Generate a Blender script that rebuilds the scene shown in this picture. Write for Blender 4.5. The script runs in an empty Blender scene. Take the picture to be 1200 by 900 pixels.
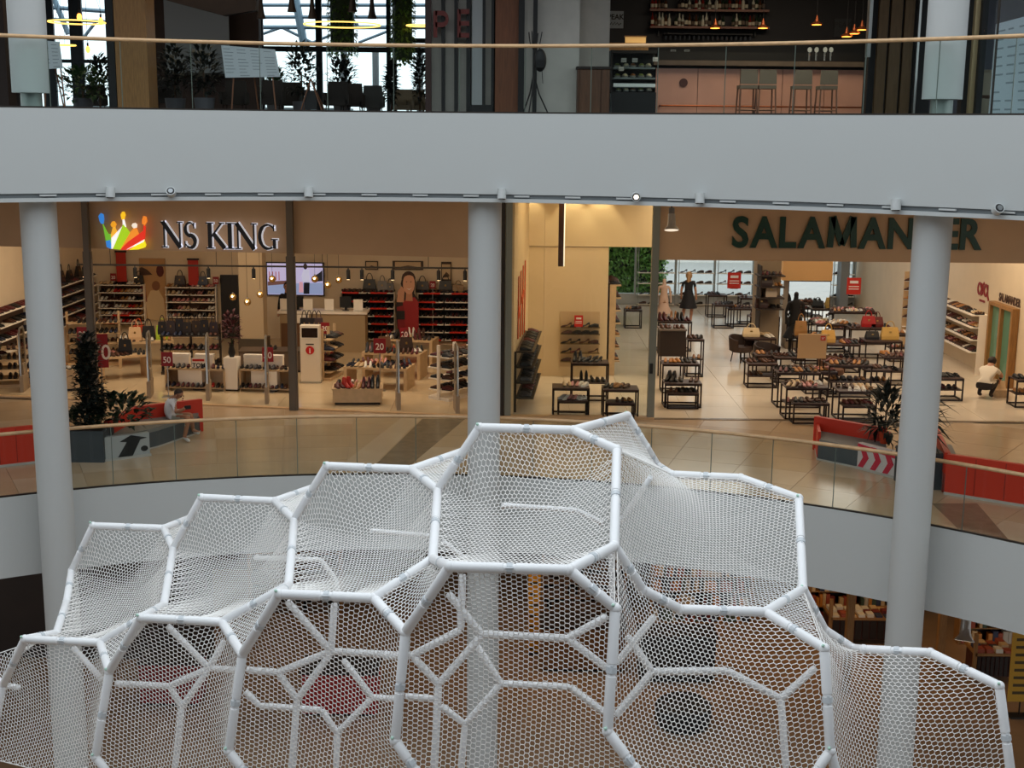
import bpy, math, random
import numpy as np
from mathutils import Vector, Matrix

# ------------------------------------------------------------------ camera
F, PITCH, ROLL, ZC = 1516.6, .1925, .0097, 5.65      # focal length in px of 1200x900
CX, CY, R1, R2 = -1.6344, 7.9151, 12.094, 13.026      # the round atrium: centre, upper and lower gallery edge
ZU, ZUB, ZLB, ZG = 5.907, 4.61, -1.3, -5.9            # upper floor, its underside, lower underside, ground floor
scn = bpy.context.scene
col = scn.collection
cam = bpy.data.cameras.new('camera'); camo = bpy.data.objects.new('camera', cam); col.objects.link(camo)
cam.sensor_width = 36; cam.lens = F / 1200 * 36; cam.clip_end = 300
_up = Vector((0, math.sin(PITCH), math.cos(PITCH))); _x = Vector((1, 0, 0)); _f = Vector((0, math.cos(PITCH), -math.sin(PITCH)))
_r = _x * math.cos(ROLL) + _up * math.sin(ROLL); _u = _up * math.cos(ROLL) - _x * math.sin(ROLL)
camo.matrix_world = Matrix(((_r.x, _u.x, -_f.x, 0), (_r.y, _u.y, -_f.y, 0), (_r.z, _u.z, -_f.z, ZC), (0, 0, 0, 1)))
scn.camera = camo
# ------------------------------------------------------------------ sky: bright overcast seen through the glass roof
wd = bpy.data.worlds.new('world'); scn.world = wd; wd.use_nodes = True
nt = wd.node_tree; bg = nt.nodes['Background']
geo = nt.nodes.new('ShaderNodeTexCoord'); sep = nt.nodes.new('ShaderNodeSeparateXYZ'); rmp = nt.nodes.new('ShaderNodeValToRGB')
nt.links.new(geo.outputs['Generated'], sep.inputs[0]); nt.links.new(sep.outputs['Z'], rmp.inputs[0]); nt.links.new(rmp.outputs[0], bg.inputs[0])
rmp.color_ramp.elements[0].position = 0.0; rmp.color_ramp.elements[0].color = (.20, .19, .18, 1)
rmp.color_ramp.elements[1].position = .02; rmp.color_ramp.elements[1].color = (.90, .96, 1, 1)
bg.inputs[1].default_value = 1.7
vs = scn.view_settings; vs.view_transform = 'Standard'; vs.look = 'None'; vs.exposure = 0; vs.gamma = 1; vs.use_curve_mapping = False
def area(name, loc, sx, sy, power, color=(1, .74, .45), rot=(0, 0, 0), spread=math.pi):
    l = bpy.data.lights.new(name, 'AREA'); l.shape = 'RECTANGLE'; l.size = sx; l.size_y = sy; l.energy = power; l.color = color; l.spread = spread
    o = bpy.data.objects.new(name, l); o.location = loc; o.rotation_euler = rot; col.objects.link(o); return o
WARM = (1, .81, .58)
area('shop_ceiling_light', (-8.2, 28.6, 4.3), 4, 3, 120, WARM); area('shop_ceiling_light', (-3.2, 28.4, 4.3), 4, 3, 120, WARM)
area('shop_ceiling_light', (1.3, 27.6, 4.5), 2, 2.0, 34, (1, .74, .42))
area('shop_ceiling_light', (5.2, 28.6, 4.3), 4, 3, 120, WARM); area('shop_ceiling_light', (9.6, 28.6, 4.3), 3, 3, 110, WARM)
area('shop_ceiling_light', (7.0, 35, 4.3), 6, 4, 190, (1, .92, .82))  # tuned cool and strong to stand in for daylight from the window wall
area('gallery_ceiling_light', (-6.0, 23.6, 4.58), 4, .5, 22, WARM); area('gallery_ceiling_light', (1.5, 23.4, 4.58), 5, .5, 22, WARM); area('gallery_ceiling_light', (8.5, 22.4, 4.58), 4, .5, 22, WARM)
area('restaurant_fill_light', (-6.5, 26.5, 9.4), 5, 3, 60, WARM)  # added lamp without a fixture, brightens the dark restaurant and its screen
area('bar_ceiling_light', (5.4, 26.6, 9.3), 4, 1.5, 140, WARM)
area('ground_ceiling_light', (7.5, 27, -1.45), 4, 3, 60, (1, .62, .28)); area('ground_ceiling_light', (-7, 27, -1.45), 4, 3, 40, (1, .7, .4)); area('ground_ceiling_light', (1, 26.5, -1.45), 4, 2, 50, (1, .62, .28))

# ------------------------------------------------------------------ helpers
rnd = random.Random(7)
def lin(h):
    h = h.lstrip('#'); c = [int(h[i:i+2], 16) / 255 for i in (0, 2, 4)]
    return tuple((x / 12.92 if x <= .04045 else ((x + .055) / 1.055) ** 2.4) for x in c)
def ray(x, y):
    u = (x - 600) / F; v = (y - 450) / F
    a = u * math.cos(ROLL) + v * math.sin(ROLL); b = -u * math.sin(ROLL) + v * math.cos(ROLL)
    return a, math.cos(PITCH) - b * math.sin(PITCH), -math.sin(PITCH) - b * math.cos(PITCH)
def W(x, y, Y):                       # a point of the place at depth Y
    d = ray(x, y); t = Y / d[1]; return Vector((d[0] * t, Y, ZC + d[2] * t))
def G(x, y, z=0.0):                   # a point of the place at height z
    d = ray(x, y); t = (z - ZC) / d[2]; return Vector((d[0] * t, d[1] * t, z))
def pol(r, az, z): a = math.radians(az); return Vector((CX + r * math.sin(a), CY + r * math.cos(a), z))
def azim(p): return math.degrees(math.atan2(p[0] - CX, p[1] - CY))

MATS = {}
def mat(name, color, rough=.6, metal=0, noise=0, nscale=6, bump=0, emit=None, estr=0, spec=.5, stretch=None, c2=None, coat=0):
    if name in MATS: return MATS[name]
    m = bpy.data.materials.new(name); m.use_nodes = True; MATS[name] = m
    n = m.node_tree; b = n.nodes['Principled BSDF']
    c = lin(color) if isinstance(color, str) else color
    b.inputs['Base Color'].default_value = (*c, 1); b.inputs['Roughness'].default_value = rough; b.inputs['Metallic'].default_value = metal
    b.inputs['Specular IOR Level'].default_value = spec
    if coat: b.inputs['Coat Weight'].default_value = coat; b.inputs['Coat Roughness'].default_value = .15
    if noise or bump:
        tc = n.nodes.new('ShaderNodeTexCoord'); mp = n.nodes.new('ShaderNodeMapping'); nz = n.nodes.new('ShaderNodeTexNoise')
        nz.inputs['Scale'].default_value = nscale; nz.inputs['Detail'].default_value = 5
        n.links.new(tc.outputs['Object'], mp.inputs[0]); n.links.new(mp.outputs[0], nz.inputs[0])
        if stretch: mp.inputs['Scale'].default_value = stretch
        if noise:
            r = n.nodes.new('ShaderNodeValToRGB'); cc = lin(c2) if c2 else tuple(x * (1 - noise) for x in c)
            r.color_ramp.elements[0].position = .35; r.color_ramp.elements[1].position = .68
            r.color_ramp.elements[0].color = (*cc, 1); r.color_ramp.elements[1].color = (*c, 1)
            n.links.new(nz.outputs[0], r.inputs[0]); n.links.new(r.outputs[0], b.inputs['Base Color'])
        if bump:
            bp = n.nodes.new('ShaderNodeBump'); bp.inputs['Strength'].default_value = bump; bp.inputs['Distance'].default_value = .02
            n.links.new(nz.outputs[0], bp.inputs['Height']); n.links.new(bp.outputs[0], b.inputs['Normal'])
    if emit:
        e = lin(emit) if isinstance(emit, str) else emit
        b.inputs['Emission Color'].default_value = (*e, 1); b.inputs['Emission Strength'].default_value = estr
    return m
def glass(name, tint=(.93, .97, .96), refl=.5, rough=.0):
    if name in MATS: return MATS[name]
    m = bpy.data.materials.new(name); m.use_nodes = True; MATS[name] = m; n = m.node_tree
    for x in list(n.nodes):
        if x.type != 'OUTPUT_MATERIAL': n.nodes.remove(x)
    out = [x for x in n.nodes if x.type == 'OUTPUT_MATERIAL'][0]
    t = n.nodes.new('ShaderNodeBsdfTransparent'); t.inputs[0].default_value = (*tint, 1)
    g = n.nodes.new('ShaderNodeBsdfGlossy'); g.inputs['Roughness'].default_value = rough
    fr = n.nodes.new('ShaderNodeFresnel'); fr.inputs[0].default_value = 1.45
    mu = n.nodes.new('ShaderNodeMath'); mu.operation = 'MULTIPLY'; mu.inputs[1].default_value = refl
    mx = n.nodes.new('ShaderNodeMixShader')
    n.links.new(fr.outputs[0], mu.inputs[0]); n.links.new(mu.outputs[0], mx.inputs[0]); n.links.new(t.outputs[0], mx.inputs[1]); n.links.new(g.outputs[0], mx.inputs[2]); n.links.new(mx.outputs[0], out.inputs[0])
    return m

def org(o):
    v = Vector((0, 0, 0))
    while o is not None: v = v + o.location; o = o.parent
    return v
class MB:
    def __init__(s): s.v = []; s.f = []; s.mi = []
    def add(s, vs, fs, mi=0):
        b = len(s.v); s.v.extend([tuple(p) for p in vs]); s.f.extend([tuple(i + b for i in q) for q in fs]); s.mi.extend([mi] * len(fs)); return s
    def box(s, x0, x1, y0, y1, z0, z1, mi=0):
        return s.add([(x0,y0,z0),(x1,y0,z0),(x1,y1,z0),(x0,y1,z0),(x0,y0,z1),(x1,y0,z1),(x1,y1,z1),(x0,y1,z1)],
                     [(3,2,1,0),(4,5,6,7),(0,1,5,4),(1,2,6,5),(2,3,7,6),(3,0,4,7)], mi)
    def cbox(s, c, sx, sy, sz, mi=0): return s.box(c[0]-sx/2, c[0]+sx/2, c[1]-sy/2, c[1]+sy/2, c[2]-sz/2, c[2]+sz/2, mi)
    def tube(s, p, q, r, r2=None, n=8, mi=0, caps=True):
        p = Vector(p); q = Vector(q); r2 = r if r2 is None else r2; d = (q - p).normalized()
        a = d.orthogonal().normalized(); b = d.cross(a); vs = []
        for c, rr in ((p, r), (q, r2)):
            for i in range(n):
                t = 2 * math.pi * i / n; vs.append(c + a * math.cos(t) * rr + b * math.sin(t) * rr)
        fs = [(i, (i + 1) % n, n + (i + 1) % n, n + i) for i in range(n)]
        if caps: fs += [tuple(range(n - 1, -1, -1)), tuple(range(n, 2 * n))]
        return s.add(vs, fs, mi)
    def path(s, pts, r, n=8, mi=0):
        pts = [Vector(p) for p in pts]; m = len(pts); rs = r if isinstance(r, (list, tuple)) else [r] * m; vs = []; a = None
        for k in range(m):
            d = (pts[min(k + 1, m - 1)] - pts[max(k - 1, 0)]).normalized()
            a = d.orthogonal().normalized() if a is None else (a - d * a.dot(d)).normalized()
            b = d.cross(a)
            for i in range(n):
                t = 2 * math.pi * i / n; vs.append(pts[k] + (a * math.cos(t) + b * math.sin(t)) * rs[k])
        fs = [(k*n+i, k*n+(i+1) % n, (k+1)*n+(i+1) % n, (k+1)*n+i) for k in range(m-1) for i in range(n)]
        fs += [tuple(range(n - 1, -1, -1)), tuple(range((m-1)*n, m*n))]
        return s.add(vs, fs, mi)
    def lathe(s, prof, c=(0, 0, 0), n=16, mi=0):
        vs = []; m = len(prof)
        for r, z in prof:
            for i in range(n):
                t = 2 * math.pi * i / n; vs.append((c[0] + r * math.cos(t), c[1] + r * math.sin(t), c[2] + z))
        fs = [(k*n+i, k*n+(i+1) % n, (k+1)*n+(i+1) % n, (k+1)*n+i) for k in range(m-1) for i in range(n)]
        fs += [tuple(range(n - 1, -1, -1)), tuple(range((m-1)*n, m*n))]
        return s.add(vs, fs, mi)
    def ball(s, c, r, nu=10, nv=7, mi=0):
        rx, ry, rz = (r, r, r) if not isinstance(r, (tuple, list)) else r; vs = [(c[0], c[1], c[2] - rz)]
        for j in range(1, nv):
            a = -math.pi/2 + math.pi * j / nv
            for i in range(nu):
                t = 2 * math.pi * i / nu; vs.append((c[0] + rx*math.cos(a)*math.cos(t), c[1] + ry*math.cos(a)*math.sin(t), c[2] + rz*math.sin(a)))
        vs.append((c[0], c[1], c[2] + rz)); L = len(vs) - 1; fs = []
        for i in range(nu): fs.append((0, 1 + (i+1) % nu, 1 + i)); fs.append((L, L - nu + i, L - nu + (i+1) % nu))
        for j in range(nv - 2):
            for i in range(nu): a = 1 + j*nu; fs.append((a+i, a+(i+1) % nu, a+nu+(i+1) % nu, a+nu+i))
        return s.add(vs, fs, mi)
    def prism(s, poly, o, u, v, d, mi=0):     # polygon in the plane (o,u,v), given thickness vector d
        o = Vector(o); u = Vector(u); v = Vector(v); d = Vector(d); n = len(poly)
        A = [o + u * x + v * y for x, y in poly]; B = [p + d for p in A]
        return s.add(A + B, [tuple(range(n)), tuple(range(2*n-1, n-1, -1))] + [(i, n+i, n+(i+1) % n, (i+1) % n) for i in range(n)], mi)
    def slab(s, poly, z0, z1, mi=0): return s.prism(poly, (0, 0, z0), (1, 0, 0), (0, 1, 0), (0, 0, z1 - z0), mi)
    def ring(s, r0, r1, z0, z1, a0, a1, n=40, mi=0):   # annular sector about the atrium centre
        vs = []
        for i in range(n + 1):
            a = a0 + (a1 - a0) * i / n
            vs += [pol(r0, a, z0), pol(r1, a, z0), pol(r1, a, z1), pol(r0, a, z1)]
        fs = [(4*i+k, 4*i+(k+1) % 4, 4*i+4+(k+1) % 4, 4*i+4+k) for i in range(n) for k in range(4)]
        fs += [(3, 2, 1, 0), (4*n, 4*n+1, 4*n+2, 4*n+3)]
        return s.add(vs, fs, mi)
    def mesh(s, name, off=None):
        me = bpy.data.meshes.new(name); v = s.v if off is None else [(p[0]-off[0], p[1]-off[1], p[2]-off[2]) for p in s.v]
        me.from_pydata(v, [], s.f); return me
    def build(s, name, m, parent=None, world=False, smooth=False, fixn=True):
        me = s.mesh(name, org(parent) if (world and parent is not None) else None)
        ms = m if isinstance(m, (list, tuple)) else [m]
        for x in ms: me.materials.append(x)
        if len(ms) > 1: me.polygons.foreach_set('material_index', s.mi)
        if fixn:
            import bmesh
            bm = bmesh.new(); bm.from_mesh(me); bmesh.ops.recalc_face_normals(bm, faces=bm.faces); bm.to_mesh(me); bm.free()
        if smooth:
            me.polygons.foreach_set('use_smooth', [True] * len(me.polygons))
            me.set_sharp_from_angle(angle=math.radians(40))
        me.update()
        o = bpy.data.objects.new(name, me); col.objects.link(o); o.parent = parent
        return o
def tag(o, label=None, cat=None, group=None, kind=None):
    if label: o['label'] = label
    if cat: o['category'] = cat
    if group: o['group'] = group
    if kind: o['kind'] = kind
    return o
def thing(name, label, cat, loc=(0, 0, 0), rz=0, group=None):
    o = bpy.data.objects.new(name, None); col.objects.link(o); o.empty_display_size = .1
    o.location = loc; o.rotation_euler = (0, 0, rz); return tag(o, label, cat, group)
def struct(o): o['kind'] = 'structure'; return o
def inst(o, name, parent=None, loc=(0, 0, 0), rz=0):
    c = bpy.data.objects.new(name, o.data); col.objects.link(c); c.parent = parent; c.location = loc; c.rotation_euler = (0, 0, rz); return c
def copy_tree(o, parent=None):
    c = o.copy(); col.objects.link(c); c.parent = parent
    for ch in list(o.children): copy_tree(ch, c)
    return c
def stroke(mb, pts, ws, o, u, v, d, mi=0):     # flat brush stroke in plane (o,u,v)
    m = len(pts); ws = ws if isinstance(ws, (list, tuple)) else [ws] * m; L = []; R = []
    for k in range(m):
        a = pts[max(k-1, 0)]; b = pts[min(k+1, m-1)]; dx, dy = b[0]-a[0], b[1]-a[1]; l = math.hypot(dx, dy) or 1
        nx, ny = -dy/l, dx/l; w = ws[k] / 2; L.append((pts[k][0]+nx*w, pts[k][1]+ny*w)); R.append((pts[k][0]-nx*w, pts[k][1]-ny*w))
    mb.prism(L + R[::-1], o, u, v, d, mi)
def arcpts(cx, cy, rx, ry, a0, a1, n=12): return [(cx + rx*math.cos(math.radians(a0+(a1-a0)*i/n)), cy + ry*math.sin(math.radians(a0+(a1-a0)*i/n))) for i in range(n+1)]
def text_mb(txt, size=1.0, ext=.02, offset=0.0, align='LEFT'):
    cu = bpy.data.curves.new('t', 'FONT'); cu.body = txt; cu.size = size; cu.extrude = ext; cu.offset = offset; cu.align_x = align; cu.resolution_u = 4
    o = bpy.data.objects.new('t', cu); col.objects.link(o); dg = bpy.context.evaluated_depsgraph_get()
    me = bpy.data.meshes.new_from_object(o.evaluated_get(dg)); mb = MB()
    mb.add([tuple(v.co) for v in me.vertices], [tuple(p.vertices) for p in me.polygons])
    bpy.data.objects.remove(o); bpy.data.curves.remove(cu); bpy.data.meshes.remove(me); return mb
def xf(mb, o, u, v, n):                        # place a flat mb (x,y,z) on a plane
    o = Vector(o); u = Vector(u); v = Vector(v); n = Vector(n)
    mb.v = [tuple(o + u*p[0] + v*p[1] + n*p[2]) for p in mb.v]; return mb
def sign_text(parent, txt, o, u, v, n, h, m, name='lettering', ext=.004, align='CENTER', offset=0.0):
    mb = xf(text_mb(txt, h, ext, offset, align), o, u, v, n); return mb.build(name, m, parent, world=True, fixn=False)
X3, Z3, NY = Vector((1, 0, 0)), Vector((0, 0, 1)), Vector((0, -1, 0))
# ------------------------------------------------------------------ materials
white = mat('white_paint', '#c3c8c9', .55)
column_paint = mat('column_paint', '#bfc3c4', .5)
beige_wall = mat('beige_wall', '#c9a987', .7, noise=.05, nscale=2)
cream_wall = mat('cream_wall', '#e0cdb0', .7, noise=.05, nscale=2)
yellow_wall = mat('yellow_panel', '#e3cba2', .5, noise=.05, nscale=1.5)
dark_metal = mat('dark_metal', '#3c3733', .45, .6)
black_metal = mat('black_frame_metal', '#241512', .45, .4)
black = mat('black_matte', '#121214', .6)
dark_brown = mat('dark_brown', '#2a1c15', .6, noise=.3, nscale=4)
rail_wood = mat('rail_wood', '#d8b184', .35, noise=.2, nscale=14, stretch=(.3, 1, 1))
wood = mat('oak_board', '#a87a45', .5, noise=.3, nscale=8, stretch=(6, 6, .6))
wood_light = mat('light_wood', '#d3b48c', .5, noise=.15, nscale=8)
stone = mat('gallery_stone', '#c3a98a', .16, noise=.1, nscale=1.6)
stone2 = mat('gallery_stone_pale', '#cdb69b', .16, noise=.1, nscale=1.6)
stone_dark = mat('gallery_stone_dark', '#8a7863', .2, noise=.25, nscale=5)
grout = mat('grout', '#ac967a', .7)
shop_tile = mat('shop_tile', '#d6c09e', .1, noise=.07, nscale=1.2)
sal_tile = mat('pale_shop_tile', '#e4d6c2', .14, noise=.06, nscale=1.1)
g_upper = glass('balustrade_glass', (.93, .97, .96), .2)
g_shop = glass('shop_glass', (.96, .98, .97), .35)
g_win = glass('window_glass', (.93, .97, .98), .3)
chrome = mat('brushed_steel', '#b9b9b6', .3, .9)

def clip(poly, a, b, c):              # keep a*x+b*y<=c
    out = []; n = len(poly)
    for i in range(n):
        p, q = poly[i], poly[(i+1) % n]; dp = a*p[0]+b*p[1]-c; dq = a*q[0]+b*q[1]-c
        if dp <= 0: out.append(p)
        if dp * dq < 0: t = dp / (dp - dq); out.append((p[0]+(q[0]-p[0])*t, p[1]+(q[1]-p[1])*t))
    return out
FA, FB = (-13.2, 27.45), (-.5, 25.5)                       # line of the left shop front
_k = (FA[1]-FB[1]) / (FA[0]-FB[0])
def front_y(x): return FB[1] + _k * (x - FB[0]) if x < FB[0] else 25.5
# ------------------------------------------------------------------ slabs and floors
def sector(r0, ymax, a0, a1, z0, z1, n=48):
    mb = MB(); vs = []
    for i in range(n + 1):
        a = a0 + (a1-a0)*i/n; ro = min((ymax-CY) / max(math.cos(math.radians(a)), .05), 42)
        vs += [pol(r0, a, z0), pol(ro, a, z0), pol(ro, a, z1), pol(r0, a, z1)]
    mb.add(vs, [(4*i+k, 4*i+(k+1) % 4, 4*i+4+(k+1) % 4, 4*i+4+k) for i in range(n) for k in range(4)] + [(3, 2, 1, 0), (4*n, 4*n+1, 4*n+2, 4*n+3)])
    return mb
struct(sector(R1 + .12, 43.7, -75, 75, ZUB, ZU).build('upper_slab', mat('ceiling_paint', '#d8cbb9', .8)))
struct(sector(R1 + .12, 43.7, -75, 75, ZU, ZU + .01).build('floor_upper', mat('dark_floor', '#4a4038', .4, noise=.2)))
fas = struct(MB().ring(R1, R1 + .12, ZUB + .1, ZU + .012, -70, 70, 90).build('trim_1', white, smooth=True))
lip = struct(MB().ring(R1 - .015, R1 + .2, ZUB - .02, ZUB + .035, -70, 70, 90).build('trim_2', white, smooth=True))
struct(MB().ring(R1 + .03, R1 + .1, ZUB + .035, ZUB + .1, -70, 70, 90).build('trim_3', mat('groove_grey', '#6d7376', .6), smooth=True))
for a in np.arange(-44, 60, 3.7):      # light covers of the ceiling track
    struct(MB().ring(R1 - .012, R1 + .1, ZUB + .06, ZUB + .085, a, a + 1.1, 4).build('trim_4', white))
struct(sector(R2 + .12, 43.7, -75, 75, ZLB, -.03).build('lower_slab', mat('grout_slab', '#9b866c', .8)))
struct(MB().ring(R2, R2 + .12, ZLB, .0, -70, 70, 90).build('trim_5', white, smooth=True))
gal = struct(sector(R2 + .12, 26.5, -75, 75, -.03, -.014).build('floor', grout))
# gallery paving: one slab of stone each
for ir in range(8):
    r0 = R2 + .125 + ir * .93; r1 = r0 + .922
    for ia in range(24):
        a0 = -50 + ia * 4.5; a1 = a0 + 4.475
        P = [pol(r0, a0, 0), pol(r1, a0, 0), pol(r1, (a0+a1)/2, 0), pol(r1, a1, 0), pol(r0, a1, 0), pol(r0, (a0+a1)/2, 0)]
        P = [(p.x, p.y) for p in P]; cx = sum(p[0] for p in P) / 6
        P = clip(P, -_k, 1, FB[1] - _k*FB[0] - .02) if cx < FB[0] else clip(P, 0, 1, 25.48)
        if len(P) < 3: continue
        MB().slab(P, -.03, 0).build('paving_slab', stone if (ia*7+ir*3) % 5 else stone2, gal)
for (p, q, r, s) in [((445, 540), (495, 491), (545, 491), (487, 540)), ((1092, 590), (1145, 590), (1185, 636), (1125, 622)), ((1030, 545), (1060, 545), (1092, 590), (1060, 590))]:
    if p[0] == 1030: continue
    P = [G(*k) for k in (p, q, r, s)]; P = [(k.x, k.y) for k in P]
    d0 = ((P[0][0]+P[3][0])/2, (P[0][1]+P[3][1])/2)
    MB().slab(P, 0, .002).build('inlay_strip', stone_dark, gal)
P = [G(*k) for k in ((406, 540), (470, 490), (493, 491), (443, 540))]; MB().slab([(k.x, k.y) for k in P], 0, .002).build('inlay_strip', stone2, gal)
P = [(-2.5, 20.95), (-2.29, 21.88), (-1.67, 21.9), (-1.8, 20.95)]; MB().slab(P, 0, .002).build('inlay_strip', stone_dark, gal)
# shop floors: tile by tile
fl1 = struct(MB().box(-13.2, -.22, 27.4, 35.2, -.03, -.012).build('floor_left_shop', grout)); fl2 = struct(MB().box(0, 11.45, 26.5, 43.2, -.03, -.012).build('floor_right_shop', grout))
for i in range(11):
    for j in range(9):
        x0 = -13.2 + i*1.19; y0 = 25.4 + j*1.19
        P = clip([(x0, y0), (x0+1.184, y0), (x0+1.184, y0+1.184), (x0, y0+1.184)], _k, -1, -(FB[1] - _k*FB[0]) - .01)
        P = clip(P, 1, 0, -.15) if len(P) > 2 else P
        if len(P) > 2: MB().slab(P, -.03, 0).build('floor_tile', shop_tile, fl1)
_t = MB().box(0, 1.194, 0, 1.194, -.03, 0).build('floor_tile', sal_tile, fl2); _t.location = (.0, 25.52, 0)
for i in range(10):
    for j in range(15):
        if i + j: inst(_t, 'floor_tile', fl2, (.0 + i*1.2, 25.52 + j*1.2, 0))
# rear and upper walls of the atrium: unseen, added to block low sky light
struct(MB().ring(R1 + .6, R1 + .9, ZG, 13, 84, 276, 60).build('wall_unseen_rear', mat('rear_grey', '#5c5e60', .8)))
struct(MB().ring(R1 + .6, R1 + .9, 9.9, 13, -84, 84, 60).build('wall_unseen_upper', white))
# ------------------------------------------------------------------ columns
for k, (x, y) in enumerate([(-7.03, 19.26), (-.45, 20.42), (5.81, 18.03)]):
    c = struct(thing('column', None, None, (x, y, 0)))
    MB().lathe([(.262, ZG), (.262, ZUB + .05)], n=40).build('shaft', column_paint, c, smooth=True)
    MB().lathe([(.28, ZUB - .03), (.28, ZUB)], n=40).build('collar', white, c, smooth=True)
    if k == 1: continue
    MB().lathe([(.265, ZU + .23), (.265, 9.9)], n=40).build('upper_shaft', column_paint, c, smooth=True)
    MB().lathe([(.15, ZU), (.15, ZU + .24)], n=24).build('recessed_foot', mat('foot_metal', '#9aa5a2', .4, .4), c, smooth=True)
# ------------------------------------------------------------------ glass balustrades
def balustrade(label, R, z0, z1, step, a0, a1, rrad):
    t = thing('glass_balustrade', label, 'balustrade', pol(R, 0, z0))
    a = a0
    while a < a1:
        MB().ring(R, R + .014, z0, z1 - .015, a, a + step - .05, 4).build('glass_panel', g_upper, t, world=True)
        MB().ring(R + .001, R + .013, z0, z1 - .02, a + step - .05, a + step, 1).build('panel_joint', mat('joint_green', '#5d6a62', .3), t, world=True)
        a += step
    MB().path([pol(R + .007, x, z1) for x in np.arange(a0, a1 + .1, .5)], rrad, 10).build('handrail', rail_wood, t, world=True, smooth=True)
    MB().ring(R - .012, R + .026, z0, z0 + .025, a0, a1, 80).build('base_channel', dark_metal, t, world=True)
balustrade('clear glass balustrade with wooden handrail in front of the dark restaurant level', R1 + .03, ZU + .012, ZU + 1.0, 4.7, -62, 66, .028)
balustrade('clear glass balustrade with wooden handrail along the gallery before the shoe shops', R2 + .03, .0, 1.0, 4.3, -60, 66, .03)
# ------------------------------------------------------------------ shop fronts
nsn = Vector((FB[0]-FA[0], FB[1]-FA[1], 0)).normalized()       # along the left front, left to right
nsf = Vector((nsn.y, -nsn.x, 0))                               # facing the gallery
def along(px, dy=0): # a point on the left front line seen at column px
    lo, hi = -14., 0.
    for _ in range(40):
        m = (lo + hi) / 2; d = Vector((m, front_y(m)))
        if 600 + F * m / (d.y * math.cos(PITCH) + 4.5 * math.sin(PITCH)) < px: lo = m
        else: hi = m
    return Vector((m, front_y(m), 0))
bh = MB(); o = Vector((FA[0], FA[1], 3.2)); L = math.hypot(FB[0]-FA[0], FB[1]-FA[1]) + .15
bh.prism([(0, 0), (L, 0), (L, ZUB - 3.2), (0, ZUB - 3.2)], o, nsn, Z3, -nsf * .3); struct(bh.build('wall_left_bulkhead', beige_wall))
struct(MB().box(2.85, 12.2, 25.5, 25.8, 3.2, ZUB).build('wall_right_bulkhead', beige_wall))
struct(MB().box(-.22, -.04, 25.55, 43, 0, ZUB).build('wall_partition', cream_wall))
struct(MB().slab([(-.04, 25.75), (.02, 25.75), (.36, 30.0), (-.04, 30.0)], 0, ZUB).build('wall_niche_side', yellow_wall))
nb = struct(MB().box(.06, 2.22, 30.06, 30.2, 0, ZUB).build('wall_niche_back', cream_wall))
for x0, x1 in ((.06, .72), (.725, 2.2)):
    MB().box(x0, x1, 30.0, 30.06, 0, 3.04).build('wall_panel', yellow_wall, nb); MB().box(x0, x1 if x1 < 1 else 3.7, 29.985, 30.06, 3.06, ZUB).build('wall_panel', yellow_wall, nb)
struct(MB().box(-11.8, -11.6, 27.55, 35.2, 0, ZUB).build('wall_left_shop_side', cream_wall))
struct(MB().box(-11.8, -.22, 35.2, 35.4, 0, ZUB).build('wall_left_shop_back', cream_wall))
struct(MB().box(11.45, 11.65, 25.8, 43.5, 0, ZUB).build('wall_right_shop_side', cream_wall))
struct(MB().box(11.65, 19, 25.6, 25.8, 0, ZUB).build('wall_right_front', beige_wall))
# uprights of the shop fronts
def upright(name, p, w, d, z0, z1, m, par=None):
    return MB().cbox((p.x, p.y, (z0+z1)/2), w, d, z1-z0).build(name, m, par, world=True)
sfm = mat('shopfront_metal', '#6e6459', .45, .3)
fr = thing('shopfront_frame', 'grey-brown metal uprights standing in front of the crown-logo shop opening', 'frame', (FB[0], FB[1], 0))
for px, w in ((111, .12), (345, .13)):
    p = along(px) + nsf * .12; upright('post', p, w, .14, 0, ZUB, sfm, fr); upright('lower_post', p, w + .05, .1, 0, 3.15, sfm, fr)
mb = MB(); mb.prism([(0, 0), (L, 0), (L, .03), (0, .03)], (FA[0], FA[1], 0), nsn, Z3, nsf * .12); mb.build('sill', rail_wood, fr, world=True)
fr2 = thing('glass_shopfront', 'tall glass shopfront bay with grey posts before the yellow niche', 'shopfront', (1.3, 25.5, 0))
gm = mat('grey_green_metal', '#8b8f86', .4, .4)
MB().box(-.3, -.16, 25.38, 25.52, 0, ZUB).build('post', dark_metal, fr2, world=True); MB().box(-.15, -.02, 25.4, 25.5, 0, ZUB).build('post', gm, fr2, world=True); MB().box(2.72, 2.86, 25.38, 25.52, 0, ZUB).build('post', gm, fr2, world=True)  # left grey-green post stands in for a pale glass reflection beside the dark one
MB().box(-.3, 2.86, 25.36, 25.54, 0, .05).build('sill', rail_wood, fr2, world=True)
MB().box(-.02, 1.34, 25.44, 25.455, .05, ZUB).build('glass_pane', g_shop, fr2, world=True); MB().box(1.345, 2.72, 25.44, 25.455, .05, ZUB).build('glass_pane', g_shop, fr2, world=True)
MB().box(2.74, 2.8, 25.33, 25.38, .95, 1.15).build('lock_box', black, fr2, world=True)
struct(MB().box(2.86, 11.2, 25.4, 25.52, 0, .012).build('trim_6', stone_dark))
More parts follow.
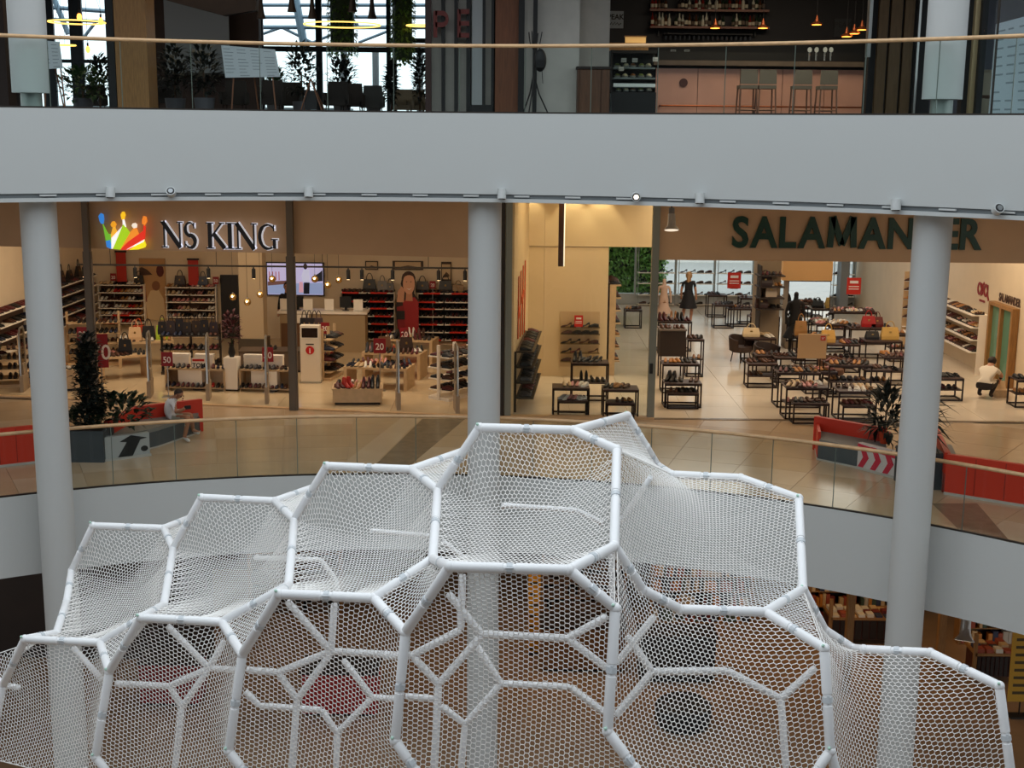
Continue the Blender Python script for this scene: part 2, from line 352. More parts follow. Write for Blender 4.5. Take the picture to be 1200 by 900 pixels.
# ------------------------------------------------------------------ right shop: window wall and what lies outside
YW = 43.3
wn = struct(thing('window_1', None, None, (7.5, YW, 0)))
wmet = mat('window_steel', '#9fa8a8', .4, .5)
for x in (2.3, 4.1, 5.45, 6.75, 8.05, 9.35, 10.6, 11.4): MB().box(x-.035, x+.035, YW-.05, YW+.05, .35, ZUB).build('mullion', wmet, wn, world=True)
xs = (2.3, 4.1, 5.45, 6.75, 8.05, 9.35, 10.6, 11.4)
for a, b in zip(xs, xs[1:]): MB().box(a+.035, b-.035, YW-.008, YW+.008, .35, ZUB).build('glass_pane', g_win, wn, world=True)
MB().box(-.04, 11.45, YW-.15, YW+.12, 0, .36).build('sill', mat('sill_grey', '#b9bcbc', .5), wn, world=True)
struct(MB().box(-.04, 2.3, YW-.1, YW+.1, .36, ZUB).build('wall_right_shop_back', cream_wall))
struct(MB().box(-4, 26, YW+.2, 62, -.3, -.02).build('ground_outside', mat('pavement', '#b7b6b0', .8, noise=.1)))
# ------------------------------------------------------------------ the climbing net sculpture in the atrium
tube_m = mat('white_padding', '#f3f5f8', .42); net_m = mat('white_cord', '#fbfaf8', .7); cap_m = mat('pale_green_cap', '#bfe6d6', .4)
inner_m = tube_m
net = thing('climbing_net_structure', 'white padded tube honeycomb wrapped in white netting, rising in the atrium', 'climbing net', (0, 11, ZG))
N = {}
def nd(**k):
    for n, (x, y, Y) in k.items(): N[n] = W(x, y, Y)
nd(d1=(562,501,11.3), d2=(672,504,11.3), d3=(723,527,11.0), d4=(720,640,9.8), a1=(527,664,9.2), a2=(667,668,9.2), m1=(507,655,10.2), d7=(513,574,11.4),
   c1=(383,546,12.2), c2=(482,550,12.2), b1=(327,696,9.95), b2=(438,701,9.95), m2=(338,686,10.9), c7=(345,609,12.4),
   f1=(236,583,13.4), f2=(322,587,13.4), e1=(165,724,11.1), e2=(260,729,11.1), m3=(192,709,12.0), f7=(203,643,13.5),
   g1=(109,616,14.2), g2=(192,619,14.2), h1=(29,749,12.2), h2=(117,753,12.2), g7=(84,669,14.3), m4=(66,742,12.6),
   a3=(721,713,9.2), a4=(712,857,9.0), a5=(762,925,8.9), a7=(475,741,9.5), a6=(463,868,9.4), a8=(500,922,9.3),
   b7=(284,767,10.3), b6=(268,880,10.2), b8=(303,926,10.1), e7=(128,787,11.4), e6=(112,887,11.3), e8=(145,930,11.2), h7=(4,802,12.6), h6=(-14,890,12.5), h0=(-30,776,12.8),
   k1=(735,487,12.7), n1=(787,556,12.5), n2=(868,560,12.3), n3=(936,584,11.9), n4=(941,690,10.9), n5=(897,717,10.2), n6=(797,714,10.1),
   p3=(966,760,9.7), p4=(973,880,9.5), p5=(938,930,9.4), q1=(1012,761,10.9), q2=(1090,765,10.7), q3=(1171,804,10.2), q4=(1187,925,10.0), q5=(1120,985,9.9), q6=(1000,985,9.6),
   gb=(222,607,14.9), fb=(368,571,14.0), cb=(545,528,12.9), kd=(770,545,13.2), nb=(1000,760,11.2), s1=(753,691,9.95), s2=(757,523,12.8), s3=(966,738,11.05), s4=(78,705,13.6))
# frame edges: straight padded tubes
E1 = '''d1-d2 d2-d3 d3-d4 d4-a2 a1-a2 m1-d7 d7-d1 c1-c2 c2-d7 b2-m1 b1-b2 m2-c7 c7-c1 f1-f2 f2-c7 e2-m2 e1-e2 m3-f7 f7-f1 g1-g2 g2-f7 h2-m3 h1-h2 g7-g1 g7-s4 s4-m4
a2-a3 a3-a4 a4-a5 a1-a7 a7-a6 a6-a8 b2-a7 b1-b7 b7-b6 b6-b8 e2-b7 e1-e7 e7-e6 e6-e8 h2-e7 h1-h7 h7-h6 h0-h7
d2-k1 n1-n2 n2-n3 n3-n4 n4-n5 n5-n6 n5-p3 p3-p4 p4-p5 q1-q2 q2-q3 q3-q4 g2-gb f2-fb c2-cb m1-a1 m2-b1 m3-e1 m4-h1 k1-s2 s2-kd d4-s1 s1-n6 n4-s3 s3-nb n1-kd q1-nb q4-q5 p4-q6'''.split()
def pad_tube(p, q, r=.041, sl=True, par=net):
    p = Vector(p); q = Vector(q); d = q - p; L = d.length; d = d / L; e = min(.03, L*.1)
    m = (p + q) / 2
    if L > .35 and sl:
        t = MB().path([p + d*e*.2, p + d*e, m - d*.05, m - d*.046, m + d*.046, m + d*.05, q - d*e, q - d*e*.2], [r*.8, r, r, r*.86, r*.86, r, r, r*.8], 14).build('padded_tube', tube_m, par, world=True, smooth=True)
        MB().tube(m - d*.022, m + d*.022, r*1.04, n=12).tube(m + Vector((0,-1,.4)).normalized()*r*.9 - d*.03, m + Vector((0,-1,.4)).normalized()*r*.9 + d*.03, r*.28, n=6).build('clamp', mat('clamp_white', '#cfd6dc', .3), t, world=True)
    else:
        t = MB().path([p, p + d*e, q - d*e, q], [r*.8, r, r, r*.8], 12).build('padded_tube', tube_m, par, world=True, smooth=True)
    return t
jb = MB().ball((0, 0, 0), .046, 10, 7)
jo = None
for e in E1:
    a, b = e.split('-'); pad_tube(N[a], N[b])
used = sorted({k for e in E1 for k in e.split('-')})
base = org(net)
for k in used:
    if jo is None: jo = jb.build('node_joint', tube_m, net, smooth=True); jo.location = N[k] - base
    else: inst(jo, 'node_joint', net, N[k] - base)
cap = MB().ball((0, 0, 0), .014, 8, 5).build('end_cap', cap_m, net, smooth=True); cap.location = N['g1'] + Vector((-.02, -.03, .05)) - base
for k in ('d1', 'c1', 'f1', 'e1', 'h1', 'b1', 'k1', 'a3', 'a4', 'b6', 'e6', 'p3', 'p4', 'q3', 'n3', 'n4', 'a6', 'e7'): inst(cap, 'end_cap', net, N[k] + Vector((-.02, -.035, .039)) - base)
# inner frames, seen through the netting
def inner(Y, chains, dz=.25):
    for c in chains:
        pts = [W(x, y, Y + dz*(y-740)/-160) for x, y in c]
        for p, q in zip(pts, pts[1:]): pad_tube(p, q, .034 if dz else .026, False)
        if not dz:
            for p in (pts[0], pts[-1]): pad_tube(p, p + Vector((p.x*.08, 1.1, -.35)), .026, False)
inner(10.5, [[(542,673),(540,738),(483,768),(514,802),(509,900),(508,960)], [(450,769),(483,768)], [(525,695),(564,743),(665,748),(712,722)], [(665,748),(712,784)], [(564,745),(514,802)]])
inner(11.8, [[(559,757),(587,801),(668,805),(708,835)], [(587,801),(545,849),(540,900),(539,960)], [(517,827),(545,849)], [(475,816),(509,819)]])
inner(11.3, [[(392,707),(388,763),(326,788),(348,820),(342,900),(340,960)], [(336,704),(388,763),(470,768)], [(289,785),(326,788)], [(388,765),(348,820)]])
inner(12.6, [[(402,773),(436,817),(463,819)], [(287,810),(304,827),(377,832),(395,859),(394,900),(393,960)], [(436,818),(395,859)]])
inner(12.4, [[(196,733),(245,783),(278,785)], [(263,751),(245,783),(199,804),(213,829),(205,900),(204,950)], [(135,801),(199,804)], [(245,783),(213,829)]])
inner(13.6, [[(85,758),(120,797)], [(5,803),(24,806)], [(100,900),(105,950)]])
inner(10.9, [[(723,777),(767,722)], [(722,839),(764,787),(852,786),(915,819),(921,900),(923,960)], [(915,819),(956,782)], [(764,787),(735,745)]])
inner(11.2, [[(716,650),(718,712)], [(728,610),(762,560)]], 0)
inner(12.4, [[(590,592),(676,598),(705,612)], [(520,635),(545,655)]], 0)
inner(13.0, [[(345,655),(376,656),(394,680),(397,700)], [(436,622),(505,628)], [(300,654),(337,654)]], 0)
# legs down to the ground floor
for k in ('a5', 'a8', 'b8', 'e8', 'h6', 'p5', 'q5', 'q6'):
    q = N[k].copy(); q.z = ZG; q.y += .2; pad_tube(N[k], q)
for x, y, Y in ((508,960,10.2), (340,960,11.0), (923,960,10.6), (204,950,12.1), (105,950,13.3), (393,960,12.3)):
    p = W(x, y, Y); q = p.copy(); q.z = ZG; pad_tube(p, q)

def netting(poly, sag, mesh=.037, r=.0042, shift=0.0, name='net_panel'):
    """real cord netting stretched over a ring of 3D points, brick-like mesh, pulled inwards by sag"""
    B = []
    n = len(poly)
    for i in range(n):
        a, b = Vector(poly[i]), Vector(poly[(i+1) % n]); m = max(2, int((b-a).length / .12))
        for k in range(m): B.append(a + (b-a) * (k/m))
    B = np.array([list(p) for p in B]); c = B.mean(0)
    # Newell normal, towards the camera
    nx = np.zeros(3)
    for i in range(len(B)): nx += np.cross(B[i]-c, B[(i+1) % len(B)]-c)
    nx /= np.linalg.norm(nx)
    if np.dot(nx, np.array([0, 0, ZC]) - c) < 0: nx = -nx
    u = np.cross([0, 0, 1], nx); u /= np.linalg.norm(u); v = np.cross(nx, u)
    b2 = np.stack([(B-c) @ u, (B-c) @ v], 1); hb = (B-c) @ nx
    cen = b2.mean(0); b2 = cen + (b2-cen)*.985
    lo, hi = b2.min(0), b2.max(0); nu = int((hi[0]-lo[0])/mesh)+2; nv = int((hi[1]-lo[1])/(mesh*.5))+2
    gi, gj = np.meshgrid(np.arange(nu), np.arange(nv), indexing='ij')
    # hexagonal / brick lattice: alternate columns joined
    U = lo[0] + (gi + .11*np.where((gi+gj) % 2 == 1, 1, -1))*mesh; V = lo[1] + gj*mesh*.5 + shift
    PT = np.stack([U.ravel(), V.ravel()], 1)
    # inside test
    x, y = PT[:, 0], PT[:, 1]; ins = np.zeros(len(PT), bool); j = len(b2)-1
    for i in range(len(b2)):
        xi, yi = b2[i]; xj, yj = b2[j]
        cr = ((yi > y) != (yj > y)) & (x < (xj-xi)*(y-yi)/((yj-yi) if abs(yj-yi) > 1e-12 else 1e-12)+xi); ins ^= cr; j = i
    idx = -np.ones(len(PT), int); idx[ins] = np.arange(ins.sum()); Q = PT[ins]
    if len(Q) < 4: return
    # mean value coordinates for the height, distance to the rim for the sag
    dv = b2[None] - Q[:, None]; dist = np.linalg.norm(dv, axis=2)+1e-9
    dn = np.roll(dv, -1, 1); ddn = np.roll(dist, -1, 1)
    cr = dv[..., 0]*dn[..., 1]-dv[..., 1]*dn[..., 0]; dt = (dv*dn).sum(2)
    tn = (dist*ddn-dt)/np.where(np.abs(cr) < 1e-9, 1e-9, cr); w = (np.roll(tn, 1, 1)+tn)/dist
    sw = w.sum(1); w = w/sw[:, None]; h = w @ hb; h = np.clip(h, hb.min(), hb.max())
    md = dist.min(1); mx = md.max(); s = np.clip(md/mx, 0, 1); h = h - sag*(1-(1-s)**2)
    P3 = c + Q[:, :1]*u + Q[:, 1:]*v + h[:, None]*nx
    gid = np.arange(nu*nv).reshape(nu, nv)
    e = [np.stack([gid[:, :-1].ravel(), gid[:, 1:].ravel()], 1)]
    A, Bb = gid[:-1], gid[1:]; msk = ((gi[:-1]+gj[:-1]) % 2 == 1)
    e.append(np.stack([A[msk], Bb[msk]], 1)); e = np.concatenate(e); e = idx[e]; e = e[(e >= 0).all(1)]
    cords(P3, e, r, name)
    # rope along the rim
    R = c + (cen + (b2-cen)*.985)[:, :1]*u + (cen + (b2-cen)*.985)[:, 1:]*v + hb[:, None]*nx
    m = len(R); cords(R, np.stack([np.arange(m), (np.arange(m)+1) % m], 1), r*1.5, 'rim_rope')
def cords(P, e, r, name):
    a = P[e[:, 0]]; b = P[e[:, 1]]; d = b-a; l = np.linalg.norm(d, axis=1, keepdims=True); ok = l[:, 0] > 1e-6; a, b, d, l = a[ok], b[ok], d[ok], l[ok]; d = d/l
    h = np.where(np.abs(d[:, 2:]) < .9, np.array([[0, 0, 1.]]), np.array([[1., 0, 0]])); s = np.cross(d, h); s /= np.linalg.norm(s, axis=1, keepdims=True); t = np.cross(d, s)
    vs = []
    for pt in (a, b):
        for k in range(3):
            an = 2*math.pi*k/3 + .5; vs.append(pt + (s*math.cos(an) + t*math.sin(an))*r)
    n = len(a); V = np.stack(vs, 1).reshape(-1, 3) - np.array(base); o = (np.arange(n)*6)[:, None]
    Fq = np.stack([np.concatenate([o+k, o+(k+1) % 3, o+3+(k+1) % 3, o+3+k], 1) for k in range(3)], 1).reshape(-1, 4)
    me = bpy.data.meshes.new(name); me.vertices.add(len(V)); me.vertices.foreach_set('co', V.ravel().astype(np.float32))
    me.loops.add(Fq.size); me.loops.foreach_set('vertex_index', Fq.ravel().astype(np.int32)); me.polygons.add(len(Fq))
    me.polygons.foreach_set('loop_start', np.arange(0, Fq.size, 4).astype(np.int32)); me.polygons.foreach_set('use_smooth', np.ones(len(Fq), bool))
    me.update(calc_edges=True); me.materials.append(net_m)
    ob = bpy.data.objects.new(name, me); col.objects.link(ob); ob.parent = net
    if name == 'net_panel': ob['kind'] = 'stuff'
def ring(s): return [N[k] for k in s.split()]
netting(ring('d1 d2 d3 d4 a2 a1 m1 d7'), .28)
netting(ring('c1 c2 d7 m1 b2 b1 m2 c7'), .28)
netting(ring('f1 f2 c7 m2 e2 e1 m3 f7'), .28)
netting(ring('g1 g2 f7 m3 h2 h1 m4 s4 g7'), .25)
netting(ring('a1 a2 a3 a4 a5 a8 a6 a7'), .12, .039)
netting(ring('b1 b2 a7 a6 a8 b8 b6 b7'), .12, .039)
netting(ring('e1 e2 b7 b6 b8 e8 e6 e7'), .12, .039)
netting(ring('h1 h2 e7 e6 e8 h6 h7'), .1, .039)
netting(ring('n1 n2 n3 n4 n5 n6 s1 d4 d3'), .15)
netting(ring('d2 k1 s2 kd n1 d3'), .06)
netting(ring('n6 n5 p3 p4 p5 a5 a4 a3 d4 s1'), .16, .039)
netting(ring('a2 d4 a3'), .02)
netting(ring('n4 s3 nb q1 q2 q3 q4 q5 q6 p4 p3'), .14, .039)
netting(ring('n5 n4 p3'), .02)
netting(ring('b2 m1 a1 a7'), .04); netting(ring('e2 m2 b1 b7'), .04); netting(ring('h2 m3 e1 e7'), .04)
netting(ring('c2 cb d7'), .02); netting(ring('f2 fb c7'), .02); netting(ring('g2 gb f7'), .02); netting(ring('h0 m4 h1 h7'), .02)
# ------------------------------------------------------------------ fixtures shared by the shoe shops
SHOES = []          # (position, heading, kind, colour, context)
SC = {'black': '#141416', 'brown': '#4a2a1c', 'tan': '#a8743f', 'white': '#e2ddd3', 'red': '#b8261c', 'dark grey': '#3a3a3e', 'burgundy': '#571d22', 'beige': '#cbb08a', 'navy': '#1d2740', 'pink': '#c98a86'}
def shoe_mesh(kind, colour):
    up = mat('shoe_' + colour.replace(' ', '_'), SC[colour], .45); so = mat('shoe_sole_dark', '#1a1614', .6) if colour not in ('white',) else mat('shoe_sole_white', '#efece6', .6)
    mb = MB()
    def loft(secs, mi):      # (y, halfwidth, z0, z1)
        vs = []; n = len(secs)
        for y, w, z0, z1 in secs: vs += [(-w, y, z0), (w, y, z0), (w*.8, y, z0+(z1-z0)*.7), (w*.35, y, z1), (-w*.35, y, z1), (-w*.8, y, z0+(z1-z0)*.7)]
        fs = [(6*i+k, 6*i+(k+1) % 6, 6*i+6+(k+1) % 6, 6*i+6+k) for i in range(n-1) for k in range(6)] + [(5, 4, 3, 2, 1, 0), tuple(range(6*n-6, 6*n))]
        mb.add(vs, fs, mi)
    if kind == 'pump':
        loft([(-.13, .012, .0, .075), (-.115, .014, .0, .075)], 1)
        loft([(-.135, .03, .07, .13), (-.09, .032, .072, .12), (-.02, .034, .035, .06), (.06, .042, .005, .05), (.12, .03, .0, .035), (.145, .01, .0, .02)], 0)
    elif kind == 'sandal':
        loft([(-.13, .035, 0, .03), (0, .036, 0, .022), (.08, .044, 0, .02), (.135, .03, 0, .018)], 1)
        loft([(.03, .043, .02, .065), (.08, .045, .02, .055)], 0); loft([(-.13, .034, .03, .075), (-.1, .035, .03, .08)], 0); loft([(-.02, .037, .02, .085), (.0, .038, .02, .085)], 0)
    elif kind == 'boot':
        loft([(-.14, .036, 0, .03), (0, .036, 0, .022), (.08, .047, 0, .022), (.145, .03, 0, .02)], 1)
        loft([(-.14, .04, .02, .24), (-.1, .045, .02, .26), (-.03, .044, .02, .25), (.0, .042, .02, .14), (.07, .047, .02, .085), (.13, .036, .02, .06), (.15, .015, .02, .035)], 0)
    else:
        loft([(-.14, .034, 0, .026), (-.05, .034, 0, .022), (.07, .047, 0, .022), (.13, .036, 0, .022), (.15, .012, 0, .02)], 1)
        loft([(-.138, .034, .02, .085), (-.1, .04, .02, .095), (-.03, .038, .02, .1), (.02, .042, .02, .085), (.08, .047, .02, .062), (.125, .036, .02, .05), (.146, .012, .02, .03)], 0)
    me = mb.mesh('shoe'); me.materials.append(up); me.materials.append(so); me.polygons.foreach_set('material_index', mb.mi)
    return me, mb
KW = {'low': 'closed low shoe', 'pump': 'high-heeled pump', 'sandal': 'open strap sandal', 'boot': 'ankle boot'}
def row(p, q, n, head, ctx, cols, kinds=('low',), miss=.05, pair=True, jit=.15):
    """n pairs between two points"""
    p = Vector(p); q = Vector(q)
    for i in range(n):
        if rnd.random() < miss: continue
        c = p + (q-p) * ((i + .5) / n); k = rnd.choice(kinds); cl = rnd.choice(cols); h = head + rnd.uniform(-jit, jit)
        s = Vector((math.cos(h), math.sin(h), 0)) * .055
        if pair: SHOES.append((c - s, h, k, cl, ctx)); SHOES.append((c + s, h, k, cl, ctx))
        else: SHOES.append((c, h, k, cl, ctx))
def loc2w(o, v): return Matrix.Translation(o.location) @ Matrix.Rotation(o.rotation_euler.z, 4, 'Z') @ Vector(v)

shelf_white = mat('shelf_white', '#fbf1e2', .45); shelf_back = mat('shelf_back', '#5a4437', .7); shelf_red = mat('red_lit_edge', '#d8301f', .4)
def wall_shelf(name, label, loc, rz, w, zs, d, ctx, cols, npair, kinds=('low',), back=True, bays=1, bm=None, sm=None, group=None, red=0, side=True, sdep=.6):
    t = thing(name, label, 'shoe shelf', loc, rz, group); sm = sm or shelf_white
    if back: MB().box(-w/2, w/2, -.03, 0, zs[0]-.1, zs[-1]+.05).build('back_panel', bm or shelf_back, t)
    for b in range(bays):
        x0 = -w/2 + b*w/bays + .02; x1 = x0 + w/bays - .04
        for z in zs:
            s = MB().box(x0, x1, -d, -.03, z-.025, z).build('shelf_board', sm, t)
            if red and rnd.random() < red:
                a = rnd.uniform(x0, x1-.5); MB().box(a, a+.45, -d-.012, -d+.1, z-.028, z+.012).build('red_shelf_talker', shelf_red, s)
            row(loc2w(t, (x0+.05, -d/2-.02, z)), loc2w(t, (x1-.05, -d/2-.02, z)), npair, rz + math.pi, ctx, cols, kinds)
    if side:
        for x in (-w/2, w/2-.02): MB().box(x, x+.02, -d*sdep, 0, 0, zs[-1]).build('side_panel', sm, t)
    return t
def rack(label, loc, rz, w, d, zs, ctx, cols, npair, kinds=('low',), m=None, group=None, bays=2):
    t = thing('shoe_rack', label, 'shoe rack', loc, rz, group); m = m or shelf_white
    for b in range(bays + 1):
        x = -w/2 + b*w/bays; MB().box(x-.025, x+.025, -.03, .03, 0, zs[-1]+.25).build('upright', m, t)
    MB().box(-w/2, w/2, -d, d, 0, .07).build('base', m, t)
    for z in zs:
        MB().box(-w/2, w/2, -d, -.03, z-.02, z).build('shelf_board', m, t); MB().box(-w/2, w/2, .03, d, z-.02, z).build('shelf_board', m, t)
        for y in (-d/2-.02, d/2+.02): row(loc2w(t, (-w/2, y, z)), loc2w(t, (w/2, y, z)), npair, rz + (math.pi if y < 0 else 0), ctx, cols, kinds)
    return t
_tab = {}
def frame_table(label, loc, rz, w, d, h, ctx=None, cols=(), npair=0, kinds=('low',), shelf=False, group='black metal frame display tables', m=None, top=None, bar=.03):
    key = (w, d, h, shelf, id(m), id(top))
    m = m or black_metal; top = top or mat('dark_table_top', '#3a2620', .5)
    if key in _tab:
        t = copy_tree(_tab[key]); t.location = loc; t.rotation_euler = (0, 0, rz); t['label'] = label; t['group'] = group
    else:
        t = thing('display_table', label, 'table', loc, rz, group); b = bar
        MB().box(-w/2, w/2, -d/2, d/2, h-.025, h).build('table_top', top, t)
        for sx in (-1, 1):
            for sy in (-1, 1): x = sx*(w/2-b/2); y = sy*(d/2-b/2); MB().box(x-b/2, x+b/2, y-b/2, y+b/2, 0, h-.025).build('leg', m, t)
            MB().box(sx*(w/2-b/2)-b/2, sx*(w/2-b/2)+b/2, -d/2, d/2, .0, b).build('floor_bar', m, t)
        for sy in (-1, 1): y = sy*(d/2-b/2); MB().box(-w/2, w/2, y-b/2, y+b/2, h-.055, h-.025).build('top_rail', m, t); MB().box(-w/2, w/2, y-b/2, y+b/2, .0, b).build('floor_bar', m, t)
        if shelf: MB().box(-w/2+.02, w/2-.02, -d/2+.02, d/2-.02, h*.45, h*.45+.02).build('lower_shelf', top, t)
        _tab[key] = t
    if npair:
        for y in ((-.13, .13) if d > .5 else (0,)): row(loc2w(t, (-w/2+.06, y, h)), loc2w(t, (w/2-.06, y, h)), npair, rz + math.pi + rnd.uniform(-.5, .5), ctx, cols, kinds, .08, True, .4)
        if shelf: row(loc2w(t, (-w/2+.1, 0, h*.45+.02)), loc2w(t, (w/2-.1, 0, h*.45+.02)), npair, rz + math.pi, ctx, cols, kinds, .2)
    return t
def bag(label, loc, rz, w, h, d, color, group=None, handle=True, name='handbag'):
    t = thing(name, label, 'bag', loc, rz, group); m = mat('leather_' + color, '#' + color, .4)
    MB().add([(-w/2,-d/2,0),(w/2,-d/2,0),(w/2,d/2,0),(-w/2,d/2,0),(-w*.52,-d*.5,h*.3),(w*.52,-d*.5,h*.3),(w*.52,d*.5,h*.3),(-w*.52,d*.5,h*.3),(-w*.44,-d*.18,h),(w*.44,-d*.18,h),(w*.44,d*.18,h),(-w*.44,d*.18,h)],
             [(3,2,1,0),(0,1,5,4),(1,2,6,5),(2,3,7,6),(3,0,4,7),(4,5,9,8),(5,6,10,9),(6,7,11,10),(7,4,8,11),(8,9,10,11)]).build('bag_body', m, t)
    if handle: MB().path([(w*.25*math.cos(a)*1.0, 0, h*.95 + h*.55*math.sin(a)) for a in np.linspace(math.pi, 0, 9)], .011, 6).build('handle', m, t)
    MB().box(-w*.07, w*.07, -d*.42, -d*.3, h*.55, h*.7).build('clasp', mat('brass', '#b9985a', .3, .9), t)
    return t
def sale_sign(label, c, w, h, txt, color='#8e1622', yaw=0, top=None, stand=True, group=None):
    """red price-cut placard on a thin stand; c = bottom centre of the placard"""
    t = thing('sale_sign', label, 'sign', (c[0], c[1], 0), yaw, group); z = c[2]
    MB().box(-w/2, w/2, -.008, .008, z, z+h).build('placard', mat('sign_' + color[1:], color, .5), t)
    if top: xf(text_mb(top, h*.14, .003, 0, 'CENTER'), (0, -.012, z+h*.8), X3, Z3, NY).build('small_lettering', mat('sign_text', '#f0e6e0', .5), t, fixn=False)
    mb = text_mb(txt, h*.62, .003, .006*h, 'CENTER'); xf(mb, (0, -.012, z+h*.25), X3*.92, Z3, NY).build('lettering', mat('sign_text', '#f0e6e0', .5), t, fixn=False)
    if stand: MB().box(-.012, .012, .008, .03, 0, z+h*.5).box(-.12, .12, -.1, .1, 0, .012).build('stand', chrome, t)
    return t
def leaf(mb, p, d, up, L, w, bend=.25, mi=0):
    d = d.normalized(); s = d.cross(up)
    if s.length < 1e-4: s = Vector((1, 0, 0))
    s.normalize(); n = s.cross(d); m = p + d*L*.5 + n*L*.06; e = p + d*L - n*L*bend
    mb.add([p, m + s*w, e, m - s*w, m - n*w*.25], [(0, 1, 4), (1, 2, 4), (2, 3, 4), (3, 0, 4)], mi)
def foliage(c, r, n, L, w, mb=None, up=.5, core=.35):
    mb = mb or MB(); c = Vector(c)
    for _ in range(n):
        while True:
            v = Vector((rnd.uniform(-1, 1), rnd.uniform(-1, 1), rnd.uniform(-1, 1)))
            if core < v.length <= 1: break
        p = c + Vector((v.x*r[0], v.y*r[1], v.z*r[2])); d = Vector((v.x + rnd.uniform(-.5, .5), v.y + rnd.uniform(-.5, .5), v.z*.6 + up + rnd.uniform(-.5, .5)))
        leaf(mb, p, d, Z3, L*rnd.uniform(.7, 1.2), w*rnd.uniform(.8, 1.2))
    return mb
leaf_dark = mat('leaf_dark_green', '#1c3320', .45, noise=.4, nscale=9); leaf_mid = mat('leaf_green', '#35592c', .45, noise=.4, nscale=9); leaf_black = mat('leaf_very_dark', '#14201a', .5, noise=.3, nscale=9)
bark = mat('bark', '#4a3626', .8)

def person(name, label, joints, bones, looks, loc, rz, mats, hair=None, head=None, extra=None):
    """one continuous skinned figure: joints {name:(x,y,z,r)}, bones pairs, looks = function(face centre)->material index"""
    t = thing(name, label, 'person', loc, rz)
    keys = list(joints); me = bpy.data.meshes.new('figure'); me.from_pydata([joints[k][:3] for k in keys], [(keys.index(a), keys.index(b)) for a, b in bones], [])
    o = bpy.data.objects.new('figure', me); col.objects.link(o); o.modifiers.new('s', 'SKIN'); sd = o.modifiers.new('d', 'SUBSURF'); sd.levels = 2; sd.render_levels = 2
    for i, k in enumerate(keys):
        sv = me.skin_vertices[0].data[i]; r = joints[k][3]; sv.radius = r if isinstance(r, tuple) else (r, r); sv.use_root = (i == 0)
    m2 = bpy.data.meshes.new_from_object(o.evaluated_get(bpy.context.evaluated_depsgraph_get())); bpy.data.objects.remove(o)
    m2.materials.clear()
    for m in mats: m2.materials.append(m)
    m2.polygons.foreach_set('material_index', [looks(p.center) for p in m2.polygons]); m2.polygons.foreach_set('use_smooth', [True]*len(m2.polygons)); m2.update()
    b = bpy.data.objects.new('body', m2); col.objects.link(b); b.parent = t
    if head:
        h = Vector(head); f = Vector(extra or (0, -1, 0)); f.normalize(); s = Vector((-f.y, f.x, 0)).normalized()
        sk = mats[0]
        MB().ball(h + f*.098 - Z3*.01, .018, 6, 5).build('nose', sk, b, smooth=True)
        for q in (-1, 1):
            MB().ball(h + f*.085 + s*.033*q + Z3*.02, .013, 6, 4).build('eye', mat('eye_dark', '#20140f', .3), b, smooth=True); MB().ball(h + s*.083*q, (.018, .022, .03), 6, 5).build('ear', sk, b, smooth=True)
        MB().ball(h + f*.088 - Z3*.05, (.024, .012, .008), 6, 4).build('mouth', mat('lip', '#9a4f45', .5), b, smooth=True)
    if hair: hair(t)
    return t
skin = mat('skin', '#b98568', .55)
# ------------------------------------------------------------------ left shop: crown sign, name, interior
sg = thing('crown_sign', 'multicoloured striped crown logo on the beige shop bulkhead', 'sign', along(147) + Vector((0, 0, 3.4)))
o = W(118, 292, along(118).y - .12); u = (nsn * ((W(176, 292, along(176).y).x - o.x) / nsn.x)); h = u.length * .76; v = Z3 * h
def cp(name, pts, color, off=.03):
    MB().prism(pts, o + nsf*off, u, v, -nsf*.03).build(name, mat('crown_' + color[1:], color, .4, emit=color, estr=.8), sg, world=True)  # stripes glow in their own colour, added to make the crown brighter
cp('crown_point', [(.02,.72),(.0,.85),(.05,.93),(.1,.9),(.11,.78),(.09,.66),(.05,.66)], '#2f7fd6'); cp('crown_point', [(.28,.72),(.24,.64),(.27,.58),(.33,.58),(.36,.65),(.32,.73)], '#f0a421')
cp('crown_point', [(.5,.98),(.46,.9),(.48,.78),(.53,.78),(.56,.9),(.54,.98)], '#ffc81f'); cp('crown_point', [(.7,.68),(.68,.62),(.72,.56),(.78,.58),(.79,.66),(.75,.7)], '#f5ead8'); cp('crown_point', [(.93,.88),(.9,.78),(.9,.68),(.95,.64),(1.0,.74),(.99,.86)], '#f0862a')
cp('crown_stripe', [(.08,.66),(.18,.4),(.24,.4),(.23,.18),(.13,.2)], '#6cb52d'); cp('crown_stripe', [(.23,.25),(.13,.22),(.14,.07),(.22,.02)], '#2f7fd6', .032)
cp('crown_stripe', [(.24,.38),(.29,.58),(.33,.58),(.37,.42),(.25,.2)], '#f2b233'); cp('crown_stripe', [(.24,.02),(.25,.3),(.5,.62),(.5,.78),(.53,.78),(.56,.6),(.3,.02)], '#ffffff', .034)
cp('crown_stripe', [(.27,.02),(.51,.66),(.56,.58),(.64,.44),(.42,.0)], '#a8d31c', .036); cp('crown_stripe', [(.4,.01),(.62,.42),(.72,.56),(.78,.56),(.82,.4),(.9,.46)], '#f0902a', .034)
cp('crown_stripe', [(.42,.0),(.6,.22),(.92,.5),(.93,.64),(.97,.62),(.94,.3),(.6,.0)], '#e0301c', .038); cp('crown_stripe', [(.6,.0),(.93,.26),(.96,.14),(.94,.08),(.8,.02)], '#f4e71e', .036); cp('crown_stripe', [(.55,.0),(.92,.22),(.93,.28),(.58,.03)], '#ffffff', .04)
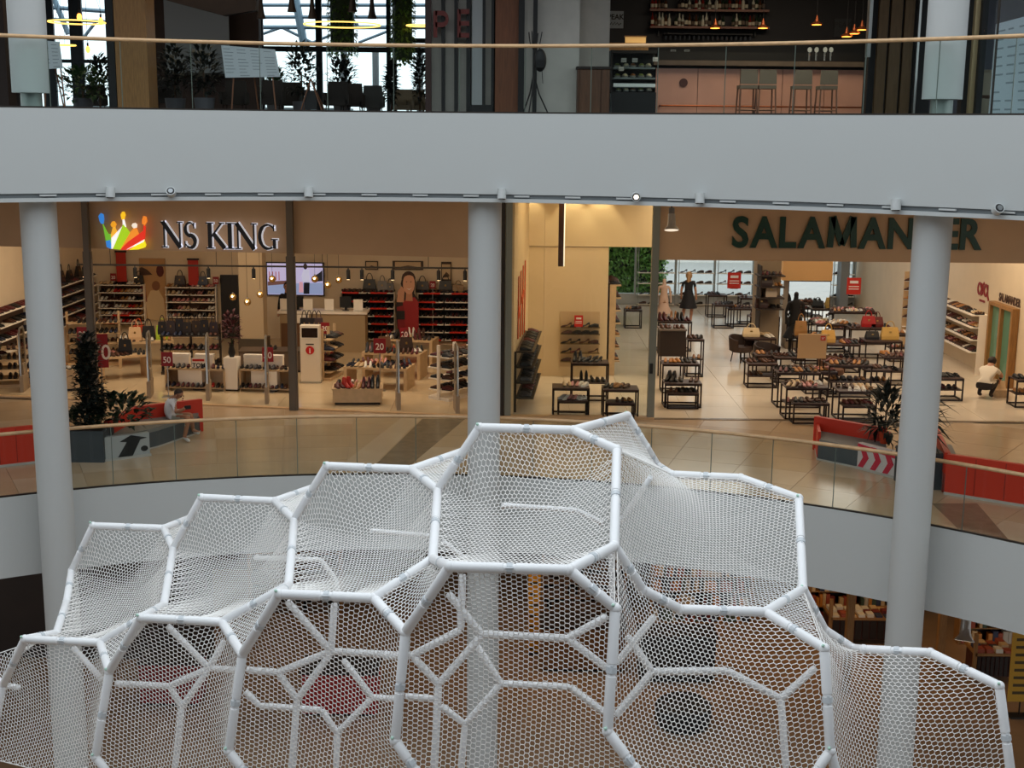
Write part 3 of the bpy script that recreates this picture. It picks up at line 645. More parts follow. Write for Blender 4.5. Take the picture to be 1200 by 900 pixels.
# name sign, serif capitals, each letter with a lit white rim
lt = thing('shop_name_sign', 'dark serif letters NS KING with white lit rims on beige bulkhead', 'sign', along(260) + Vector((0, 0, 3.4)))
o = W(190, 289.5, along(190).y - .12); u = nsn * ((W(329, 290, along(329).y).x - o.x) / nsn.x / 5.2); v = Z3 * (W(190, 259, along(190).y).z - o.z)
T, K = .065, .17
def srf(x, y, w=.26): return ([(x-w/2, y), (x+w/2, y)], .045)
GL = {'N': (1.0, [([(.15,0),(.15,1)], T), ([(.1,1),(.85,0)], K), ([(.85,0),(.85,1)], T), srf(.15,.02), srf(.1,.98,.2), srf(.85,.98)]),
      'S': (.62, [(arcpts(.3,.73,.2,.25,25,270,12)+arcpts(.3,.25,.22,.24,90,-155,12), [.04]*3+[.08]*4+[.13]*5+[.16]*6+[.13]*4+[.08]*2+[.04]*2), ([(.48,.98),(.48,.76)], .04), ([(.07,.02),(.07,.26)], .04)]),
      'K': (.86, [([(.18,0),(.18,1)], K), ([(.25,.46),(.7,.98)], T), ([(.35,.56),(.82,.02)], K), srf(.18,.02,.34), srf(.18,.98,.34), srf(.7,.98,.24), srf(.84,.02,.26)]),
      'I': (.4, [([(.2,0),(.2,1)], K), srf(.2,.02,.36), srf(.2,.98,.36)]),
      'G': (.9, [(arcpts(.46,.5,.36,.46,45,300,20), [.06]*4+[.09]*3+[.14]*7+[.11]*4+[.08]*3), ([(.74,.4),(.74,.05)], .13), srf(.74,.4,.3), ([(.72,.95),(.72,.72)], .045)])}
ink = mat('sign_ink', '#14131f', .4); halo = mat('sign_lit_rim', '#f2f4ff', .5, emit='#f2f4ff', estr=.4)
x = 0.0
for ch in 'NS KING':
    if ch == ' ': x += .38; continue
    w, st = GL[ch]; a = MB(); b = MB()
    for pts, ws in st:
        q = [(px + x, py) for px, py in pts]; stroke(a, q, ws, o + nsf*.05, u, v, -nsf*.02)
        wl = [k + .05 for k in ws] if isinstance(ws, list) else ws + .05
        stroke(b, q, wl, o + nsf*.02 + u*.03, u, v, -nsf*.02)
    l = a.build('letter', ink, lt, world=True); b.build('lit_rim', halo, l, world=True); x += w
# --- shelves on the walls
CN = 'the crown-logo shop'
DK = ('black', 'black', 'dark grey', 'brown', 'navy', 'burgundy'); LT = ('white', 'beige', 'tan', 'black', 'pink', 'brown'); MX = DK + LT + ('red',)
YB = 35.2
def ztiers(px, Y, *ys): return sorted(W(px, y, Y).z for y in ys)
def wx(px, Y, py=350): return W(px, py, Y).x
zL = ztiers(145, YB, 332, 341, 350, 359, 367, 376); zM = ztiers(227, YB, 335, 343.5, 352, 361, 369.5); zD = ztiers(432, YB, 341, 351, 359, 368, 377, 386, 395)
wall_shelf('wall_shelf', 'six-tier white shelf bay on the back wall with a red banner above', (wx(145, YB), YB - .02, 0), 0, 1.25, zL, .34, 'on six-tier back wall shelf beside the tall red banner', LT + ('red',), 6, red=.5)
wall_shelf('wall_shelf', 'two-bay white shelf between the model poster and the dark door', (wx(226, YB), YB - .02, 0), 0, 1.36, zM, .34, 'on two-bay shelf between model poster and dark door', LT, 4, bays=2)
wall_shelf('wall_shelf', 'long white shelf of dark shoes on the shop side wall behind round column', (-11.58, 33.3, 0), math.pi/2, 3.2, [.75, 1.0, 1.25, 1.5, 1.75], .34, 'on long side wall shelf behind the round column', DK, 10, bays=2)
wall_shelf('wall_shelf', 'dark shoe shelf with red talkers, left of the smiling woman poster', (wx(432, YB), YB - .02, 0), 0, 1.46, zD, .36, 'on dark shelf left of the smiling woman poster', DK, 4, bays=2, bm=mat('shelf_back_black', '#1d1614', .7), red=.75)
wall_shelf('wall_shelf', 'dark shoe shelf with red talkers, right of the smiling woman poster', (wx(521, YB), YB - .02, 0), 0, 1.46, zD, .36, 'on dark shelf right of the smiling woman poster', DK, 4, bays=2, bm=mat('shelf_back_black', '#1d1614', .7), red=.75)
wall_shelf('wall_shelf', 'pale wall shelf at the far left beside the round column', (-11.58, 29.2, 0), math.pi/2, 2.2, [.7, 1.0, 1.3, 1.6], .34, 'on pale wall shelf at far left of the round column', DK, 6)
# racks
rack('white metal shoe rack with four shelves beside the middle round column', (-1.25, 27.55, 0), math.radians(55), 1.1, .28, [.22, .46, .7, .94], 'on white rack by the middle round column', DK + ('brown',), 4)
rack('tall dark-loaded shoe rack against the partition behind the white rack', (-.62, 30.2, 0), math.radians(84), 3.0, .26, [.3, .62, .94, 1.26], 'on tall rack against the partition', DK, 9)
rack('pale wooden shoe rack beside the left column with dark shoes', (-10.95, 28.3, 0), math.radians(20), 1.2, .26, [.2, .42, .64, .86], 'on pale wooden rack by the left column', DK, 4, m=wood_light)
rack('white-shelved rack with a small 20 sign behind the left column', (-10.15, 31.0, 0), math.radians(12), 1.2, .26, [.3, .55, .8, 1.05], 'on white-shelved rack with the small 20 sign', DK, 5, m=wood_light)
rack('dark loaded free-standing rack of hanging bags and shoes behind low shelves', (wx(222, 30.0), 30.0, 0), math.radians(4), 1.35, .26, [.25, .6, .92], 'on dark rack of hanging bags', DK, 5, m=dark_metal)
rack('narrow rack of jumbled shoes beside the white info kiosk', (wx(384, 29.6), 29.6, 0), math.radians(80), .9, .2, [.2, .45, .7, .95], 'on narrow rack beside the info kiosk', MX, 4, m=wood_light)
# --- display boxes and tables
def box_table(label, loc, rz, w, d, h, ctx, cols, nx, ny, kinds=('low',), legs=False, m=None, name='display_table', group=None):
    t = thing(name, label, 'table', loc, rz, group); m = m or wood_light
    if legs:
        MB().box(-w/2, w/2, -d/2, d/2, h-.05, h).build('table_top', m, t)
        for sx in (-1, 1): MB().box(sx*(w/2-.04)-.035, sx*(w/2-.04)+.035, -d/2, d/2, 0, h-.05).build('side_panel', m, t)
    else:
        MB().box(-w/2, w/2, -d/2, d/2, .05, h).build('box_body', m, t); MB().box(-w/2+.04, w/2-.04, -d/2+.04, d/2-.04, 0, .05).build('recessed_plinth', dark_brown, t)
        MB().box(-w/2-.02, w/2+.02, -d/2-.02, d/2+.02, h, h+.02).build('rim', m, t); h += .02
    for j in range(ny):
        y = -d/2 + d*(j+.5)/ny; row(loc2w(t, (-w/2+.05, y, h)), loc2w(t, (w/2-.05, y, h)), nx, rz + math.pi + .2, ctx, cols, kinds, .1, True, .5)
    return t
box_table('low pale wooden box table heaped with shoes near the shop threshold', (wx(418, 26.85), 26.85, 0), math.radians(4), 1.02, .66, .33, 'on low pale box table near the threshold', MX, 5, 3, ('low', 'pump', 'boot'))
box_table('pale tiered table covered in shoes with a red 20 sign', (wx(444, 28.5), 28.5, 0), math.radians(-10), 1.45, .75, .5, 'on pale tiered table with red 20 sign', MX, 7, 3, ('low', 'pump', 'sandal'), True)
box_table('pale raised table of shoes behind the tiered table', (wx(462, 29.8), 29.8, 0), math.radians(-10), 1.4, .7, .6, 'on pale raised table behind the tiered one', MX, 6, 3, ('low', 'pump', 'boot'), True)
box_table('far pale shoe table before the smiling woman poster', (wx(480, 31.4), 31.4, 0), math.radians(-10), 1.3, .7, .66, 'on far pale table before the woman poster', MX, 5, 2, ('low', 'pump', 'boot'), True)
box_table('pale table of shoes between two alarm gates on the left', (wx(140, 29.3), 29.3, 0), math.radians(30), 1.1, .6, .55, 'on pale table between the left alarm gates', MX, 5, 2, ('low', 'sandal'), True)
box_table('pale table heaped with hats and bags before the model poster', (wx(168, 31.0), 31.0, 0), math.radians(18), 1.3, .7, .62, 'on pale table before the model poster', LT, 6, 2, ('low', 'sandal'), True)
box_table('wooden box table with shoes behind the tall potted plant', (wx(86, 28.0), 28.0, 0), math.radians(10), .9, .6, .45, 'on wooden box table behind the tall plant', LT, 4, 2, ('low', 'sandal'))
box_table('dark grey long counter around the square pillar', (wx(318, 30.4), 30.4, 0), math.radians(4), 1.5, .6, .5, 'on dark grey counter at the square pillar', DK, 3, 1, m=mat('grey_counter', '#57483c', .6))
# low open shelves with white boxes and plinths
def low_shelf(label, p0, p1, y, ctx):
    x0, x1 = wx(p0, y), wx(p1, y)
    t = thing('low_open_shelf', label, 'shelf', ((x0+x1)/2, y, 0), math.radians(-5)); w = x1-x0; m = wood_light
    MB().box(-w/2, w/2, -.2, .2, .05, .09).build('shelf_board', m, t); MB().box(-w/2, w/2, -.2, .2, .46, .5).build('top_board', m, t); MB().box(-w/2, w/2, .18, .2, .09, .46).build('back_panel', m, t)
    for x in (-w/2, w/2-.03): MB().box(x, x+.03, -.2, .2, .0, .5).build('side_panel', m, t)
    MB().box(-w*.3, w*.1, -.1, .1, .09, .46).build('divider_box', shelf_white, t)
    row(loc2w(t, (-w/2, -.08, .5)), loc2w(t, (w/2, -.08, .5)), 6, math.pi, ctx, DK + ('white',), ('low', 'sandal')); row(loc2w(t, (-w/2, -.14, .09)), loc2w(t, (w/2, -.14, .09)), 6, math.pi, ctx, DK + ('red',), ('low',))
    for i, x in enumerate((-w*.28, w*.12)):
        b = thing('shoe_box', 'pale shoe box standing on the ' + ('left' if p0 < 250 else 'right') + ' low open shelf', 'box', loc2w(t, (x, .05, .5)), math.radians(-5), 'pale shoe boxes on the low open shelves'); MB().box(-.2, .2, -.07, .07, 0, .28).build('box_body', shelf_white, b); MB().box(-.205, .205, -.075, .075, .22, .285).build('lid', mat('box_lid_white', '#f3ebe0', .5), b)
low_shelf('low open shelf with pale boxes and the 50 sign beside it', 192, 264, 28.05, 'on low open shelf next to the 50 sign'); low_shelf('low open shelf with pale boxes left of the metal post', 280, 343, 28.0, 'on low open shelf left of the metal post')
for px, py, w, h, lab in ((273, 457, .3, .74, 'tall white plinth carrying a vase of dark red flowers'), (233, 456, .24, .52, 'short white plinth in front of the left low shelf'), (320, 458, .26, .5, 'short white plinth in front of the right low shelf')):
    p = G(px, py); t = thing('plinth', lab, 'plinth', (p.x, p.y, 0), math.radians(-5)); MB().box(-w/2, w/2, -w/2, w/2, .04, h).build('body', shelf_white, t); MB().box(-w/2+.02, w/2-.02, -w/2+.02, w/2-.02, 0, .04).build('base', dark_brown, t)
    if h > .7:
        q = thing('flower_vase', 'vase of dark red flowers on the tall white plinth', 'flowers', (p.x, p.y, h)); MB().lathe([(.05, 0), (.08, .1), (.05, .25), (.06, .28)], n=12).build('vase', black, q, smooth=True)
        fm = MB(); foliage((0, 0, .62), (.2, .2, .36), 130, .13, .035, fm); fm.build('blossoms', mat('dark_red_flower', '#4a1220', .6), q)
        sm = MB(); [sm.tube((0, 0, .2), (rnd.uniform(-.15, .15), rnd.uniform(-.15, .15), rnd.uniform(.5, .9)), .005, n=4) for _ in range(12)]; sm.build('stems', leaf_dark, q)
# alarm gates
def gate(px, py, where, rz=.15):
    p = G(px, py); t = thing('alarm_gate', 'slim steel anti-theft gate standing ' + where, 'security gate', (p.x, p.y + .3, 0), rz, 'anti-theft gates at the shop entrance')
    MB().box(-.04, .04, -.28, .28, 0, .36).build('base', mat('gate_grey', '#a08c74', .5), t)
    MB().path([(0, -.25, .3), (0, -.25, 1.25), (0, -.15, 1.38), (0, .15, 1.38), (0, .25, 1.25), (0, .25, .3)], .022, 8).build('loop_frame', chrome, t, smooth=True)
    MB().box(-.006, .006, -.23, .23, .36, 1.33).build('acrylic_panel', glass('acrylic', (.85, .8, .72), .5), t); MB().box(-.03, .03, -.12, .12, .36, .6).build('sensor_box', mat('gate_grey', '#a08c74', .5), t)
for px, py, wh in ((23, 460, 'left of the left round column'), (172, 467, 'before the pale shoe table with the backpack'), (241, 470, 'before the low open shelf with the 50 sign'), (310, 474, 'before the low open shelf left of the metal post'), (465, 481, 'right of the low pale box table'), (534, 485, 'before the white shoe rack at the middle column')): gate(px, py, wh)
# info kiosk
p = G(365, 448); t = thing('info_kiosk', 'white free-standing info kiosk with dark screen and red i disc', 'kiosk', (p.x, p.y, 0))
MB().box(-.22, .22, -.12, .12, .04, 1.32).build('body', mat('kiosk_white', '#e9dfcf', .4), t); MB().box(-.24, .24, -.14, .14, 0, .04).build('base', chrome, t)
sc = MB().box(-.18, .18, -.128, -.118, 1.05, 1.27).build('screen', mat('kiosk_screen', '#26160f', .15), t); MB().box(-.2, .2, -.124, -.116, 1.03, 1.29).build('screen_bezel', shelf_white, t)
MB().prism(arcpts(0, 0, .095, .095, 0, 342, 19), (0, -.123, .76), X3, Z3, (0, -.008, 0)).build('red_disc', mat('kiosk_red', '#c81e1e', .4), t)
xf(text_mb('i', .16, .002, .006, 'CENTER'), (0, -.134, .70), X3, Z3, NY).build('lettering', mat('sign_text', '#f0e6e0', .5), t, fixn=False); MB().box(-.09, .09, -.126, -.12, .885, .91).build('caption_bar', black, t)
# television
tvx0, tvx1 = W(313, 330, YB), W(380.5, 330, YB); c = (tvx0 + tvx1) / 2; zt, zb = W(346, 307, YB).z, W(346, 346, YB).z; w = (tvx1.x - tvx0.x) / 2
t = thing('wall_television', 'large wall television showing a man beside bags on a pale beach', 'television', (c.x, YB-.02, zb))
H = zt - zb; MB().box(-w, w, -.08, 0, 0, H).build('casing', black, t)
def em(n, c, s=.8): return mat(n, c, .4, emit=c, estr=s)
s_ = MB().box(-w+.03, w-.03, -.085, -.075, .03, H-.03).build('screen', em('tv_lilac', '#b9b3d8', .7), t)
def tvq(nm, pts, cl, y=-.088): MB().prism(pts, (0, y, 0), X3*w, Z3*H, (0, -.002, 0)).build(nm, em('tv_' + cl[1:], cl, .6), s_)
tvq('picture_sand', [(-.95, .05), (.95, .05), (.95, .4), (-.95, .34)], '#8fa0c9'); tvq('picture_table', [(-.95, .3), (-.2, .36), (-.2, .46), (-.95, .42)], '#6b4a44', -.09)
for k in range(4): tvq('picture_chair', [(-.9+.11*k, .46), (-.87+.11*k, .46), (-.87+.11*k, .72), (-.9+.11*k, .72)], '#a4574f', -.09)
tvq('picture_man_legs', [(.28, .06), (.48, .06), (.5, .42), (.3, .42)], '#17171f', -.092); tvq('picture_man_shirt', [(.26, .4), (.52, .4), (.5, .78), (.3, .8), (.22, .6)], '#c9cbe6', -.092); tvq('picture_man_head', arcpts(.36, .88, .07, .09, 0, 330, 11), '#2a2026', -.093)
tvq('picture_bag', [(.12, .1), (.28, .1), (.26, .42), (.14, .42)], '#d2a0b0', -.091); tvq('picture_rocks', [(.6, .42), (.95, .45), (.95, .78), (.85, .7), (.7, .62)], '#20222a', -.091)
# dark door, square pillar, cash desk with cashier
struct(MB().box(W(261, 400, YB).x, W(281.5, 400, YB).x, YB-.06, YB, 0, W(270, 322, YB).z).build('door_1', mat('door_black', '#191413', .5)))
a, b = W(282, 400, 32).x, W(309.5, 400, 32).x
pl = struct(thing('pillar', None, None, ((a+b)/2, 32.25, 0))); MB().box(a, b, 32, 32.5, .5, ZUB).build('pillar_shaft', mat('pillar_cream', '#bfa98a', .7), pl, world=True); MB().box(a-.05, b+.05, 31.95, 32.55, 0, .5).build('pillar_base', mat('pillar_base', '#4a4034', .6), pl, world=True)
t = thing('cash_desk', 'cream cash desk under the wall television', 'counter', (-4.95, 33.3, 0)); MB().box(-1.05, 1.15, -.25, .3, 0, 1.0).build('desk_body', mat('desk_cream', '#a8906e', .7), t); MB().box(-1.1, 1.2, -.3, .35, 1.0, 1.06).build('desk_top', shelf_white, t); MB().box(-1.02, -.3, -.27, -.25, .1, .75).build('front_panel', mat('desk_brown', '#6b4a30', .6), t); MB().box(-.62, -.3, -.275, -.25, .76, .98).build('notice', shelf_white, t)
for i, (x, lab) in enumerate(((-.62, 'small dark till monitor on the cash desk left of the cashier'), (.62, 'small dark till monitor on the cash desk right of the metal post'))):
    m = thing('till_monitor', lab, 'monitor', (-4.95 + x, 33.3, 1.06)); MB().box(-.15, .15, -.02, .02, .08, .36).build('screen', black, m); MB().box(-.03, .03, -.02, .04, 0, .1).box(-.08, .08, -.06, .06, 0, .01).build('stand', black, m)
for i, x in enumerate((-.95, -.35, .2, .95)):
    m = thing('desk_display', 'small pale display board standing on the cash desk', 'display', (-4.95 + x, 33.25, 1.06), 0, 'pale boards on the cash desk'); MB().box(-.12, .12, -.01, .01, 0, .3).build('board', shelf_white, m); MB().box(-.1, .1, -.04, .06, 0, .012).build('foot', chrome, m)
hm = mat('hair_dark', '#22150f', .6); blk = mat('cloth_black', '#151417', .8)
def hair_cap(c, r, cut):
    def f(t):
        mb = MB().ball(c, r, 14, 10); keep = [i for i, q in enumerate(mb.f) if cut(sum((Vector(mb.v[k]) for k in q), Vector()) / len(q) - Vector(c))]
        mb.f = [mb.f[i] for i in keep]; mb.mi = [0]*len(keep); mb.build('hair', hm, t, smooth=True)
    return f
STAND = dict(pel=(0,0,.98,(.15,.1)), abd=(0,0,1.12,(.13,.095)), che=(0,0,1.3,(.16,.1)), nk=(0,0,1.46,.055), hd=(0,-.02,1.58,.085), ht=(0,-.01,1.68,.075),
   ls=(-.17,0,1.38,.055), le=(-.23,.03,1.12,.042), lw=(-.24,-.05,.9,.03), lh=(-.24,-.08,.8,.035), rs=(.17,0,1.38,.055), re=(.23,.03,1.12,.042), rw=(.24,-.05,.9,.03), rh=(.24,-.08,.8,.035),
   lhp=(-.09,0,.92,.1), lk=(-.1,-.01,.5,.06), la=(-.1,.03,.1,.042), lf=(-.1,-.12,.05,.038), rhp=(.09,0,.92,.1), rk=(.1,-.01,.5,.06), ra=(.1,.03,.1,.042), rf=(.1,-.12,.05,.038))
SB = [('pel','abd'),('abd','che'),('che','nk'),('nk','hd'),('hd','ht'),('che','ls'),('ls','le'),('le','lw'),('lw','lh'),('che','rs'),('rs','re'),('re','rw'),('rw','rh'),('pel','lhp'),('lhp','lk'),('lk','la'),('la','lf'),('pel','rhp'),('rhp','rk'),('rk','ra'),('ra','rf')]
person('person', 'cashier with dark hair in black standing behind the cash desk', STAND, SB, lambda c: 0 if c.z > 1.44 or (abs(c.x) > .2 and c.z < 1.0) else 1, (wx(337, 33.9), 33.9, 0), 0, [skin, blk], hair_cap((0, .0, 1.61), (.1, .115, .12), lambda d: d.y > -.03 or d.z > .06), (0, -.02, 1.59))
# posters
def poster(label, x0, x1, y0, y1, Y, base_c, polys, name='wall_poster', thick=.03):
    A, B = W(x0, y1, Y), W(x1, y0, Y); w, h = B.x-A.x, B.z-A.z; t = thing(name, label, 'poster', (A.x, Y, A.z)); MB().box(0, w, 0, thick, 0, h).build('board', mat('poster_' + base_c[1:], base_c, .6), t)
    for i, (nm, pts, cl) in enumerate(polys): MB().prism(pts, (0, -.002 - .0015*i, 0), X3*w, Z3*h, (0, -.002, 0)).build(nm, mat('print_' + cl[1:], cl, .6), t)
    return t
poster('beige poster of a model in a pale coat on the back wall', 166, 193, 303, 375, YB-.06, '#b98f60', [('printed_coat', [(.25,0),(.95,0),(.9,.35),(.7,.5),(.4,.48),(.2,.3)], '#d9bf95'), ('printed_dress', [(.0,.3),(.25,.3),(.2,.58),(.0,.55)], '#7a2a22'), ('printed_hill', [(.0,.72),(.5,.74),(.3,.82),(.1,.86),(0,.84)], '#4a2f20'), ('printed_head', arcpts(.62,.56,.16,.08,0,340,12), '#8a5a3c'), ('printed_flower', arcpts(.8,.8,.15,.1,0,340,9), '#5c2018')])
t = thing('woman_standee', 'tall cut-out poster of a smiling woman in a red jumper between dark shelves', 'poster', (W(478, 385, 34.6).x, 34.6, W(478, 390, 34.6).z)); A = W(478, 390, 34.6); S = (W(478, 318, 34.6).z - A.z)
MB().box(-.06, .06, .02, .06, -A.z, .1).build('stand', black, t)
for i, (nm, pts, cl) in enumerate((('board', [(-.2,0),(.22,0),(.22,.55),(.12,.64),(.17,.82),(.13,.96),(.02,1.0),(-.1,.95),(-.14,.8),(-.1,.64),(-.22,.62),(-.25,.35)], '#2a1a17'), ('printed_jumper', [(-.06,0),(.22,0),(.22,.5),(.14,.58),(.0,.58),(-.1,.5)], '#a3262a'), ('printed_sleeve', [(-.2,.0),(-.05,0),(-.08,.45),(-.22,.42)], '#8c1f24'), ('printed_neck', [(-.04,.52),(.1,.52),(.09,.68),(-.03,.68)], '#c98d6c'), ('printed_face', arcpts(.025,.8,.12,.17,0,345,18), '#dba585'), ('printed_hair', arcpts(.02,.86,.145,.145,10,170,12)+arcpts(.03,.87,.115,.07,170,10,8), '#3a2118'), ('printed_hand', [(-.22,.5),(-.08,.5),(-.06,.7),(-.12,.76),(-.2,.68)], '#d49c7c'), ('printed_smile', [(-.03,.73),(.03,.715),(.09,.735),(.03,.70)], '#f5efe6'), ('printed_eye', [(-.045,.83),(-.01,.84),(-.01,.825)], '#20120e'), ('printed_eye', [(.05,.84),(.09,.835),(.06,.822)], '#20120e'), ('printed_cuff', [(-.22,.22),(-.06,.22),(-.06,.36),(-.22,.36)], '#1b1719'))):
    MB().prism(pts, (0, -.002*i, 0), X3*S*.8, Z3*S, (0, .02 if i == 0 else -.0015, 0)).build(nm, mat('print_' + cl[1:], cl, .6), t)
for x0, x1, y0, y1, lab in ((460, 496, 306, 316, 'wide framed picture above the smiling woman'), (517, 529, 307, 330, 'upright framed picture on the wall at the right end'), (428, 443, 306, 316, 'small dark framed picture at the left end of the wall')):
    poster(lab, x0, x1, y0, y1, YB-.05, '#3a2a1e', [('print', [(.08,.12),(.92,.12),(.92,.88),(.08,.88)], '#c9b08c'), ('print_motif', [(.2,.3),(.5,.5),(.8,.35),(.8,.25),(.2,.2)], '#5b4634')], 'framed_picture')
for x0, x1, y0, y1, lab in ((137, 147, 296, 330, 'tall red hanging banner above the six-tier shelf'), (221, 232, 305, 334, 'tall red hanging banner above the two-bay shelf')):
    A, B = W(x0, y1, YB-.25), W(x1, y0, YB-.25); t = thing('hanging_banner', lab, 'banner', (A.x, YB-.25, A.z)); MB().box(0, B.x-A.x, 0, .02, 0, B.z-A.z).build('cloth', mat('banner_red', '#b32a1c', .6), t); MB().box(-.02, B.x-A.x+.02, -.01, .03, B.z-A.z, B.z-A.z+.05).build('rail', black, t)
# price-cut signs
def ss(px, py, w, h, Y, txt, lab, top='SALE', yaw=0, color='#8e1622', grp=None): p = W(px, py, Y); sale_sign(lab, p, w, h, txt, color, yaw, None, True, grp)
ss(97, 399, .24, .3, 28.2, '20', 'small red 20 sign standing behind the tall potted plant'); ss(119, 431, .3, .72, 26.9, '70', 'tall purple-red 70 sign at the shop entrance post', yaw=.35); ss(196, 429, .24, .3, 27.2, '50', 'red 50 sign beside the low open shelf'); ss(314, 424, .24, .32, 27.75, '50', 'red sign half behind the alarm gate left of the metal post')
ss(445, 414, .27, .33, 28.1, '20', 'red 20 sign on the tiered shoe table'); ss(474, 398, .2, .28, 30.2, '20', 'dark red 20 sign on the far shoe table'); ss(381, 391, .2, .26, 29.6, '20', 'dark red 20 sign behind the info kiosk'); ss(133, 329, .16, .2, 35.0, '20', 'small red 20 sign on top of the six-tier shelf'); ss(253, 333, .16, .2, 35.0, '50', 'small red 50 sign on top of the two-bay shelf'); ss(507, 338, .17, .2, 35.0, '20', 'small red 20 sign on top of the right dark shelf')
# bags and hats on top of the shelves
BG = 'bags along the tops of the crown-logo shop shelves'
for px, Y, w, h, c, lab in ((211, 32.0, .28, .3, '2b1a14', 'dark brown handbag on the two-bay shelf'), (238, 32.0, .26, .28, '232a40', 'navy handbag on the two-bay shelf'), (163, 32.0, .24, .24, '171417', 'rounded black bag at the end of the six-tier shelf'), (433, 32.0, .34, .34, '1b1614', 'black tote leaning on the left dark shelf'), (448, 32.0, .26, .3, '6e6862', 'grey handbag on the left dark shelf'), (457, 32.0, .22, .24, '4f4a45', 'small dark grey bag on the left dark shelf'), (495, 32.0, .34, .3, '241a18', 'black handbag beside the smiling woman poster'), (522, 32.0, .36, .32, '17120f', 'square black bag on the right dark shelf'), (537, 32.0, .3, .22, '8a6a3e', 'tan handbag at the end of the right dark shelf')):
    z = (zL[-1] if px < 200 else zM[-1]) if px < 300 else zD[-1]; bag(lab, (W(px, 330, YB-.2).x, YB-.2, z + .002), 0, w, h, .14, c, BG)
HG = 'bags hanging on the dark rack'
for k, (dx, y, z, c) in enumerate([(-.75, 29.2, 1.0, '191518'), (-.5, 29.15, .95, '2a2024'), (-.28, 29.2, 1.05, '15131a'), (-.05, 29.15, .98, '1f1a1c'), (.18, 29.2, 1.02, '2b1f1a'), (.42, 29.15, .9, '17151a'), (.66, 29.2, 1.0, '231a22')]):
    bag('dark bag standing on the free rack behind the low shelves', (wx(222, 30.0) + dx*.85, y + .72, .922), .07, .2, .3 + .03*(k % 3), .12, c, HG)
for x, y, z, c, lab in ((wx(161,31), 31.0, .621, 'c9431f', 'red hat-like bag on the table before the model poster'), (wx(173,31), 30.95, .621, '1a1a1c', 'black bag on the table before the model poster'), (wx(188,31), 31.05, .621, 'a8c23a', 'lime green bag on the table before the model poster'), (wx(144,29.3), 29.3, .551, '16161a', 'black backpack on the table between the left alarm gates'), (wx(160,31), 30.75, .621, 'd9b48a', 'pale straw bag on the table before the model poster'), (wx(450,29.8), 29.8, .602, '6b4a33', 'brown bag on the pale raised table'), (wx(476,29.8), 29.7, .602, '3a2a24', 'dark brown bag on the pale raised table')):
    bag(lab, (x, y, z), .2, .3, .34, .16, c, None)
# globe lamps, rail with spots
gl = mat('smoked_globe', '#caa66a', .08, .85); bulb = mat('warm_bulb', '#ffe2a8', .4, emit='#ffd9a0', estr=6)
for px, py, Y in ((273, 348, 30.0), (290, 354, 29.6), (305, 345, 29.6), (319, 327, 30.4), (369, 327, 30.4), (384, 334, 30.0), (397, 328, 30.4)):
    p = W(px, py, Y); t = thing('globe_lamp', 'small golden glass globe lamp hanging near the wall television', 'lamp', p, 0, 'golden globe lamps'); MB().ball((0, 0, 0), .085, 14, 10).build('globe', gl, t, smooth=True); MB().ball((0, -.075, .02), .025, 8, 6).build('glow', bulb, t); MB().tube((0, 0, .08), (0, 0, ZUB - p.z), .004, n=5).build('cord', black, t); MB().lathe([(.02, .07), (.02, .11)], n=8).build('cap', chrome, t)
rl = thing('track_rail', 'dark horizontal lighting rail across the crown-logo shop', 'rail', (-5.5, 30.5, 2.9)); zr = W(300, 312, 30.5).z
MB().box(-10.3, -.3, 30.48, 30.52, zr-.02, zr+.02).build('bar', dark_metal, rl, world=True)
for x in (-9.5, -7, -4.5, -2): MB().tube((x, 30.5, zr), (x, 30.5, ZUB), .008, n=5).build('hanger', dark_metal, rl, world=True)
for px in (98, 158, 244, 297, 408, 424, 460, 514, 545):
    x = W(px, 312, 30.5).x; t = thing('track_spot', 'black cylinder spotlight hanging from the dark lighting rail', 'spotlight', (x, 30.5, zr - .02), 0, 'black spots on the lighting rail'); MB().lathe([(.045, -.27), (.045, -.05), (.02, -.03), (.012, 0)], n=12).build('body', black, t, smooth=True); MB().lathe([(.035, -.275), (.035, -.268)], n=10).build('lens', bulb, t)

for k, (dy, c) in enumerate(((32.1, '1a1718'), (32.6, '2b211f'), (33.2, '17161a'), (33.9, '241c1a'), (34.5, '1d1a1c'))): bag('dark bag standing on top of the long side wall shelf', (-11.42, dy, 1.752), math.pi/2, .26, .3 + .04*(k % 2), .13, c, 'dark bags on the side wall shelf')
for k, (px, c) in enumerate(((356, '15151a'), (362, '2a2226'), (368, '1b1b22'), (373, '4a3a3c'))): bag('dark bag hanging in the cluster behind the info kiosk', (wx(px, 31.2), 31.2, .8), .1, .22, .36, .12, c, 'dark bags behind the kiosk')
t = thing('bag_stand', 'dark stand of bags behind the info kiosk', 'stand', (wx(365, 31.2), 31.2, 0)); MB().box(-.3, .3, -.12, .12, .77, .8).build('shelf_board', dark_metal, t); MB().box(-.28, -.25, -.1, .1, 0, .77).build('leg', dark_metal, t); MB().box(.25, .28, -.1, .1, 0, .77).build('leg', dark_metal, t)

p = W(231, 432, 27.72); t = thing('brand_card', 'white card with bold black letters on the low open shelf', 'sign', (p.x, 27.9, .502)); MB().box(-.16, .16, -.008, .008, 0, .22).build('card', mat('box_lid_white', '#f3ebe0', .5), t); xf(text_mb('TOM', .13, .002, .003, 'CENTER'), (0, -.011, .02), X3, Z3, NY).build('lettering', black, t, fixn=False); MB().box(-.14, .12, -.012, -.008, .15, .2).build('red_print', mat('card_red', '#c4281c', .5), t)
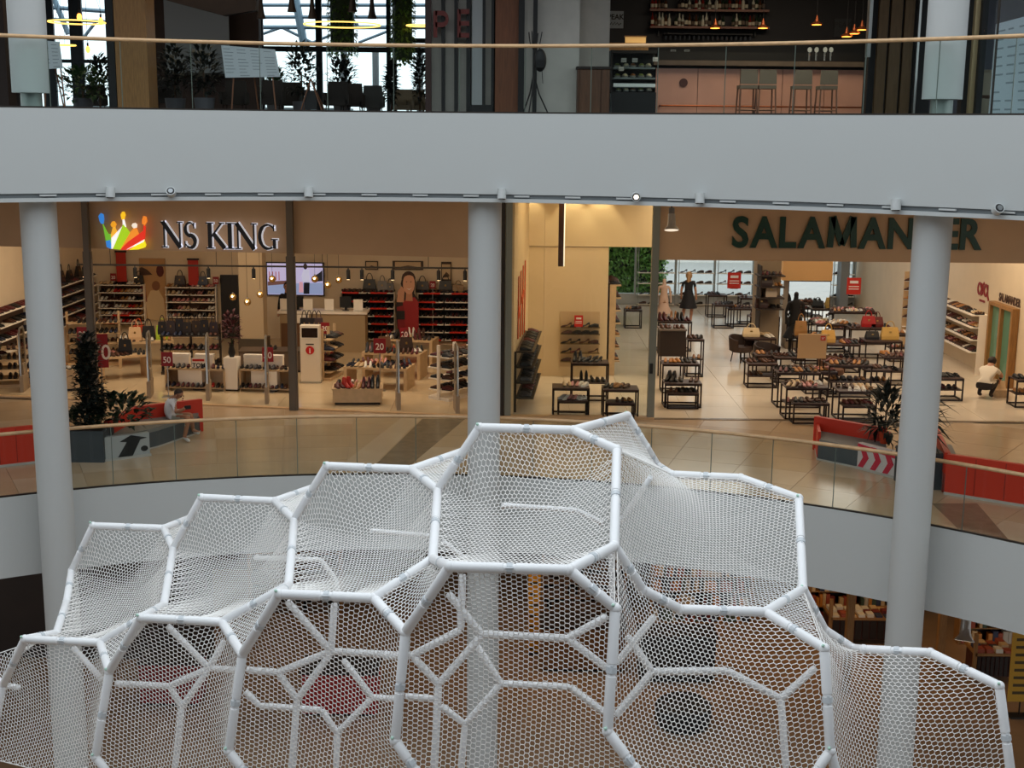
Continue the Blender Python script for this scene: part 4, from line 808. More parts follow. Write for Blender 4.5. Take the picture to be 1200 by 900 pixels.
# ------------------------------------------------------------------ right shop: name sign and interior
lt = thing('shop_name_sign', 'large dark green letters SALAMANDER on the beige bulkhead', 'sign', (6, 25.45, 3.4)); green = mat('sign_green', '#123a2c', .4)
o = W(858, 289, 25.42); xr = W(1151, 292, 25.42).x; zt = W(1000, 253, 25.42).z - W(1000, 291, 25.42).z; chs = []
for ch in 'SALAMANDER':
    if ch == 'M':
        mb = MB()
        for q in ([(.08, 0), (.12, .72)], [(.13, .72), (.4, .06)], [(.4, .06), (.67, .72)], [(.68, .72), (.72, 0)]): stroke(mb, q, .165, (0, 0, -.02), (1, 0, 0), (0, 1, 0), (0, 0, .04))
    else: mb = text_mb(ch, 1, .02, .027)
    a = np.array(mb.v); chs.append((mb, a[:, 0].min(), a[:, 0].max()-a[:, 0].min(), a[:, 1].max(), a[:, 1].min()))
gap = .045; tot = sum(c[2] for c in chs) + gap*9; sx = (xr - o.x) / tot; sz = zt / .76; x = 0
for mb, x0, w, ymx, ymn in chs:
    a = [((p[0]-x0+x), p[1], p[2]) for p in mb.v]; mb.v = a; xf(mb, (o.x, 25.47, o.z), X3*sx, Z3*sz, NY*1.5).build('letter', green, lt, world=True, fixn=False); x += w + gap
SN = 'shop with the green letters'
DK2 = ('black', 'brown', 'burgundy', 'brown', 'black', 'tan'); LT2 = ('white', 'beige', 'tan', 'brown', 'pink')
GT = 'black metal frame display tables'
TABS = []
def ft(px, py, w, d, h, rz, lab, ctx, cols, n, kinds=('low',), shelf=False): p = G(px, py); TABS.append((p.x, p.y + d/2, w, d, h)); return frame_table(lab, (p.x, p.y + d/2, 0), rz, w, d, h, ctx, cols, n, kinds, shelf)
# niche behind the glass bay
ft(669, 489, .74, .5, .6, 0, 'black frame table with pale shoes at left inside the glass bay', 'on the left frame table inside the glass bay', LT2, 4)
ft(671, 488.5, .6, .4, .33, 0, 'low nested frame table at left inside the glass bay', 'on the low left nested table inside the glass bay', LT2, 3, ('low', 'sandal'))
ft(727, 491, .72, .5, .6, 0, 'black frame table with dark shoes at right inside the glass bay', 'on the right frame table inside the glass bay', DK2, 4)
ft(727, 492, .56, .4, .34, 0, 'low nested frame table at right inside the glass bay', 'on the low right nested table inside the glass bay', DK2, 3, ('sandal',))
ft(691, 470, .8, .5, .82, 0, 'tall black frame table of black shoes behind the glass bay pair', 'on the tall frame table behind the glass bay pair', ('black',), 5, ('low', 'pump', 'boot'), True)
t = thing('glass_shoe_shelf', 'five-tier clear shelf of shoes on the yellow niche wall', 'shoe shelf', (W(679, 420, 29.95).x, 29.98, 0))
zz = ztiers(679, 29.9, 383, 391, 402, 413, 423)
MB().box(-.46, .46, -.01, 0, zz[0]-.15, zz[-1]+.35).build('back_panel', mat('niche_panel', '#cdb088', .5), t)
for z in zz: MB().box(-.46, .46, -.2, -.01, z-.012, z).build('shelf_board', glass('shelf_glass', (.8, .78, .7), .6), t); row(loc2w(t, (-.42, -.1, z)), loc2w(t, (.42, -.1, z)), 4, math.pi/2*1.0, 'on five-tier clear shelf of the yellow niche', DK2[:5] + ('black',), ('low', 'pump'), .1, False)
def red_card(lab, px, py, w, h, Y, txt='SALE'):
    p = W(px, py, Y); t = thing('sale_card', lab, 'sign', p); MB().box(-w/2, w/2, -.01, .01, 0, h).build('card', mat('card_red', '#c4281c', .5), t); MB().box(-w*.36, w*.36, -.013, -.009, h*.45, h*.5).box(-w*.36, w*.36, -.013, -.009, h*.3, h*.35).build('print_lines', mat('sign_text', '#f0e6e0', .5), t); MB().box(-w*.3, w*.3, -.05, .05, -.012, 0).build('foot', chrome, t)
    MB().box(-w*.3, w*.3, -.013, -.009, h*.66, h*.82).build('print_block', mat('sign_text', '#f0e6e0', .5), t)
red_card('red sale card on the top tier of the niche shelf', 678, 383, .2, .27, 29.85)
# rack of shoes along the yellow side wall, orange graphic
wall_shelf('side_rack', 'steep rack of dark shoes along the yellow side wall', (.15, 27.4, 0), math.pi/2 - .076, 2.9, [.3, .62, .94, 1.26], .4, 'on steep rack along the yellow side wall', ('black', 'black', 'dark grey', 'burgundy'), 8, back=False, sm=dark_metal, side=True, sdep=.12)
t = thing('wall_graphic', 'orange letter strokes painted on the yellow side wall', 'graphic', (.065, 27.5, 1.2))
for k in range(4): MB().prism([(0, 0), (.12, 0), (.2, 1.3 + .1*k), (.08, 1.3 + .1*k)], (.03 + .08*(.95 + k*.62), 26.7 + k*.62, 1.4 - .05*k), (.078, 1, 0), Z3, (.015, 0, 0)).build('stroke', mat('graphic_orange', '#d8521f', .5), t, world=True)
for k in range(2): MB().prism([(0, 0), (.5, .1), (.5, .25), (0, .15)], (.03 + .08*(1.15 + k*.9), 26.9 + k*.9, 1.8 + k*.2), (.078, 1, 0), Z3, (.016, 0, 0)).build('stroke', mat('graphic_orange', '#d8521f', .5), t, world=True)
# hanging beam lamp in the niche
p = W(657, 312, 27.2); t = thing('beam_lamp', 'dark brown vertical beam lamp with lit edge hanging behind the glass', 'lamp', (p.x, 27.2, p.z)); MB().box(-.055, .055, -.05, .05, 0, ZUB - p.z).build('beam', mat('beam_brown', '#4a2a1a', .5), t); MB().box(.056, .078, -.04, .04, .0, ZUB - p.z).build('light_strip', mat('strip_light', '#fff0cc', .5, emit='#fff0cc', estr=1.2), t)
# downlights in the niche ceiling
for x in (.35, 1.35, 2.0):
    l = bpy.data.lights.new('niche_downlight', 'SPOT'); l.energy = 45; l.color = (1, .82, .52); l.spot_size = 1.35; l.spot_blend = .5; l.shadow_soft_size = .03; lo = bpy.data.objects.new('niche_downlight', l); lo.location = (x, 29.75, ZUB - .08); col.objects.link(lo)
    t = thing('downlight', 'small recessed downlight in the ceiling above the yellow niche', 'lamp', (x, 29.6, ZUB), 0, 'niche ceiling downlights'); MB().lathe([(.06, -.02), (.06, 0)], n=14).build('ring', chrome, t); MB().lathe([(.04, -.024), (.04, -.018)], n=12).build('lens', bulb, t)
# end shelf beyond the niche wall
wall_shelf('end_shelf', 'narrow stacked shelf of dark shoes at the end of the yellow wall', (2.24, 30.9, 0), math.pi/2, 1.5, [.35, .65, .95, 1.25, 1.55, 1.85, 2.15], .3, 'on narrow shelf at the end of the yellow wall', DK2, 4, bm=mat('end_panel_dark', '#2a1c18', .6), sm=wood_light)
# left group near the glass post
ft(800, 478, .78, .5, .52, 0, 'front black frame table of the pair right of the glass post', 'on the front frame table right of the glass post', DK2, 4, ('low', 'boot')); ft(800, 479.5, .66, .36, .34, 0, 'low nested frame table right of the glass post', 'on the low nested table right of the glass post', DK2, 3)
ft(797, 461, .82, .5, .66, 0, 'second frame table behind the pair right of the glass post', 'on the second frame table right of the glass post', DK2, 4)
p = G(787, 445); t = thing('dark_cabinet', 'dark brown box cabinet with shoes on top right of the glass post', 'cabinet', (p.x, p.y, 0)); MB().box(-.3, .3, 0, .5, .55, 1.15).build('body', dark_brown, t); MB().box(-.32, .32, -.02, .52, 1.15, 1.19).build('top_board', mat('cab_top', '#6a6058', .5), t)
for x in (-.28, .25): MB().box(x, x+.03, 0, .03, 0, .55).box(x, x+.03, .47, .5, 0, .55).build('leg', black_metal, t)
row((p.x-.28, p.y+.2, 1.19), (p.x+.28, p.y+.2, 1.19), 3, math.pi, 'on the dark brown box cabinet', DK2); row((p.x-.28, p.y+.2, .0), (p.x+.28, p.y+.2, .0), 1, math.pi, 'under the dark brown box cabinet', DK2)
ft(814, 442, .4, .4, .9, 0, 'slim tall frame stand beside the dark cabinet', 'on the slim tall frame stand', DK2, 2, ('low',), True)
ft(790, 412, .9, .6, .8, 0, 'frame table before the pale mannequin', 'on the frame table before the pale mannequin', DK2, 5, ('low', 'boot')); 
# tables towards the window
for k, (px, py, w, h) in enumerate(((742, 385, .5, .55), (848, 385, .6, .7), (868, 383, .8, .55), (880, 380, .7, .8), (840, 372, .6, .7))): ft(px, py, w, .5, h, 0, 'frame table standing on the sunlit floor before the window shelves', 'on a frame table on the sunlit floor', DK2, 3)
# middle and right islands: nested frames
T = [(893, 455, .68, .5, .56, 'front-left frame table beside the tub chair', 'on the front-left frame table beside the tub chair', DK2, True), (900, 441, .6, .5, .5, 'frame table behind the tub chair table', 'on the frame table behind the tub chair table', DK2, False),
     (944, 492, .84, .55, .66, 'large front frame table left of the red bench', 'on the large front frame table', LT2, True), (950, 497, .72, .4, .42, 'low nested frame table in front of the large one', 'on the low nested table of the large one', DK2, False), (935, 478, .9, .6, .75, 'frame table rising behind the large front one', 'on the frame table behind the large front one', DK2, False),
     (1004, 493, .78, .55, .6, 'front frame table beside the large one', 'on the front frame table beside the large one', LT2, False), (1006, 496, .66, .4, .36, 'low nested frame table beside the large one', 'on the low nested table beside the large one', DK2, False), (995, 466, .95, .6, .72, 'frame table of dark shoes behind the front pair', 'on the frame table behind the front pair', DK2, True),
     (1050, 452, .62, .6, .66, 'frame table half hidden by the right column', 'on the frame table half hidden by the right column', DK2, True), (1034, 435, .9, .6, .74, 'frame table with bags left of the right column', 'on the frame table with bags', DK2, False), (985, 437, .9, .6, .7, 'middle island frame table behind the beige placard', 'on the middle island table behind the placard', DK2, True),
     (1020, 420, 1.1, .6, .78, 'back island frame table with rows of shoes', 'on the back island frame table', DK2, True), (975, 413, .9, .6, .74, 'back island frame table before the mirror', 'on the back island table before the mirror', LT2, True), (1000, 404, 1.2, .6, .9, 'far island frame table under the red bag', 'on the far island frame table', LT2, True),
     (1112, 470, .6, .5, .5, 'frame table right of the right column', 'on the frame table right of the column', DK2, True), (1203, 478, .5, .5, .6, 'frame table at the right-hand pier', 'on the frame table at the pier', DK2, True), (890, 425, .8, .6, .62, 'frame table with pale shoes behind the tub chairs', 'on the frame table behind the tub chairs', LT2, False), (895, 408, .8, .5, .85, 'tall frame table at the bag pillar', 'on the tall frame table at the bag pillar', DK2, True)]
T += [(925, 449, .7, .5, .6, 'frame table left of the beige placard', 'on the frame table left of the placard', DK2, True), (962, 462, .7, .5, .5, 'low frame table behind the large front one', 'on the low frame table behind the large front one', LT2, False), (1028, 462, .6, .5, .55, 'frame table behind the front pair beside the right column', 'on the frame table beside the right column', DK2, True),
      (948, 427, .7, .5, .7, 'frame table before the black mannequin', 'on the frame table before the black mannequin', DK2, True), (1056, 424, .6, .5, .7, 'frame table deep behind the right column', 'on the frame table deep behind the right column', LT2, True), (960, 400, .7, .5, .8, 'frame table close to the pillar mirror', 'on the frame table close to the pillar mirror', DK2, True)]
for px, py, w, d, h, lab, ctx, cols, sh in T: ft(px, py, w, d, h, 0, lab, ctx, cols, max(3, int(w*6)), ('low', 'sandal', 'low'), sh)
# tub chairs
def tub(px, py, lab, c):
    p = G(px, py); t = thing('tub_chair', lab, 'chair', (p.x, p.y, 0), .6); m = mat('tub_' + c, '#' + c, .7)
    prof = [(.26, .28), (.3, .3), (.33, .68), (.29, .68), (.26, .42)]; n = 14; mb = MB(); vs = []
    for i in range(n):
        a = math.radians(-30 + 240*i/(n-1)); k = 1 - .25*abs(i-(n-1)/2)/((n-1)/2)
        vs += [(r*math.cos(a), r*math.sin(a), z if z < .5 else .28+(z-.28)*k) for r, z in prof]
    mb.add(vs, [(5*i+k, 5*i+(k+1) % 5, 5*i+5+(k+1) % 5, 5*i+5+k) for i in range(n-1) for k in range(5)]); mb.build('shell', m, t, smooth=True); MB().lathe([(.24, .26), (.27, .3), (.26, .4), (.1, .42)], n=16).build('seat_cushion', m, t, smooth=True)
    for a in (45, 135, 225, 315): MB().tube((.2*math.cos(math.radians(a)), .2*math.sin(math.radians(a)), .28), (.25*math.cos(math.radians(a)), .25*math.sin(math.radians(a)), 0), .015, n=6).build('leg', black_metal, t)
tub(868, 424, 'brown tub armchair at the edge of the aisle', '3a2a24'); tub(898, 434, 'dark brown tub armchair between the frame tables', '2a1d1a'); tub(974, 452, 'brown stool-like tub chair behind the large front table', '5a3a28')
BAGP = []
# placards, bags
p = W(951, 420, 27.9); t = thing('beige_placard', 'plain beige placard with a small red corner logo on a frame table', 'sign', p); MB().box(-.31, .31, -.015, .015, 0, .54).build('board', mat('placard_beige', '#c9a477', .6), t); MB().box(.17, .28, -.02, -.014, .4, .5).build('logo_square', mat('card_red', '#c4281c', .5), t); xf(text_mb('ar', .09, .002, 0, 'CENTER'), (.225, -.021, .43), X3, Z3, NY).build('lettering', mat('sign_text', '#f0e6e0', .5), t, fixn=False); MB().tube((-.2, .03, -.7), (-.2, .03, .3), .012, n=6).tube((.2, .03, -.7), (.2, .03, .3), .012, n=6).build('stand', black_metal, t); t.location.z = p.z
for px, py, Y, w, h, c, lab in ((1013, 372, 33.6, .34, .28, 'b5161c', 'bright red bag on the far island'), (1038, 381, 32.4, .3, .26, '6a1c18', 'dark red handbag left of the right column'), (1049, 398, 30.9, .42, .3, 'c9a257', 'yellow-tan handbag left of the right column'), (1028, 401, 30.9, .32, .2, '141214', 'black box bag beside the yellow-tan handbag'), (977, 404, 30.4, .34, .3, 'c79a4c', 'tan square bag behind the beige placard'), (932, 386, 32.0, .3, .36, '9a6f3c', 'woven straw bag before the mirror'), (904, 349, 32.6, .28, .3, 'b9a894', 'pale bag on the bag pillar'), (893, 357, 32.6, .32, .26, '3a2018', 'brown bag on the bag pillar'), (897, 345, 32.6, .34, .26, '2a1714', 'dark bag on the bag pillar'), (888, 378, 31.5, .42, .22, 'e0c9a0', 'cream bag on the table behind the tub chairs')):
    p = W(px, py, Y)
    if 'pillar' in lab: p = Vector((p.x, 32.7, {'pale': 1.602, 'brown': 1.322, 'dark': 1.882}[lab.split()[0]]))
    else:                 # stand it on the nearest table top
        q = min(TABS, key=lambda a: abs(a[0]-p.x)/a[2] + abs(a[1]-p.y)*.8 + abs(a[4]-p.z)); p = Vector((min(max(p.x, q[0]-q[2]/2+w/2), q[0]+q[2]/2-w/2), q[1], q[4]+.002))
    SHOES[:] = [s for s in SHOES if not (abs(s[0].z-p.z) < .05 and abs(s[0].x-p.x) < w*.6+.05 and abs(s[0].y-p.y) < .22)]; BAGP.append(p)
    bag(lab, p, 0, w, h, .15, c)
# bag pillar and mirror pillar with beige head beam
a, b = wx(886, 33), wx(914, 33); pl = struct(thing('pillar', None, None, ((a+b)/2, 33.2, 0))); MB().box(a, b, 33.0, 33.5, 0, ZUB).build('pillar_shaft', mat('pillar_taupe', '#8f7d66', .7), pl, world=True)
t = thing('bag_shelves', 'dark shelves carrying bags on the taupe pillar', 'shelf', ((a+b)/2, 32.99, 0))
for z in (1.32, 1.6, 1.88, 2.16): MB().box(-(b-a)/2-.06, (b-a)/2, -.55, 0, z-.03, z).build('shelf_board', dark_brown, t); row(((a+b)/2-.25, 32.7, z), ((a+b)/2+.25, 32.7, z), 3, math.pi, 'on the dark shelves of the taupe pillar', DK2, ('low',), .1); SHOES[:] = [s for s in SHOES if not any(abs(s[0].z-q.z) < .05 and abs(s[0].x-q.x) < .25 and abs(s[0].y-q.y) < .25 for q in BAGP)]
MB().box(-(b-a)/2, -(b-a)/2+.03, -.5, 0, 0, 2.4).build('side_panel', dark_brown, t)
a, b = wx(916, 34.2), wx(974, 34.2); zb = W(940, 329, 34.2).z; struct(MB().box(a, b, 34.2, 34.9, zb, ZUB).build('pillar_head', mat('head_tan', '#d2a46a', .6))); a2, b2 = wx(924, 34.2), wx(974, 34.2)
struct(MB().box(a2, b2, 34.3, 34.9, 0, zb).build('pillar_mirror_core', mat('pillar_taupe', '#8f7d66', .7)))
t = thing('pillar_mirror', 'tall mirror on the pillar reflecting the gallery and red bench', 'mirror', ((a2+b2)/2, 34.29, 0)); MB().box(a2+.02, b2-.02, 34.27, 34.29, .25, zb-.03).build('mirror_glass', mat('mirror', '#dfe6e2', .02, 1), t, world=True); MB().box(a2, b2, 34.285, 34.3, .2, zb).build('frame', black_metal, t, world=True)
# black mannequin and pale mannequin
MAN = dict(STAND); MAN['hd'] = (0, -.01, 1.56, .07); MAN['ht'] = (0, 0, 1.66, .06)
def mann(lab, px, py, Y, m, sc=.85):
    t = thing('mannequin', lab, 'mannequin', (wx(px, Y), Y, 0)); keys = list(MAN); me = bpy.data.meshes.new('m'); me.from_pydata([MAN[k][:3] for k in keys], [(keys.index(a), keys.index(b)) for a, b in SB], []); o = bpy.data.objects.new('m', me); col.objects.link(o); o.modifiers.new('s', 'SKIN'); sd = o.modifiers.new('d', 'SUBSURF'); sd.levels = 1
    for i, k in enumerate(keys): r = MAN[k][3]; me.skin_vertices[0].data[i].radius = r if isinstance(r, tuple) else (r, r); me.skin_vertices[0].data[i].use_root = i == 0
    m2 = bpy.data.meshes.new_from_object(o.evaluated_get(bpy.context.evaluated_depsgraph_get())); bpy.data.objects.remove(o); m2.materials.clear(); m2.materials.append(m); m2.polygons.foreach_set('use_smooth', [True]*len(m2.polygons)); b = bpy.data.objects.new('figure', m2); col.objects.link(b); b.parent = t; t.scale = (sc,)*3
    MB().lathe([(.2, 0), (.2, .02)], n=18).build('base_disc', black_metal, t); MB().lathe([(.13, .8), (.22, .62), (.3, .45), (.28, .45)], n=18).build('skirt', m, t, smooth=True)
mann('tall black mannequin in front of the pillar mirror', 933, 400, 33.4, blk, 1.0); mann('pale draped mannequin behind the frame table near the window', 778, 370, 38.4, mat('cloth_pale', '#c9a890', .8), .85)
# woman in black dress
def look(c): return 0 if c.z > 1.42 or c.z < .62 and c.z > .09 or (abs(c.x) > .19 and c.z < 1.25) else 1
t = person('person', 'woman in a black sleeveless dress walking towards the window', {**STAND, 'lk': (-.1, -.12, .52, .06), 'la': (-.1, .05, .12, .042), 'lf': (-.1, -.06, .05, .038), 'rk': (.12, .05, .5, .06), 'ra': (.14, .22, .14, .042), 'rf': (.14, .14, .05, .038)}, SB, look, (wx(806, 38.6, 370), 38.6, 0), math.pi*.9, [skin, blk], None, (0, -.02, 1.58))
MB().lathe([(.12, 1.12), (.17, .95), (.24, .7), (.29, .55), (.27, .55), (.2, .8)], n=20).build('skirt', blk, t, smooth=True)
mb = MB().ball((0, .03, 1.6), (.11, .11, .13), 14, 10); mb.ball((.0, .11, 1.5), (.06, .05, .13), 10, 8); mb.build('hair', mat('hair_blonde', '#a9845a', .6), t, smooth=True)
t.scale = (.93,)*3
# window shelves with shoes
zz = [W(860, y, 42.9).z for y in (357.5, 346.5, 333, 320.5)]
for x0, x1, lab in ((4.15, 5.4, 'window shelf bay before the green ivy'), (5.5, 6.7, 'window shelf bay next to the ivy bay'), (6.8, 8.0, 'window shelf bay before the pale house'), (8.1, 9.3, 'window shelf bay behind the mirror pillar'), (9.4, 10.55, 'window shelf bay behind the red bag'), (10.65, 11.38, 'window shelf bay at the right end of the window')):
    t = thing('window_shelf', lab, 'shoe shelf', ((x0+x1)/2, 43.2, 0)); w = x1-x0
    for x in (-w/2, w/2-.02): MB().box(x, x+.02, -.32, -.28, 0, 2.6).build('upright', wmet, t)
    for z in zz: MB().box(-w/2, w/2, -.32, -.02, z-.02, z).build('shelf_board', shelf_white, t); row(((x0+x1)/2-w/2+.05, 43.05, z), ((x0+x1)/2+w/2-.05, 43.05, z), 4, math.pi/2 + .2, 'on the ' + lab, ('black', 'black', 'dark grey', 'brown'), ('low', 'pump'), .1, False)
    MB().box(-w/2, w/2, -.32, -.28, 2.55, 2.6).build('top_light_bar', mat('white_bar', '#f2f2ee', .5), t)
red_card('red sale card standing before the pale house window shelves', 860, 338, .42, .5, 40.5, '%'); red_card('red sale card on a stand left of the window pier', 1000, 345, .42, .5, 38.5, '%')
struct(MB().box(wx(982, 42.7), wx(992, 42.7), 42.5, 43.0, 0, ZUB).build('window_pier', mat('pier_grey', '#8d959c', .6)))
# tall perforated panel with shoes near the right column
p0 = p1 = wx(1057, 35.4) + .27; t = thing('shoe_board', 'upright pale board with small shoes left of the right column', 'shoe shelf', (p0, 35.4, 0)); MB().box(-.25, .25, -.05, 0, .3, 2.0).build('board', wood_light, t); MB().box(-.25, .25, -.2, .1, 0, .3).build('base', wood_light, t)
for z in (.5, .75, 1.0, 1.25, 1.5, 1.75): MB().box(-.24, .24, -.16, -.05, z-.015, z).build('ledge', shelf_white, t); row((p0-.22, 35.3, z), (p0+.22, 35.3, z), 3, 1.8, 'on the upright pale board by the right column', DK2, ('low',), .1, False)
# right wall: long shelves, signs, wooden mirror frame
wall_shelf('wall_shelf', 'long shelves of shoes along the right side wall', (11.43, 32.5, 0), -math.pi/2, 3.6, [.55, .85, 1.15, 1.45], .45, 'on the long right side wall shelves', DK2 + LT2, 12, ('low', 'sandal'), back=False, bays=2)
t = thing('wooden_mirror_frame', 'wooden frame with green glass doors against the right wall', 'mirror', (11.42, 29.7, 0))
zf = 1.75
for y in (29.0, 29.7, 30.4): MB().box(11.28, 11.44, y, y+.1, 0, zf).build('post', wood, t, world=True)
MB().box(11.28, 11.44, 29.0, 30.5, zf, zf+.08).build('top_rail', wood, t, world=True)
for y in (29.1, 29.8): MB().box(11.36, 11.38, y, y+.6, .05, zf).build('green_pane', mat('green_glass', '#5f8a72', .1), t, world=True)
t = thing('wall_lettering', 'dark red script logo on the right side wall', 'sign', (11.44, 31.2, 2.2)); y0 = 31.75; zc = W(1150, 346, 31.4).z; mb = MB()
for pts in (arcpts(.18, .16, .14, .14, 20, 340, 14), [(.34, .32), (.34, .04), (.4, .0)], [(.46, .02), (.46, .28), (.56, .34)], arcpts(.72, .16, .13, .14, 20, 340, 14), [(.86, .32), (.88, .04), (1.0, -.08)]): stroke(mb, pts, .075, (11.44, y0, zc), (0, -.8, 0), Z3*.9, (-.012, 0, 0))
mb.build('lettering', mat('script_red', '#8f1c1a', .5), t, world=True); MB().box(11.43, 11.445, 31.2, 31.55, zc-.16, zc-.11).build('caption_bar', mat('script_red', '#8f1c1a', .5), t, world=True)
t = thing('wall_lettering', 'small dark capitals above the wooden mirror frame', 'sign', (11.44, 29.6, 2.2)); zc = W(1178, 357, 29.5).z; xf(text_mb('SALAMANDER', .24, .006, .006, 'CENTER'), (11.44, 29.65, zc), (0, -.85, 0), Z3*1.1, (-1, 0, 0)).build('lettering', mat('wall_ink', '#4a3020', .5), t, world=True, fixn=False)
p = W(1130, 348, 33.5); t = thing('hanging_promo', 'dark purple promo panel with pink vertical print behind the right column', 'sign', p); MB().box(-.2, .3, -.02, .02, -.2, .85).build('panel', mat('promo_purple', '#3a2234', .5), t); MB().tube((.05, 0, .85), (.05, 0, ZUB - p.z), .01, n=5).build('hanger', black_metal, t); MB().box(-.12, .0, -.024, -.018, -.1, .7).box(.04, .1, -.024, -.018, .1, .6).build('printed_bars', mat('promo_pink', '#c9507c', .5), t)
# crouching person
J = dict(pel=(0,.05,.32,(.16,.13)), abd=(0,-.05,.42,(.15,.12)), che=(0,-.2,.6,(.18,.12)), nk=(0,-.3,.72,.055), hd=(0,-.38,.79,.085), ht=(0,-.44,.84,.08), ls=(-.18,-.22,.66,.06), le=(-.24,-.42,.5,.045), lw=(-.15,-.58,.34,.032), lh=(-.12,-.64,.26,.035), rs=(.18,-.22,.66,.06), re=(.24,-.42,.5,.045), rw=(.15,-.58,.34,.032), rh=(.12,-.64,.26,.035),
   lhp=(-.11,.02,.3,.11), lk=(-.16,-.36,.4,.07), la=(-.13,-.02,.1,.045), lf=(-.13,-.18,.05,.042), rhp=(.11,.02,.3,.11), rk=(.16,-.36,.4,.07), ra=(.13,-.02,.1,.045), rf=(.13,-.18,.05,.042))
p = G(1153, 467)
def look2(c): return 1 if c.y > -.29 and c.z > .37 and c.z < .74 and abs(c.x) < .3 and not (abs(c.x) > .2 and c.z < .48) else (2 if c.z < .46 and c.y > -.47 else 0)
t = person('person', 'person crouching in a white shirt and dark shorts on the right shop floor', J, SB, look2, (p.x, p.y, 0), 2.5, [skin, mat('cloth_white', '#e2d8c8', .8), mat('cloth_dark', '#2a2426', .8)], hair_cap((0, -.4, .83), (.1, .115, .105), lambda d: d.z > -.02 or d.y > .02), (0, -.42, .81), (0, -.8, -.4)); t.scale = (.95,)*3
p = G(1172, 465); t = thing('open_box', 'small brown box on the floor beside the crouching person', 'box', (p.x, p.y, 0)); MB().box(-.15, .15, -.1, .1, 0, .16).build('box_body', wood_light, t); MB().prism([(0, 0), (.3, 0), (.3, .2), (0, .2)], (-.15, .1, .16), X3, (0, .5, .8), (0, .01, 0)).build('lid', wood_light, t)
# ------------------------------------------------------------------ outside the window: ivy hedge and pale houses
t = thing('ivy_wall', 'dense green ivy wall outside the shop window', 'hedge', (4.7, 45.5, 0)); MB().box(2.6, 5.3, 45.7, 46.1, 0, 4.6).build('wall_core', leaf_dark, t, world=True)
mb = MB()
for _ in range(5200): leaf(mb, Vector((rnd.uniform(2.5, 5.4), 45.7 - rnd.uniform(.0, .25), rnd.uniform(0, 4.7))), Vector((rnd.uniform(-1, 1), -1, rnd.uniform(-1.2, .4))), Z3, .16, .055)
lo_ = mb.build('leaves', mat('ivy_leaf', '#7fb052', .5, noise=.4, nscale=5), t, world=True, fixn=False); lo_['kind'] = 'stuff'
hp = mat('house_plaster', '#efece4', .8, noise=.05); hw = mat('house_glass', '#6a7780', .15); hf = mat('house_frame', '#f2f2ee', .5)
t = thing('pale_house', 'pale plaster town house with white framed windows outside', 'building', (12, 58, 0)); MB().box(5.5, 22, 58, 62, -.3, 11).build('wall', hp, t, world=True); MB().box(5.4, 22.1, 57.85, 58, 3.3, 3.5).build('cornice', hf, t, world=True); MB().box(5.3, 22.2, 57.6, 62.2, 11, 11.4).build('roof', mat('roof_red', '#8a4a3a', .7), t, world=True)
for i in range(8):
    for z in (.5, 3.9, 7.2):
        x = 6.6 + i*1.95; f = MB().box(x-.1, x+1.1, 57.9, 58.02, z, z+2.0).build('window', hf, t, world=True); MB().box(x, x+.46, 57.88, 57.95, z+.1, z+1.9).build('pane', hw, f, world=True); MB().box(x+.54, x+1.0, 57.88, 57.95, z+.1, z+1.9).build('pane', hw, f, world=True)
# ------------------------------------------------------------------ gallery: benches, planters, seated man, spotlights
red = mat('bench_red', '#c8341c', .5); bgrey = mat('bench_grey', '#4c5358', .6); bseat = mat('bench_seat', '#7d7d7a', .7); pgrey = mat('planter_grey', '#3b4146', .6)
def wallpoly(pts, th, z0, z1, inward):
    mb = MB(); iv = Vector((inward[0], inward[1], 0))
    for p, q in zip(pts, pts[1:]):
        d = Vector((q.x-p.x, q.y-p.y, 0)).normalized(); n = Vector((-d.y, d.x, 0)); n = n if n.dot(iv) > 0 else -n
        mb.slab([(p.x, p.y), (q.x, q.y), (q.x+n.x*th, q.y+n.y*th), (p.x+n.x*th, p.y+n.y*th)], z0, z1)
    return mb
def bench(label, back, front, inward):
    c = (back[0]+front[0])/2; t = thing('red_bench', label, 'bench', (c.x, c.y, 0)); ins = [Vector((p.x, p.y, 0)) for p in back]
    wallpoly(ins, .09, .0, .62, inward).build('backrest', red, t, world=True); P = [(p.x, p.y) for p in ins] + [(p.x, p.y) for p in front]
    MB().slab(P, .03, .3).build('base', bgrey, t, world=True); cx = sum(p[0] for p in P)/len(P); cy = sum(p[1] for p in P)/len(P)
    MB().slab([(cx+(x-cx)*.97, cy+(y-cy)*.97) for x, y in P], .3, .37).build('seat', bseat, t, world=True); MB().slab([(cx+(x-cx)*1.02, cy+(y-cy)*1.02) for x, y in P], 0, .03).build('plinth', mat('plinth_pale', '#b5b0a8', .6), t, world=True)
    return t
t1 = bench('red-backed bench with grey base where the seated man rests', [G(122, 494, .62), G(155, 476, .62), G(235, 467, .62)], [G(232, 508), G(186, 524), G(135, 537)], (.3, -1))
e0, e1 = G(235, 467, .62), G(234, 505); e0.z = 0; wallpoly([e0, e1], .06, 0, .5, (-1, 0)).build('end_panel', red, t1, world=True)
